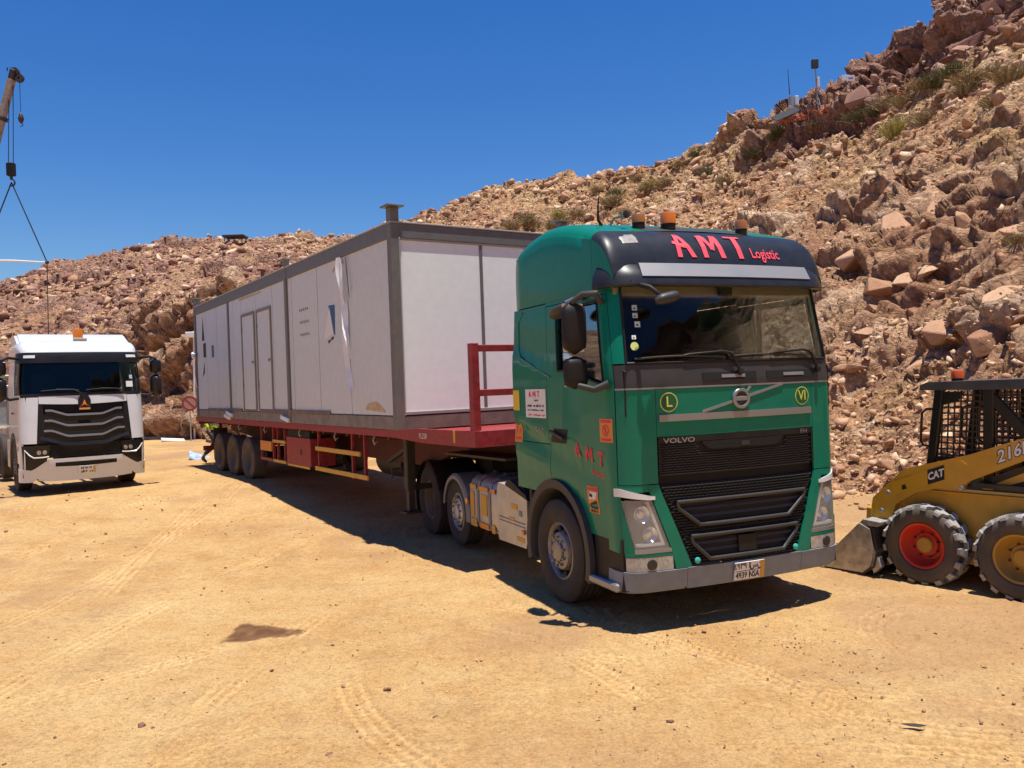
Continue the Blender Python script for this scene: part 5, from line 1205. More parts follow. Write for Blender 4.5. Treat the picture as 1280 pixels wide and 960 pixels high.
# ------------------------------------------------------------------ grey site cabin on the trailer
def cabin():
    L, W, H = 12.39, 3.0, 2.87; z0 = 1.634
    T = thing('portable_cabin', 'long grey site cabin of sandwich panels strapped on the red flatbed trailer', 'portable cabin', (TK[0], TK[1], z0), TYAW)
    hb = .20; zw0, zw1 = hb, H-.20
    MB().box(.0, .10, .0, L, .0, hb-.01, .006).build('base_beam', 'base_grey', T); MB().box(W-.10, W, .0, L, .0, hb-.01, .006).build('base_beam', 'base_grey', T)
    MB().box(.10, W-.10, .0, .10, .0, hb-.01, .006).build('base_beam', 'base_dark', T); MB().box(.10, W-.10, L-.10, L, .0, hb-.01, .006).build('base_beam', 'base_grey', T)
    MB().box(.1, W-.1, .1, L-.1, .05, .12).build('floor', 'base_grey', T)
    # loose packing boards on the base
    for a, b, h in ((2.6, 6.6, .045), (8.0, 9.6, .04), (9.7, 11.2, .03)): MB().box(-.012, .004, a, b, hb-.03, hb+h, .003).build('packing_board', 'base_dark', T)
    for (a, z) in ((4.9, .08), (9.0, .12), (9.2, .05)):
        cr = MB(); cr.cbox((-.03, a, z), (.03, .22, .04), .01, Matrix.Rotation(R(8), 3, 'X')); cr.build('crumpled_sheet', 'plastic_sheet', T)
    # roof fascia and roof
    MB().box(-.015, .06, -.015, L+.015, H-.20, H, .006).build('fascia', 'frame_grey', T); MB().box(W-.06, W+.015, -.015, L+.015, H-.20, H, .006).build('fascia', 'frame_grey', T)
    MB().box(.06, W-.06, -.015, .06, H-.20, H, .006).build('fascia', 'frame_grey', T); MB().box(.06, W-.06, L-.06, L+.015, H-.20, H, .006).build('fascia', 'frame_grey', T)
    MB().box(-.03, W+.03, -.03, L+.03, H+.001, H+.022, .004).build('roof_trim', 'roof_edge', T)
    MB().box(.05, W-.05, .05, L-.05, H-.08, H-.02).build('roof', 'galv', T)
    # corner and side posts, standing a little above the roof with a cap
    def post(x, y, h, w, m='post_grey', cap=True):
        o = MB().cbox((x, y, h/2), (w/2, w/2, h/2), .008).build('corner_post', m, T)
        if cap: MB().cbox((x, y, h+.012), (w*.95, w*.95, .012), .003).build('post_cap', 'frame_grey', o)
        return o
    for x, y in ((.045, .045), (W-.045, .045), (.045, L-.045), (W-.045, L-.045)): post(x, y, H+.22, .135)
    for y in (4.68,):
        for x in (.02, W-.02): MB().cbox((x, y, (H+.14)/2+.02), (.045, .06, (H+.14)/2), .006).build('side_post', 'post_grey', T); MB().cbox((x, y, H+.165), (.09, .10, .012), .003).build('post_cap', 'frame_grey', T)
    for y in (8.95,):
        for x in (.02, W-.02): MB().cbox((x, y, H/2), (.035, .045, H/2-.21), .005).build('side_post', 'post_grey', T)
    # wall panels; joints are real gaps over a dark core
    MB().box(.05, .09, .1, L-.1, zw0, zw1).build('wall_core', 'dark_recess', T); MB().box(W-.09, W-.05, .1, L-.1, zw0, zw1).build('wall_core', 'dark_recess', T)
    MB().box(.1, W-.1, .05, .09, zw0, zw1).build('wall_core', 'dark_recess', T); MB().box(.1, W-.1, L-.09, L-.05, zw0, zw1).build('wall_core', 'dark_recess', T)
    cuts = [.11, 1.68, 3.06, 4.45, 4.63]; segs = [(.115, 1.668), (1.694, 3.042), (3.068, 4.39), (4.416, 4.612), (4.745, 5.59), (5.616, 6.74), (6.766, 7.89), (7.916, 8.54), (8.566, 8.90), (9.0, 10.09), (10.118, 11.19), (11.218, L-.115)]
    doors = {5: 1, 6: 1}
    for k, (a, b) in enumerate(segs):
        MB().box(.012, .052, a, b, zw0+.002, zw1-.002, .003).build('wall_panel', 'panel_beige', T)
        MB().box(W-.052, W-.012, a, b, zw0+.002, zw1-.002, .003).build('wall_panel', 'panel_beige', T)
    for a, b in ((5.68, 6.68), (6.83, 7.83)):
        fr = MB(); fr.box(-.016, .012, a, a+.05, zw0+.02, 2.28, .003); fr.box(-.016, .012, b-.05, b, zw0+.02, 2.28, .003); fr.box(-.016, .012, a+.05, b-.05, 2.23, 2.28, .003); fo = fr.build('door_frame', 'frame_tan', T)
        d = MB().box(-.002, .012, a+.06, b-.06, zw0+.03, 2.22, .004).build('door', 'panel_beige', T)
        MB().box(-.003, .011, a+.062, b-.062, zw0+.012, zw0+.028).build('door_sill', 'dark_recess', d)
        MB().cyl((-.04, a+.14, 1.22), (.0, a+.14, 1.22), .03, .03, 12).build('door_knob', 'galv', d)
        for z in (.7, 1.9): MB().box(-.012, -.001, b-.07, b-.045, z, z+.09, .002).build('hinge', 'dark_steel', d)
    # front end: panels with grazing sun put into their lighter colour, and a joint strip
    for a, b in ((.115, 1.42), (1.44, 2.2), (2.22, W-.115)): MB().box(a, b, .012, .052, zw0+.05, zw1-.03, .003).build('end_panel', 'panel_white_lit', T)
    for a, b in ((.115, 1.42), (1.44, 2.2), (2.22, W-.115)): MB().box(a, b, L-.052, L-.012, zw0+.05, zw1-.03, .003).build('end_panel', 'panel_white_lit', T)
    MB().box(1.405, 1.455, .0, .012, zw0+.05, zw1-.03, .003).build('joint_strip', 'post_grey', T)
    tr = MB(); tr.box(.11, W-.11, -.004, .05, zw0+.005, zw0+.05, .003); tr.build('end_trim', 'galv', T); MB().box(.11, W-.11, -.004, .05, zw1-.03, zw1-.002, .003).build('end_trim', 'galv', T)
    MB().box(.098, .118, -.03, .03, zw0+.0, zw1, .004).build('corner_strip', 'galv', T)
    # paper and tape stuck on the side
    def F(y, z, k=.0): return lambda a, b: Vector((.0108-k-.002, y-a, z+b))
    stencil('torn_paper', [[(-.30, -.20), (.16, -.12), (.0, .33)]], 'paper', T, F(2.50, 1.62, .002)); stencil('blue_notice', [[(-.02, .0), (.22, -.16), (.24, .34), (-.04, .35)]], 'blue_paper', T, F(2.50, 1.62, .001)); stencil('black_clips', [[(-.05, -.27), (.06, -.24), (.06, -.2), (-.05, -.22)]], 'black_ink', T, F(2.55, 1.62)); stencil('black_clip', [[(.09, -.23), (.2, -.2), (.2, -.16), (.09, -.18)]], 'black_ink', T, F(2.55, 1.62))
    stencil('tape_mark', [[(-.25, .0), (.12, .04), (.30, .10), (.28, .12), (-.05, .12)]], 'tape_brown', T, F(2.1, 2.48)); stencil('tape_mark', [[(-.8, .0), (.9, .0), (.9, .03), (-.8, .05)]], 'tape_brown', T, F(7.2, 2.60))
    stencil('glue_stain', [[(-.3, -.02), (.45, -.06), (.3, .03), (.1, .10), (-.2, .07)]], 'tape_brown', T, F(.85, .30))
    stencil('blue_notice', [[(-.12, -.14), (.12, -.14), (.12, .16), (-.12, .16)]], 'blue_dull', T, F(10.55, 1.62))
    stencil('black_mark', [[(-.16, .0), (.10, .0), (-.02, .62)]], 'black_ink', T, F(11.5, 1.95)); stencil('black_mark', [[(-.1, 0), (.18, 0), (.18, .36), (-.1, .36)]], 'black_ink', T, F(11.45, 1.52)); stencil('black_mark', [[(-.2, -.1), (.02, .0), (.05, .3), (-.1, .1)]], 'black_ink', T, F(11.5, 1.12))
    for r_ in range(3):
        pc = [[(-.24+.1*k+.03*r_, -.1*r_), (-.19+.1*k+.03*r_, -.1*r_), (-.20+.1*k, .05-.1*r_), (-.25+.1*k, .045-.1*r_)] for k in range(5)]
        stencil('pencil_note', pc, 'frame_tan', T, F(3.75, 2.0-.12*r_))
    # torn strips of white wrapping hanging from the roof edge
    def strip(y, zt, zb_, w, seed, out=.03):
        rnd = random.Random(seed); mb = MB(); P = []; yy_ = y; n = 30
        for i in range(n+1):
            t = i/n; z = zt+(zb_-zt)*t; tw = 2.2*t*rnd.choice((1, 1.02)) + .5*math.sin(5*t+seed); ww = w*(.75+.4*math.sin(7*t+seed)**2)*(1 if t < .93 else 1.4*(1-t)/.1+.05)
            yc = y - .28*t + .05*math.sin(9*t+seed) + rnd.gauss(0, .006); xo = -out-.03*math.sin(t*6+seed)**2
            P.append([(xo-math.sin(tw)*.035*q, yc+ww*.5*q*math.cos(tw*.5), z) for q in (-1, -.4, .3, 1)])
        mb.grid(P, .002); return mb.build('hanging_wrap', 'plastic_sheet', T, 60)
    strip(1.86, 2.66, .55, .075, 1); strip(1.84, 2.66, 1.05, .06, 3, .045)
    gs = MB(); gs.grid([[(-.02-.02*q, 1.64-.1*t, 2.60-.62*t+.1*q) for q in (0, 1)] for t in lin(0, 1, 8)], .002); gs.build('hanging_wrap', 'frame_grey', T)
    P = [[(-.02-.03*math.sin(t*5), L-.05+.03*math.sin(8*t)+.04*q, 1.6-1.35*t) for q in (-.8, .8)] for t in lin(0, 1, 16)]; MB().grid(P, .002).build('hanging_wrap', 'plastic_sheet', T)
    lump = MB(); V_, F_ = ROCKS[3] if 'ROCKS' in globals() else ([(0, 0, 0), (.1, 0, 0), (0, .1, 0), (0, 0, .1)], [(0, 1, 2), (0, 1, 3), (1, 2, 3), (0, 2, 3)])
    lump.add([(-.06+p[0]*.08, L-.08+p[1]*.22, 1.62+p[2]*.22) for p in V_], F_); lump.build('bunched_wrap', 'plastic_sheet', T)
    return T
mat('base_dark', (.115, .105, .095), .8, var=.25, dirt=.25, bump=.3, bscale=30); mat('post_grey', (.125, .14, .135), .45, .2, var=.15, dirt=.2); mat('roof_edge', (.36, .36, .35), .5, dirt=.2)
mat('frame_tan', (.24, .20, .17), .7); mat('blue_dull', (.06, .12, .15), .6, var=.4, vscale=25)
cabin()
# ------------------------------------------------------------------ white truck
def white_truck():
    g = gz(-8.6, 16.9); yaw = R(36); b = Vector((-math.sin(yaw), math.cos(yaw), 0)); r = Vector((math.cos(yaw), math.sin(yaw), 0))
    T = thing('semi_truck', 'white semi truck with black chevron grille parked on the dirt before the hill', 'truck', (-8.64, 16.68, g), yaw); T.scale = (.915, 1, 1)
    S = Skin(([.3, 1.2, 2.2, 2.9, 3.1], [1.25, 1.25, 1.24, 1.17, 1.10]), ([.3, .6, 1.0, 1.6, 2.0, 2.72, 3.0], [.05, .0, -.02, .03, .07, .18, .30]), rc=.26, k=.06, back=2.3)
    uy = S.uy; UD = 1.28; both = (-1, 1)
    WC = (1.42, .52, .64)
    def zb(u):
        y = abs(u)-S.UC+.33; d = abs(y-WC[0]); base = .62 if y < WC[0] else 1.0
        return max(base, WC[1]+math.sqrt(WC[2]**2-d*d)) if d < WC[2] else base
    for s in both:
        d = MB(); S.cols([s*u for u in lin(UD, uy(1.1), 16)], zb, 1.98, 8, 0, .02, d); S.cols([s*u for u in lin(uy(1.1), uy(1.35), 6)], zb, 2.74, 10, 0, .02, d); do = d.build('door', 'white_paint', T, 35)
        S.cols([s*u for u in lin(uy(.36), uy(1.09), 10)], 1.985, 2.72, 5, -.02, .005).build('side_window', 'dark_glass', T)
        S.cols([s*u for u in lin(UD, uy(.35), 4)], 1.98, 2.74, 6, 0, .02).build('windscreen_post', 'black_gloss', T, 35)
        MB().bar(S.p(s*uy(1.28), 1.62, .03), S.p(s*uy(1.08), 1.62, .03), .02, .04, .006).build('door_handle', 'black_plastic', do)
        S.cols([s*u for u in lin(uy(1.355), uy(2.3), 16)], zb, 2.76, 12, 0, .02).build('rear_side_panel', 'white_paint', T, 35)
        # front: flank panels beside the grille
        S.rows(lin(1.02, 1.93, 10), lambda z: s*np.interp(z, [1.02, 1.93], [.965, .905]), s*(UD-.004), 8, .0, .02).build('front_corner_panel', 'white_paint', T, 35)
        S.rows(lin(1.02, 1.80, 8), lambda z: s*np.interp(z, [1.02, 1.8], [.78, .83]), lambda z: s*np.interp(z, [1.02, 1.8], [.96, .91]), 3, -.012, .02).build('grille_side', 'black_gloss', T, 35)
        # headlamp with bright L-shaped strip
        hb = MB(); S.rows(lin(.50, .98, 8), lambda z: s*np.interp(z, [.5, .62, .98], [1.02, .80, .70]), lambda z: s*np.interp(z, [.5, .98], [1.22, 1.27]), 8, .0, .03, hb); ho = hb.build('headlight', 'black_gloss', T, 35)
        MB().tube([S.p(s*1.185, z, .012) for z in (.52, .64, .76, .90)] + [S.p(s*1.10, .80, .012), S.p(s*1.03, .745, .012), S.p(s*.86, .745, .012), S.p(s*.74, .755, .012)], .014, 6).build('light_strip', 'lamp_white', ho, 50)
        for uu in (.93, .82): MB().cyl(S.p(s*uu, .84, -.01), S.p(s*uu, .84, .014), .045, .04, 16).build('headlight_bulb', 'lamp_lens', ho)
        S.cols([s*u for u in lin(.74, uy(.34)+.12, 14)], lambda u: np.interp(abs(u), [.74, .95, 1.05, 2], [.50, .34, .26, .26]), lambda u: np.interp(abs(u), [.74, .8, 1.03, 1.06, 2], [.70, .66, .52, .50, .62]), 6, .012, .03).build('bumper_end', 'white_paint', T, 35)
        S.cols([s*u for u in lin(1.23, uy(.34)+.12, 6)], .50, 1.01, 6, -.004, .02).build('corner_panel', 'white_paint', T, 35)
        MB().prism([(.18, .36), (.74, .36), (.74, .9), (.18, .9)], 'x', s*1.21, s*.85).build('step_well', 'black_plastic', T); MB().box(s*1.25, s*.95, .3, .72, .36, .44, .01).build('step', 'dark_grey', T)
        P = []
        for i in range(21):
            t = R(-10+200*i/20); P.append([(s*x, WC[0]-(WC[2]+o)*math.cos(t), WC[1]+(WC[2]+o)*math.sin(t)) for x, o in ((.85, -.05), (1.24, -.05), (1.265, -.03), (1.265, .05), (1.23, .06))])
        MB().grid(P).build('wheel_arch', 'dark_grey', T, 40)
        # mirrors: two black housings on an arm
        MB().tube([S.p(s*(UD+.02), 2.70, .01), (s*1.42, .16, 2.72), (s*1.56, .17, 2.66)], .028, 8).build('mirror_arm', 'black_plastic', T, 50); MB().tube([S.p(s*(UD+.02), 1.92, .01), (s*1.40, .2, 1.90), (s*1.52, .2, 1.98)], .028, 8).build('lower_mirror_arm', 'black_plastic', T, 50)
        for z0_, z1_ in ((2.36, 2.66), (1.86, 2.34)):
            P = []
            for z in lin(z0_, z1_, 8):
                t = (z-z0_)/(z1_-z0_); e_ = math.sqrt(max(.03, 1-(2*t-1)**6)); P.append([(s*(1.56-.12*math.cos(a_)*e_), .28-.15*math.sin(a_)**.7*e_, z) for a_ in [math.pi*j/14 for j in range(15)]])
            mo = MB().grid(P, .008).build('mirror', 'black_gloss', T, 50); MB().cbox((s*1.56, .285, (z0_+z1_)/2), (.105, .004, (z1_-z0_)/2-.02), .003).build('mirror_glass', 'chrome', mo)
    # front centre
    S.cols(lin(-.9, .9, 24), lambda u: 1.80 - .03*math.cos(u/.9*math.pi/2), 1.96, 5, .0, .02).build('front_panel', 'white_paint', T, 35)
    S.cols(lin(-1.26, 1.26, 40), 1.945, 2.0, 2, .004, .02).build('cowl', 'black_plastic', T, 35)
    S.cols(lin(-.97, .97, 24), .72, 1.80, 10, -.05, .02).build('grille_back', 'dark_recess', T)
    hn = MB()
    for r_ in range(8):
        for k in range(40):
            u = -.76+k*.039+(.0195 if r_ % 2 else 0); z = .74+r_*.032
            if abs(u) > .72+.0*z: continue
            hn.add([S.p(u-.015, z-.011, -.03), S.p(u+.015, z-.011, -.03), S.p(u+.015, z+.011, -.016), S.p(u-.015, z+.011, -.016)], [(0, 1, 2, 3)])
    tag(hn.build('grille_mesh', 'black_plastic', T, 0), kind='stuff')
    for k, (z0_, dz, wd) in enumerate(((1.56, .10, .78), (1.35, .11, .80), (1.14, .12, .82))):
        P = []; Q = []
        for i in range(25):
            u = -wd+2*wd*i/24; z = z0_ + dz*max(0, min(1, (abs(u)-.36)/.30)); P.append([S.p(u, z-.020, .012), S.p(u, z+.022, .012)]); Q.append([S.p(u, z-.115, -.02), S.p(u, z-.022, .004)])
        MB().grid(P, .012).build('grille_bar', 'silver', T); MB().grid(Q, .01).build('grille_slat', 'black_plastic', T)
    bd = MB(); P = []
    for i in range(25):
        u = -.9+1.8*i/24; z = .99 + .13*max(0, min(1, (abs(u)-.42)/.4)); P.append([S.p(u, z-.04, .02), S.p(u, z+.03, .0)])
    bd.grid(P, .015).build('grille_lower_edge', 'black_gloss', T)
    e = stencil('emblem', [[(-.13, .05), (-.08, .15), (.08, .15), (.13, .05), (.13, -.16), (-.13, -.16)]], 'black_gloss', T, lambda a, b_: S.p(a, 1.80+b_, .02))
    stencil('emblem_figure', [[(0, .08), (.045, -.03), (.11, -.07), (.0, -.02), (-.11, -.07), (-.045, -.03)]], 'amber', e, lambda a, b_: S.p(a, 1.78+b_, .025)); stencil('emblem_band', [[(-.11, -.11), (.11, -.11), (.11, -.075), (-.11, -.075)]], 'orange_tape', e, lambda a, b_: S.p(a, 1.765+b_, .025))
    # bumper with a slot
    S.cols(lin(-.75, .75, 20), lambda u: .50, lambda u: .70 - .08*max(0, 1-abs(u)/.75)*0, 4, .012, .03).build('bumper', 'white_paint', T, 35)
    S.cols(lin(-.62, .62, 14), lambda u: .53+.03*abs(u), lambda u: .625, 3, .016, .01).build('bumper_slot', 'dark_recess', T)
    S.cols(lin(-.95, .95, 20), lambda u: .25+.04*abs(u)**3, .50, 4, .012, .03).build('bumper_lip', 'white_paint', T, 35)
    pl = MB(); S.cols(lin(-.17, .17, 4), .38, .53, 2, .035, .012, pl); po = pl.build('number_plate', 'paper', T)
    scribble('plate_digits', 'black_ink', po, lambda a, b_: S.p(-.03+a, .418+b_, .038), .24, .06, 8, 5); scribble('plate_script', 'black_ink', po, lambda a, b_: S.p(-.03+a, .49+b_, .038), .24, .05, 8, 9); S.cols([.125, .165], .382, .528, 1, .038, .002).build('plate_band', 'yellow_tape', po)
    # windscreen, dark visor band, roof
    S.rows(lin(2.0, 2.66, 10), -1.20, 1.20, 26, 0, .006).build('windscreen', 'dark_glass', T)
    S.cols(lin(-S.UC+.03, S.UC-.03, 40), 2.60, 2.80, 4, .06, .02).build('visor', 'black_gloss', T, 35)
    for s in both: S.cols([s*u for u in lin(.98, 1.16, 4)], 2.70, 2.74, 1, .068, .006).build('marker_lamp', 'lamp_white', T)
    yz = ([.24, .30, .40, .55, .8, 1.2, 2.2, 2.3], [2.80, 2.92, 3.01, 3.07, 3.10, 3.12, 3.10, 3.0])
    def sec(y):
        zt = float(np.interp(y, *yz)); q = max(0, (.7-y)/.46); w = 1.205-.16*(1-math.sqrt(max(0, 1-min(1, q)**2))); rs = min(.16, (zt-2.7)*.7); pts = [(w, 2.70+(zt-rs-2.70)*j/4) for j in range(5)]
        for j in range(1, 8): t = math.pi/2*j/7; pts.append((w-rs*1.2*(1-math.cos(t)), zt-.02-rs+rs*math.sin(t)))
        w2 = pts[-1][0]; pts += [(w2*(1-j/6), zt-.02*(1-j/6)**2) for j in range(1, 7)]
        return [(-x, y, z) for x, z in pts] + [(x, y, z) for x, z in pts[-2::-1]]
    MB().grid([sec(y) for y in [.24, .26, .28, .32, .36, .42, .5, .6, .8, 1.2, 1.7, 2.2, 2.27, 2.3]]).build('roof', 'white_paint', T, 45)
    dfl = MB(); dfl.prism([(.95, 3.08), (1.35, 3.26), (1.5, 3.26), (1.5, 3.06)], 'x', -1.10, 1.10); dfl.build('roof_deflector', 'white_paint', T)
    for s in both: MB().prism([(.85, 3.0), (1.5, 3.24), (2.2, 3.2), (2.2, 2.9)], 'x', s*1.10, s*1.16).build('deflector_side', 'white_paint', T)
    beacon(T, (.05, .85, 3.12), .105, .20, 'amber'); MB().cbox((.05, .62, 3.11), (.14, .05, .03), .01).build('roof_lamp', 'lamp_lens', T)
    for x0, x1 in ((-.95, .0), (0, .9)):
        wo_ = MB().tube([S.p(x1-.05, 1.98, .03), S.p(x1-.2, 2.06, .035), S.p(x1-.55, 2.07, .03)], .012, 6).build('wiper', 'black_plastic', T); MB().tube([S.p(x1-.1-.75*t, 2.045+.02*math.sin(3*t), .02) for t in lin(0, 1, 8)], .01, 6).build('wiper_blade', 'rubber', wo_)
    decal('glass_sticker', 'paper', T, lambda a, b_: S.p(.98+a, 2.15+b_, .004), -.07, .07, -.06, .06); decal('glass_sticker', 'sticker_pale', T, lambda a, b_: S.p(1.03+a, 2.30+b_, .004), -.03, .03, -.04, .04)
    # inside
    MB().prism([(.15, 1.6), (.15, 1.98), (.6, 1.96), (.6, 1.6)], 'x', -1.12, 1.12).build('dashboard', 'black_plastic', T); MB().box(-1.18, 1.18, 2.2, 2.24, 1.0, 2.75).build('back_wall', 'seat_cloth', T); MB().box(-1.15, 1.15, .4, 2.2, 1.0, 1.05).build('cab_floor', 'black_plastic', T)
    for s in both: so = MB().cbox((s*.62, 1.1, 1.5), (.26, .26, .10), .04).build('seat', 'seat_cloth', T); MB().cbox((s*.62, 1.4, 2.0), (.25, .08, .45), .05).build('seat_back', 'seat_cloth', so)
    # chassis and wheels
    for s in both: MB().box(s*.38, s*.46, .7, 6.8, .66, .94).build('chassis_rail', 'dark_steel', T); MB().prism([(2.1, .4), (3.4, .4), (3.4, 1.0), (2.1, 1.0)], 'x', s*1.2, s*.6).build('fuel_tank', 'aluminium', T); MB().box(s*1.1, s*.8, 2.08, 2.12, .36, 1.1).build('mud_guard', 'dark_grey', T)
    w1 = wheel(T, .52, .32, 'steer', 'rim_dusty'); w2 = wheel(T, .52, .30, 'drive', 'rim_dusty')
    for s in both:
        put_wheel(w1, T, s*1.08, 1.42, .52, s > 0)
        for y in (5.0, 6.35): put_wheel(w2, T, s*1.08, y, .52, s > 0)
    for y in (1.42, 5.0, 6.35): MB().cyl((-1, y, .52), (1, y, .52), .07, None, 12).build('axle', 'dark_steel', T)
    MB().cbox((0, 5.7, 1.08), (.45, .45, .05), .02).build('fifth_wheel', 'dark_steel', T); MB().box(-.4, .4, 5.3, 6.1, .9, 1.05).build('fifth_wheel_base', 'dark_steel', T); MB().box(-.4, .4, .6, 2.0, .5, 1.1, .04).build('engine', 'dark_steel', T)
    return T
white_truck()

# ------------------------------------------------------------------ skid-steer loader (x > 0 is the side that shows; y back)
def loader_wheel(parent, rimmat, Rt=.42, w=.27):
    root = bpy.data.objects.new('wheel', None); COL.objects.link(root); root.parent = parent; h = w/2; rr = .235; Rb = Rt-.035
    MB().lathe([(rr, h*.70), (rr+.02, h*.92), (rr+.06, h*.98), (Rb-.07, h), (Rb-.02, h*.93), (Rb, h*.80), (Rb, -h*.80), (Rb-.02, -h*.93), (Rb-.07, -h), (rr+.06, -h*.98), (rr, -h*.7)], 'x', 48).build('tyre', 'rubber_grey', root, 40)
    n = 17
    for sd in (1, -1):
        for i in range(n):
            a0 = 2*math.pi*(i+(.5 if sd < 0 else 0))/n; mb = MB(); P = []
            # zig-zag block: wide at the shoulder, hooked at the middle
            out = [(.04, 0.0, .26), (.45, .02, .24), (.62, .10, .32), (.86, .12, .34), (1.0, .12, .32)]
            for top in (0, 1):
                for (xx, aa, bb) in out:
                    for ang in (aa, bb):
                        rad = Rb-.012 if not top else (Rt if xx < .95 else Rt-.02)
                        t = a0+(ang-.15)*2*math.pi/n*2.1*(1-.12*top*(1 if ang == bb else -1)*.5); P.append((sd*h*(xx if not top else min(xx, .97)), rad*math.cos(t), rad*math.sin(t)))
            k = len(out); F = []
            for j in range(k-1):
                F += [(2*k+2*j, 2*k+2*j+1, 2*k+2*j+3, 2*k+2*j+2), (2*j, 2*j+2, 2*k+2*j+2, 2*k+2*j), (2*j+1, 2*k+2*j+1, 2*k+2*j+3, 2*j+3)]
            F += [(0, 2*k, 2*k+1, 1), (2*k-2, 2*k-1, 4*k-1, 4*k-2)]
            mb.add(P, F).build('tread_block', 'rubber_block', root, 20)
    MB().lathe([(rr+.012, h*.72), (rr-.004, h*.86), (rr-.02, h*.80), (rr-.035, h*.2), (rr-.06, -h*.1), (.16, -h*.2), (.13, -h*.15), (.115, h*.05), (0, h*.08)], 'x', 40).build('rim', rimmat, root, 35)
    hb = MB().lathe([(.085, 0), (.08, h*.35), (.07, h*.42), (0, h*.44)], 'x', 20).build('hub', 'rim_yellow' if rimmat == 'rim_red' else rimmat, root, 35)
    nb = MB()
    for i in range(8): t = 2*math.pi*i/8; c = Vector((h*.05, .13*math.cos(t), .13*math.sin(t))); nb.cyl(c, c+Vector((.02, 0, 0)), .014, .012, 6)
    tag(nb.build('nuts', 'dark_steel', root, 30), kind='stuff')
    MB().cyl((h*.0, .185, 0), (h*.25, .185, 0), .022, .02, 10).build('valve', 'black_plastic', root)
    return root
mat('rubber_grey', (.05, .046, .04), .85, dirt=.35, dcol=(.20, .15, .10), bump=.3, bscale=120); mat('rubber_block', (.20, .19, .18), .85, dirt=.5, dcol=(.50, .46, .42), bump=.4, bscale=90)
def loader():
    T = thing('skid_steer_loader', 'yellow skid steer loader with black mesh cab and red front rims beside the green truck', 'loader', (4.76, 8.97, 0), R(-143.6))
    both = (1, -1)
    for s in both:
        f_ = loader_wheel(T, 'rim_red'); f_.location = (s*.625, 0, .40); f_.rotation_euler = (.3, 0, 0 if s > 0 else math.pi)
        r_ = loader_wheel(T, 'rim_yellow'); r_.location = (s*.625, .93, .40); r_.rotation_euler = (1.1, 0, 0 if s > 0 else math.pi)
        if s > 0: f_['label'] = 'chunky front wheel with bright red rim'; r_['label'] = 'rear wheel with yellow rim'
    # lower body tub
    tb = MB(); tb.prism([(-.42, .30), (-.30, .22), (1.25, .22), (1.45, .36), (1.45, .95), (-.05, 1.0), (-.42, .75)], 'x', -.47, .47); tb.build('chassis_tub', 'cat_yellow', T)
    for s in both:
        MB().box(s*.47, s*.478, -.05, 1.40, .955, .985, .002).build('body_edge', 'cat_edge', T); MB().box(s*.47, s*.50, -.02, 1.44, .93, .95, .002).build('body_ledge', 'cat_yellow', T)
        # lift arm: long tapered plate with a knee dropping to the bucket
        arm = MB(); arm.prism([(-.62, .40), (-.50, .38), (-.42, .55), (-.34, .78), (-.12, .92), (.12, .99), (.34, 1.00), (.42, 1.08), (1.60, 1.62), (1.62, 1.75), (.85, 1.50), (.45, 1.355), (-.24, 1.165), (-.60, .83), (-.64, .62)], 'x', s*.50, s*.585)
        ao = arm.build('lift_arm', 'cat_yellow', T, 20)
        cover = MB(); cover.prism([(-.22, 1.14), (.36, 1.29), (.42, 1.25), (.42, 1.10), (.34, 1.02), (.12, 1.01)], 'x', s*.585, s*.592); cover.build('arm_plate', 'cat_yellow', ao)
        MB().bar((s*.545, -.64, .72), (s*.545, -.66, .45), .10, .07, .01).build('arm_toe', 'cat_yellow', ao)
        for (y, z) in ((-.42, .90), (-.50, .70), (.36, 1.01), (-.56, .48)):
            MB().cyl((s*.57, y, z), (s*.61, y, z), .028, .024, 14).build('pivot_pin', 'steel_worn', ao)
        fa = lambda a, b, k=0.0, s=s: Vector((s*(.594+k), 0, 0)) + Vector((0, (-.02 - (-1)*a*.93*1)*1 if False else (.02+a*.937*(1 if s > 0 else -1)), 1.095 + a*.35*(1 if s > 0 else -1) + b))
        st_ = decal('yellow_label', 'cat_label', ao, lambda a, b: fa(a, b), -.42 if s > 0 else -.19, .19 if s > 0 else .42, -.075, .075)
        decal('logo_field', 'black_ink', st_, lambda a, b: fa(a, b, .002), .0, .185, -.075, .075); lettering('logo_letters', 'CAT', 'paper', st_, lambda a, b: fa(a+.092, b, .004), .105, .85, .004)
        tri = stencil('logo_mark', [[(-.30, -.05), (-.24, -.05), (-.26, .0), (-.30, .0)]], 'black_ink', st_, lambda a, b: fa(a, b, .002))
        ft = lambda a, b, k=0.0, s=s: Vector((s*(.588+k), .86+a*.91*(1 if s > 0 else -1), 1.40 + a*.40*(1 if s > 0 else -1) + b))
        lettering('model_outline', '216B', 'black_ink', ao, lambda a, b: ft(a, b), .175, .95, .010); lettering('model_number', '216B', 'paper', ao, lambda a, b: ft(a, b, .003), .17, .95, .0035)
        # engine side: dark recess under the arm, upright tower behind
        MB().prism([(.48, .99), (.48, 1.08), (1.42, 1.48), (1.45, .98)], 'x', s*.30, s*.46).build('engine_side', 'dark_steel', T); MB().prism([(.50, 1.0), (.60, 1.0), (1.42, 1.30), (1.42, 1.44)], 'x', s*.462, s*.475).build('side_cover', 'cat_yellow', T)
        MB().bar((s*.52, .45, 1.045), (s*.52, 1.45, 1.02), .05, .05).build('lift_cylinder', 'dark_steel', T); MB().cyl((s*.52, .95, 1.08), (s*.52, 1.5, 1.12), .028, None, 10).build('cylinder_rod', 'chrome', T)
        MB().prism([(1.30, .9), (1.55, .9), (1.62, 1.68), (1.45, 1.72)], 'x', s*.42, s*.50).build('rear_tower', 'cat_yellow', T)
        # cab frame
        cx = s*.43
        ps = MB(); ps.bar((cx, -.05, .98), (cx, .10, 2.02), .07, .09, .01); po = ps.build('front_post', 'black_gloss', T)
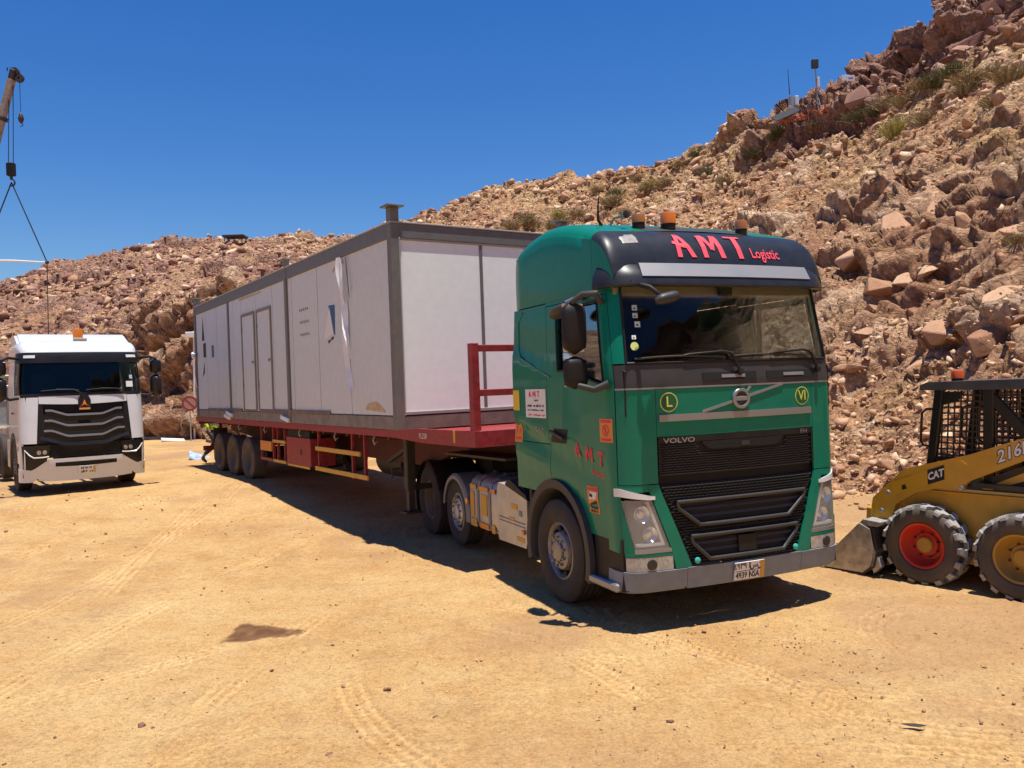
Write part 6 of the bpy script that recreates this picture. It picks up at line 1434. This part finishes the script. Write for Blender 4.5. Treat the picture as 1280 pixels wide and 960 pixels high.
        MB().bar((cx, .55, 1.0), (cx, .585, 2.02), .06, .10, .01).build('middle_post', 'black_gloss', T); MB().bar((cx, 1.12, 1.1), (cx, 1.10, 2.02), .06, .09, .01).build('rear_post', 'black_gloss', T)
        MB().bar((cx, .60, 1.93), (cx, .92, 1.55), .045, .11, .01).build('brace', 'black_gloss', T); MB().bar((cx, .88, 1.53), (cx, 1.45, 1.53), .05, .10, .01).build('cross_bar', 'black_gloss', T); MB().bar((cx, 0.02, 1.28), (cx, .60, 1.30), .03, .05).build('sill_bar', 'black_gloss', T)
        MB().prism([(.09, 1.98), (.34, 1.98), (.27, 1.88), (.12, 1.84), (.08, 1.86)], 'x', cx-.03, cx+.03).build('gusset', 'black_gloss', T)
        MB().tube([(cx+s*.02, .04, 1.80), (cx+s*.02, -.04, 1.80), (cx+s*.02, -.09, 1.76), (cx+s*.02, -.115, 1.46), (cx+s*.02, -.09, 1.42), (cx+s*.02, .0, 1.40)], .013, 8).build('grab_handle', 'black_gloss', T, 50)
        MB().tube([(cx-s*.06, .50, 1.83), (cx-s*.06, .44, 1.83), (cx-s*.06, .43, 1.5), (cx-s*.06, .48, 1.46)], .013, 8).build('grab_handle', 'black_gloss', T, 50)
        # wire mesh, each wire a rod
        for i in range(8):
            y = .07+i*.063; MB().cyl((cx-s*.01, y-.0, 1.14+.03*i*.6), (cx-s*.01, y+.05, 1.99), .0095, None, 5).build('mesh_wire', 'mesh_brown', po, 50)
        for j in range(13):
            z = 1.20+j*.062; MB().cyl((cx-s*.004, .0+.14*(z-1.2)*.8, z), (cx-s*.004, .56, z+.0), .0095, None, 5).build('mesh_wire', 'mesh_brown', po, 50)
        for i in range(9):
            y = .63+i*.055; MB().cyl((cx-s*.01, y, 1.25), (cx-s*.01, y, 1.99), .0095, None, 5).build('mesh_wire', 'mesh_brown', po, 50)
        for j in range(12):
            z = 1.30+j*.058; MB().cyl((cx-s*.004, .60, z), (cx-s*.004, 1.10, z), .0095, None, 5).build('mesh_wire', 'mesh_brown', po, 50)
    # roof
    rf = MB(); rf.prism([(-.08, 2.0), (-.08, 2.055), (.0, 2.085), (1.15, 2.10), (1.22, 2.06), (1.22, 2.0)], 'x', -.50, .50); rf.build('cab_roof', 'roof_black', T)
    beacon(T, (.18, .16, 2.085), .06, .085, 'amber_red')
    bw = MB(); bw.box(-.42, .42, 1.08, 1.12, 1.0, 1.4).build('rear_panel', 'black_plastic', T)
    so = MB().cbox((0, .75, 1.08), (.22, .22, .07), .03).build('seat', 'seat_cloth', T); MB().cbox((0, .95, 1.36), (.21, .06, .24), .03).build('seat_back', 'seat_cloth', so)
    for s in both: MB().tube([(s*.2, .25, .95), (s*.2, .22, 1.25), (s*.22, .20, 1.32)], .015, 6).build('control_lever', 'black_plastic', T, 50)
    MB().prism([(1.12, .9), (1.12, 1.40), (1.55, 1.36), (1.70, 1.20), (1.72, .40), (1.45, .35)], 'x', -.44, .44).build('engine_hood', 'cat_yellow', T)
    # bucket and coupler
    bk = MB(); prof = [(-1.20, .03), (-.62, .03), (-.50, .12), (-.46, .30), (-.50, .52), (-.62, .58)]
    P = []; Q = []
    for x in (-.80, .80): P.append([(x, y, z) for y, z in prof])
    bk.grid(P, .02); bo = bk.build('bucket', 'dark_steel', T, 40)
    for s in both: MB().prism([(-1.18, .035), (-.62, .035), (-.52, .12), (-.48, .30), (-.52, .52), (-.64, .57)], 'x', s*.80, s*.815).build('bucket_side', 'steel_worn', bo)
    MB().box(-.82, .82, -1.26, -1.08, .015, .035, .004).build('cutting_edge', 'steel_worn', bo)
    MB().prism([(-.66, .55), (-.60, .615), (-.40, .60), (-.44, .55)], 'x', -.80, .80).build('bucket_lip', 'steel_worn', bo)
    for s in both:
        MB().prism([(-.50, .10), (-.44, .12), (-.40, .56), (-.50, .58)], 'x', s*.30, s*.50).build('coupler_plate', 'steel_worn', T); MB().tube([(s*.62, -.50, .55), (s*.62, -.42, .50), (s*.62, -.38, .25), (s*.62, -.44, .12)], .022, 8).build('hose', 'rubber_grey', T, 50)
        MB().cyl((s*.30, -.45, .45), (s*.30, -.10, .80), .035, None, 12).build('tilt_cylinder', 'dark_steel', T)
        MB().prism([(-.66, .56), (-.58, .60), (-.42, .12), (-.50, .04)], 'x', s*.70, s*.79).build('wear_strip', 'steel_worn', bo)
    MB().bar((-.5, -.46, .35), (.5, -.46, .35), .08, .10).build('coupler_bar', 'dark_steel', T)
    return T
mat('cat_edge', (.62, .45, .16), .4, dirt=.2); mat('mesh_brown', (.022, .010, .008), .6, dirt=.08); mat('roof_black', (.02, .02, .022), .4, dirt=.2, dcol=(.35, .33, .3)); mat('amber_red', (.75, .10, .015), .2, coat=.5)
loader()
# ------------------------------------------------------------------ crane hook, sling and spreader at the edge of the yard
def crane():
    tip = Vector((-17.75, 30.0, 13.9)); foot = Vector((-21.6, 30.6, 2.2)); d = (foot-tip).normalized(); gzz = gz(-21.6, 30.6)
    T = thing('mobile_crane', 'tall grey crane boom rising at the edge of the yard beside the hill', 'crane', (foot.x, foot.y, gzz)); O = Vector((foot.x, foot.y, gzz))
    def L(p): return Vector(p)-O
    for k, (a, b, w) in enumerate(((0, 4.5, .22), (4.0, 8.6, .32), (8.0, 12.2, .42))): MB().bar(L(tip+d*a), L(tip+d*b), w, w*1.15, .03, (0, 1, 0)).build('boom_section', 'boom_paint', T)
    MB().bar(L(tip+d*1.4), L(tip+d*1.55), .28, .32, .01, (0, 1, 0)).build('boom_collar', 'dark_steel', T)
    hd = MB(); hd.bar(L(tip+d*.2), L(tip-d*.35), .20, .24, .03, (0, 1, 0)); ho = hd.build('boom_head', 'dark_steel', T)
    for x, z in ((.12, .25), (.28, .02)): MB().lathe([(.04, -.05), (.16, -.05), (.14, 0), (.16, .05), (.04, .05)], 'y', 20).build('sheave', 'dark_steel', ho, 40, L(tip+Vector((x, 0, z))))
    for i in range(3): MB().cyl(L(tip+Vector((-.16+.12*i, 0, .30))), L(tip+Vector((-.14+.12*i, 0, .42))), .02).build('pin', 'dark_steel', ho)
    cb = MB().prism([(-1.2, .9), (1.2, .9), (1.2, 2.6), (-.6, 2.6)], 'y', -1.0, 1.0).build('turntable', 'boom_paint', T)
    MB().box(-3.5, 3.5, -1.25, 1.25, .55, 1.0, .05).build('carrier', 'boom_paint', T)
    wv = wheel(T, .55, .4, 'drive')
    for x in (-2.4, -1.0, 1.2, 2.6):
        for s in (-1, 1): c = put_wheel(wv, T, x, s*1.1, .55); c.rotation_euler = (0, 0, math.pi/2 if s < 0 else -math.pi/2)
    # hook block, hoist ropes
    hb = thing('hook_block', 'black crane hook block hanging from the boom on twin ropes', 'hook', (-17.9, 30, 10.3))
    MB().cbox((0, 0, .32), (.14, .10, .24), .03).build('block_cheeks', 'black_plastic', hb); MB().cyl((0, 0, .1), (0, 0, -.05), .05).build('swivel', 'dark_steel', hb)
    for x in (-.09, .09): MB().cyl((x, 0, .5), (x*.8+.12, 0, 3.5), .014, None, 6).build('hoist_rope', 'black_ink', hb)
    MB().tube([Vector((.0+.12*math.sin(t), 0, -.16-.12*math.cos(t)+.0)) for t in lin(-.6, 3.6, 14)], [.03]*10+[.026, .022, .016, .01, .006], 8).build('hook', 'dark_steel', hb, 50)
    ah = thing('hook_ball', 'small dark auxiliary hook hanging beside the boom tip', 'hook', (-17.47, 30, 12.45))
    MB().cyl((0, 0, .2), (0, 0, 1.45), .010, None, 6).build('rope', 'black_ink', ah); MB().lathe([(0, -.16), (.07, -.12), (.10, 0), (.07, .12), (.03, .22), (0, .24)], 'z', 16).build('ball', 'dark_steel', ah, 60); MB().tube([Vector((.06*math.sin(t), 0, -.22-.06*math.cos(t))) for t in lin(-.5, 3.6, 10)], .016, 6).build('hook', 'dark_steel', ah, 50)
    # spreader bar on two sling legs, rope hanging from its end
    sp = thing('spreader_bar', 'white spreader bar hanging level from the crane slings', 'lifting beam', (-16.72, 30, 7.2))
    MB().tube([(-2.5, 0, .16), (-1.2, 0, .10), (.0, 0, .0)], [.045, .045, .03], 10).build('beam', 'white_plain', sp, 50); MB().cyl((-.04, 0, 0), (.04, 0, 0), .06, None, 12).build('beam_end', 'dark_steel', sp)
    MB().cyl((0, 0, .02), (-1.18, 0, 2.95), .022, None, 8).build('sling_leg', 'black_ink', sp, 50); MB().cyl((-2.4, 0, .16), (-1.18, 0, 2.95), .022, None, 8).build('sling_leg', 'black_ink', sp, 50)
    gd = gz(-16.9, 30); MB().cyl((0, 0, -.02), (-.10, 0, -7.2+gd+.9), .016, None, 6).build('tag_rope', 'dark_steel', sp, 50); MB().cyl((-2.4, 0, .1), (-2.45, 0, -7.2+gd+.9), .016, None, 6).build('tag_rope', 'dark_steel', sp, 50)
crane()

# ------------------------------------------------------------------ person walking behind the trailer
def person():
    px, py = -8.30, 22.75; g = gz(px, py)
    T = thing('person', 'person in long hi-vis yellow jacket and jeans walking behind the trailer', 'person', (px, py, g), R(-100))
    def skin(name, verts, edges, m, lv=2, root=0):
        me = bpy.data.meshes.new(name); me.from_pydata([v[:3] for v in verts], edges, []); o = bpy.data.objects.new(name, me); COL.objects.link(o)
        md = o.modifiers.new('s', 'SKIN'); sv = me.skin_vertices[0].data
        for i, v in enumerate(verts): sv[i].radius = (v[3], v[4] if len(v) > 4 else v[3]); sv[i].use_root = (i == root)
        sb = o.modifiers.new('d', 'SUBSURF'); sb.levels = lv; sb.render_levels = lv
        dg = bpy.context.evaluated_depsgraph_get(); m2 = bpy.data.meshes.new_from_object(o.evaluated_get(dg)); bpy.data.objects.remove(o)
        m2.name = name; return mobj(name, m2, m, T, 180)
    # y = walking direction; mid-stride
    V = [(0, 0, .95, .15, .11), (0, .01, 1.15, .14, .10), (0, .03, 1.38, .17, .11), (0, .04, 1.50, .07, .065), (0, .06, 1.60, .055), (0, .075, 1.70, .085, .10), (0, .08, 1.78, .06, .075),
         (.09, 0, .90, .095), (.10, .20, .52, .065), (.10, .16, .12, .045), (.10, .20, .05, .045, .04), (.10, .34, .035, .035, .03),
         (-.09, 0, .90, .095), (-.10, -.02, .50, .065), (-.10, -.34, .22, .045), (-.10, -.38, .14, .042), (-.10, -.28, .05, .035, .03),
         (.19, .03, 1.43, .06), (.25, -.08, 1.16, .048), (.25, .04, .94, .036), (.25, .08, .86, .03, .04), (-.19, .03, 1.43, .06), (-.24, .10, 1.17, .048), (-.22, .32, 1.05, .036), (-.21, .40, 1.04, .03, .04)]
    E = [(0, 1), (1, 2), (2, 3), (3, 4), (4, 5), (5, 6), (0, 7), (7, 8), (8, 9), (9, 10), (10, 11), (0, 12), (12, 13), (13, 14), (14, 15), (15, 16), (2, 17), (17, 18), (18, 19), (19, 20), (2, 21), (21, 22), (22, 23), (23, 24)]
    skin('body', V, E, 'skin')
    skin('trousers', [(0, 0, .97, .165, .125), (.09, 0, .88, .108), (.10, .195, .52, .08), (.10, .165, .16, .065), (-.09, 0, .88, .108), (-.10, -.02, .50, .08), (-.10, -.32, .25, .062)], [(0, 1), (1, 2), (2, 3), (0, 4), (4, 5), (5, 6)], 'denim')
    skin('vest', [(0, 0, .74, .20, .17), (0, 0, 1.0, .185, .145), (0, .01, 1.18, .168, .128), (0, .03, 1.36, .195, .13), (0, .035, 1.46, .12, .09), (.17, .03, 1.42, .075), (-.17, .03, 1.42, .075)], [(0, 1), (1, 2), (2, 3), (3, 4), (3, 5), (3, 6)], 'hivis')
    skin('sleeves', [(.17, .03, 1.43, .07), (.245, -.07, 1.18, .06), (.252, .03, .96, .048)], [(0, 1), (1, 2)], 'hivis', 1); skin('sleeve', [(-.17, .03, 1.43, .07), (-.238, .09, 1.18, .06), (-.222, .30, 1.06, .048)], [(0, 1), (1, 2)], 'hivis', 1)
    for sx, hy, hz in ((.25, .10, .84), (-.21, .43, 1.04)):
        for k in range(4): skin('finger', [(sx-.03+.02*k, hy, hz, .010), (sx-.03+.02*k, hy+.02, hz-.04, .009), (sx-.03+.02*k, hy+.01, hz-.075+.006*abs(k-1.5), .007)], [(0, 1), (1, 2)], 'skin', 1)
        skin('thumb', [(sx+.035, hy, hz+.02, .012), (sx+.05, hy+.03, hz-.015, .010), (sx+.045, hy+.045, hz-.04, .008)], [(0, 1), (1, 2)], 'skin', 1)
    skin('boot', [(.10, .165, .14, .06), (.10, .19, .06, .058, .055), (.10, .32, .045, .048, .04), (.10, .37, .035, .035, .03)], [(0, 1), (1, 2), (2, 3)], 'boot', 1); skin('boot', [(-.10, -.335, .23, .06), (-.10, -.38, .14, .058), (-.10, -.30, .065, .048, .04), (-.10, -.25, .03, .035, .03)], [(0, 1), (1, 2), (2, 3)], 'boot', 1)
    skin('hair', [(0, .05, 1.70, .09, .10), (0, .07, 1.785, .075, .09)], [(0, 1)], 'hair', 1)
    nose = MB().cbox((0, .185, 1.69), (.014, .018, .022), .008).build('nose', 'skin', T)
    for s in (-1, 1): MB().lathe([(0, 0), (.012, .002), (0, .006)], 'y', 8).build('eye', 'black_ink', T, 40, (s*.033, .165, 1.725)); MB().cbox((s*.088, .07, 1.70), (.01, .02, .032), .006).build('ear', 'skin', T)
    MB().cbox((0, .168, 1.645), (.024, .006, .005), .002).build('mouth', 'hair', T)
    for z in (1.08, 1.22): MB().lathe([(.168, -.025), (.168, .025)], 'z', 24).build('reflective_band', 'galv', T, 40, (0, .005, z)).scale = (1.08, .86, 1)
person()

# ------------------------------------------------------------------ signs and site clutter
def sign():
    px, py = -13.25, 33.9; g = gz(px, py); T = thing('road_sign', 'round red no-stopping sign on a thin post before the cut cliff', 'sign', (px, py, g), R(21))
    MB().cyl((0, .03, 0), (0, .03, 1.75), .025, None, 10).build('post', 'galv', T)
    d = MB().lathe([(0, 0), (.31, 0), (.31, .012), (0, .012)], 'y', 36)  .build('disc', 'sign_face', T, 40, (0, 0, 1.55))
    MB().lathe([(.235, -.004), (.305, -.004), (.305, .0), (.235, .0)], 'y', 36).build('red_ring', 'sign_red', d); MB().bar((-.17, -.004, .17), (.17, -.004, -.17), .006, .055).build('slash', 'sign_red', d)
mat('sign_red', (.25, .03, .04), .5); mat('sign_face', (.38, .20, .15), .6, var=.2, vscale=20)
sign()
def lamp_pole():
    p = Vector((-13.6, 35.2, gz(-13.6, 35.2))); T = thing('light_pole', 'slim white pole with a small lamp head before the cliff behind the cabin', 'pole', p)
    MB().cyl((0, 0, 0), (.12, 0, 4.35), .045, .035, 10).build('pole', 'white_plain', T); MB().cbox((.0, -.05, 4.45), (.20, .10, .12), .02).build('lamp_head', 'white_plain', T); MB().cbox((.28, -.05, 4.62), (.10, .08, .13), .02).build('control_box', 'black_plastic', T); MB().bar((.0, 0, 4.45), (.28, 0, 4.6), .04, .04).build('bracket', 'galv', T)
lamp_pole()
mat('sheet_blue', (.35, .45, .58), .5, var=.4, vscale=9)
def lying(name, label, cat, px, py, dims, rz, m, tilt=(0, 0)):
    o = MB().cbox((0, 0, dims[2]), dims, min(dims)*.2).build(name, m, None, 30, (px, py, gz(px, py)+.01)); o.rotation_euler = (tilt[0], tilt[1], rz); return tag(o, label, cat)
lying('plank', 'grey weathered plank lying at the foot of the cliff', 'plank', -15.6, 36.0, (.9, .12, .06), .25, 'wood_grey'); lying('board', 'pale flat board lying by the foot of the cliff', 'board', -14.2, 34.4, (.45, .25, .03), .5, 'white_plain', (.15, .1))
lying('sheet', 'blue and white plastic sheet lying on the dirt behind the trailer', 'sheet', -9.35, 24.6, (.36, .22, .02), .6, 'sheet_blue', (.5, .35))
# bent scrap on the open dirt
sc = MB(); sc.grid([[(.075*t, -.02*t+.012*t*t+.010*q*(1-t*t), .008+.006*(1-t*t)*q+.004) for q in (-1, 0, 1)] for t in lin(-1, 1, 10)], .003); tag(sc.build('rubber_scrap', 'rubber', None, 30, (2.43, 5.14, .005)), 'curled black rubber scrap lying on the open dirt', 'scrap')
bits = [(-4.3, 9.2), (-2.0, 6.6), (-1.35, 6.2), (-1.0, 6.1), (-.6, 5.55), (.75, 5.6), (.95, 5.35), (-2.6, 5.6), (-3.1, 5.45), (1.6, 7.2), (-3.2, 10.5), (-1.2, 5.05)]
for k, (x, y) in enumerate(bits):
    V_, F_ = ROCKS[k % len(ROCKS)]; me = bpy.data.meshes.new('stone'); me.from_pydata([(p[0]*.035, p[1]*.03, p[2]*.03) for p in V_.tolist()], [], F_.tolist()); o = mobj('stone', me, 'dark_boulder', None, 0, (x, y, gz(x, y)+.008)); o.rotation_euler = (0, 0, k); o.scale = [random.uniform(.6, 1.1)]*3
    tag(o, 'small dark stone lying alone on the open dirt', 'stone', 'single stones on the open dirt')
# things set up on the hill
def hill_site():
    def at(px, py): return on_hill(px, py)
    p = at(990, 146); T = thing('instrument_mast', 'grey instrument cylinder with a whip aerial on the hilltop', 'mast', p)
    MB().cyl((0, 0, -.2), (0, 0, .95), .20, .19, 20).build('housing', 'galv', T); MB().cyl((-.1, 0, 1.1), (-.16, 0, 2.5), .03, .012, 8).build('aerial', 'dark_steel', T); MB().cbox((.2, -.2, .7), (.10, .06, .25), .02).build('meter_box', 'white_plain', T)
    p = at(1021, 136); T = thing('camera_mast', 'thin mast with a dark box on top standing on the hill', 'mast', p)
    MB().cyl((0, 0, -.2), (-.12, 0, 2.2), .045, .035, 8).build('pole', 'galv', T); MB().cbox((-.12, 0, 2.36), (.16, .12, .22), .02).build('box', 'dark_steel', T); MB().cbox((.02, -.02, 1.4), (.07, .06, .25), .01).build('cabinet', 'white_plain', T)
    for a in (.5, 2.6, 4.7): MB().cyl((math.cos(a)*.5, math.sin(a)*.5, -.25), (0, 0, .6), .02, None, 6).build('stay', 'dark_steel', T)
    for px, l in ((1056, 'plain white notice board on a post above the orange netting'), (1064, 'white notice board with purple print on a post beside the hill netting')):
        p = at(px, 132); T = thing('notice_board', l, 'sign', p); MB().cyl((0, 0, -.2), (0, 0, 1.25), .03, None, 8).build('post', 'dry_wood', T); bo = MB().cbox((0, -.03, 1.42), (.20, .015, .14), .004).build('board', 'white_plain', T)
        if px > 1060: MB().cbox((0, -.047, 1.42), (.12, .002, .03), .001).build('print_lines', 'purple_ink', bo)
    p = at(984, 153); T = thing('solar_panel', 'dark tilted solar panel on legs beside the orange netting', 'solar panel', p)
    m_ = Matrix.Rotation(R(-22), 3, 'Y') @ Matrix.Rotation(R(35), 3, 'X'); MB().cbox((0, 0, .40), (.72, .36, .02), .005, m_).build('panel', 'solar', T)
    for x in (-.4, .4): MB().cyl((x, 0, -.3), (x, 0, .36+.2*x), .02, None, 6).build('leg', 'galv', T)
    # orange netting: sagging strips between stakes
    for k, (pts, lab) in enumerate(((((968, 160), (985, 150), (1008, 147)), 'orange safety netting slumped around the solar panel'), (((1018, 143), (1034, 138), (1056, 137)), 'orange safety netting bunched below the notice boards'), (((1098, 131), (1112, 124), (1130, 122)), 'faded orange netting trailing along the upper slope'))):
        base = [at(*q) for q in pts]; T = thing('safety_netting', lab, 'netting', base[0]); mb = MB(); n = 12; rows = []
        for i in range(2*n+1):
            t = i/(2*n)*2; a = base[0].lerp(base[1], t) if t < 1 else base[1].lerp(base[2], t-1); rows.append([a-base[0]+Vector((random.gauss(0, .05), random.gauss(0, .08), j*.07*(.5+.7*math.sin(i*.7+k)**2)-.05)) for j in range(6)])
        # open mesh: strands only
        for r_ in rows: mb.tube(r_, .011, 4)
        for j in range(6): mb.tube([r_[j] for r_ in rows], .014, 4)
        tag(mb.build('net', 'orange_net', T, 0), kind='stuff')
        for b_ in base: MB().cyl(b_-base[0]+Vector((0, 0, -.2)), b_-base[0]+Vector((.03, 0, .95)), .022, None, 6).build('stake', 'yellow_tape', T)
mat('purple_ink', (.20, .08, .35), .6)
hill_site()
# site fence and block huts beyond the white truck
def far_left():
    px, py = -19.2, 33.5; g = gz(px, py)
    for k, (x, y, w, d, h, l, m) in enumerate(((-19.6, 32.6, .8, .8, 2.4, 'grey block hut with a dark opening beyond the white truck', 'site_grey'), (-22.6, 36.5, 1.6, 1.2, 2.9, 'tan block hut standing behind the grey hut at the yard edge', 'site_tan'))):
        g = gz(x, y); T = thing('block_hut', l, 'hut', (x, y, g), .5); MB().box(-w, w, -d, d, 0, h, .02).build('wall', m, T); MB().box(-w-.1, w+.1, -d-.1, d+.1, h, h+.12, .02).build('roof', 'galv', T)
        wd_ = MB().box(-w*.35, w*.45, -d-.03, -d+.02, h*.45, h*.8, .01).build('window_frame', 'frame_tan', T); MB().box(-w*.28, w*.38, -d-.034, -d-.03, h*.49, h*.77).build('pane', 'dark_recess', wd_)
    for k in range(4):
        x, y = -18.2-.75*k, 29.6+.5*k; g = gz(x, y); T = thing('barrier', 'grey portable barrier panel standing in a row beyond the white truck', 'barrier', (x, y, g), -.55, 'portable barriers beyond the white truck')
        for a in (-.34, .34): MB().cyl((a, 0, 0), (a, 0, 1.0), .025, None, 8).build('post', 'galv', T)
        for z in (.25, .6, .98): MB().bar((-.34, 0, z), (.34, 0, z), .03, .05).build('rail', 'galv', T)
        for a in (-.34, .34): MB().box(a-.04, a+.04, -.25, .25, 0, .04).build('foot', 'site_grey', T)
mat('site_tan', (.40, .30, .20), .8, var=.15)
far_left()
# far dark shelter on the skyline
p = on_hill(296, 303); T = thing('shelter', 'low dark shelter roof on the skyline of the far hill', 'shelter', p); MB().box(-1.0, 1.0, -.8, .8, .55, .75, .05).build('roof', 'dark_steel', T)
for x in (-.8, .8):
    for y in (-.6, .6): MB().cyl((x, y, -1.2), (x, y, .56), .05, None, 6).build('post', 'dark_steel', T)
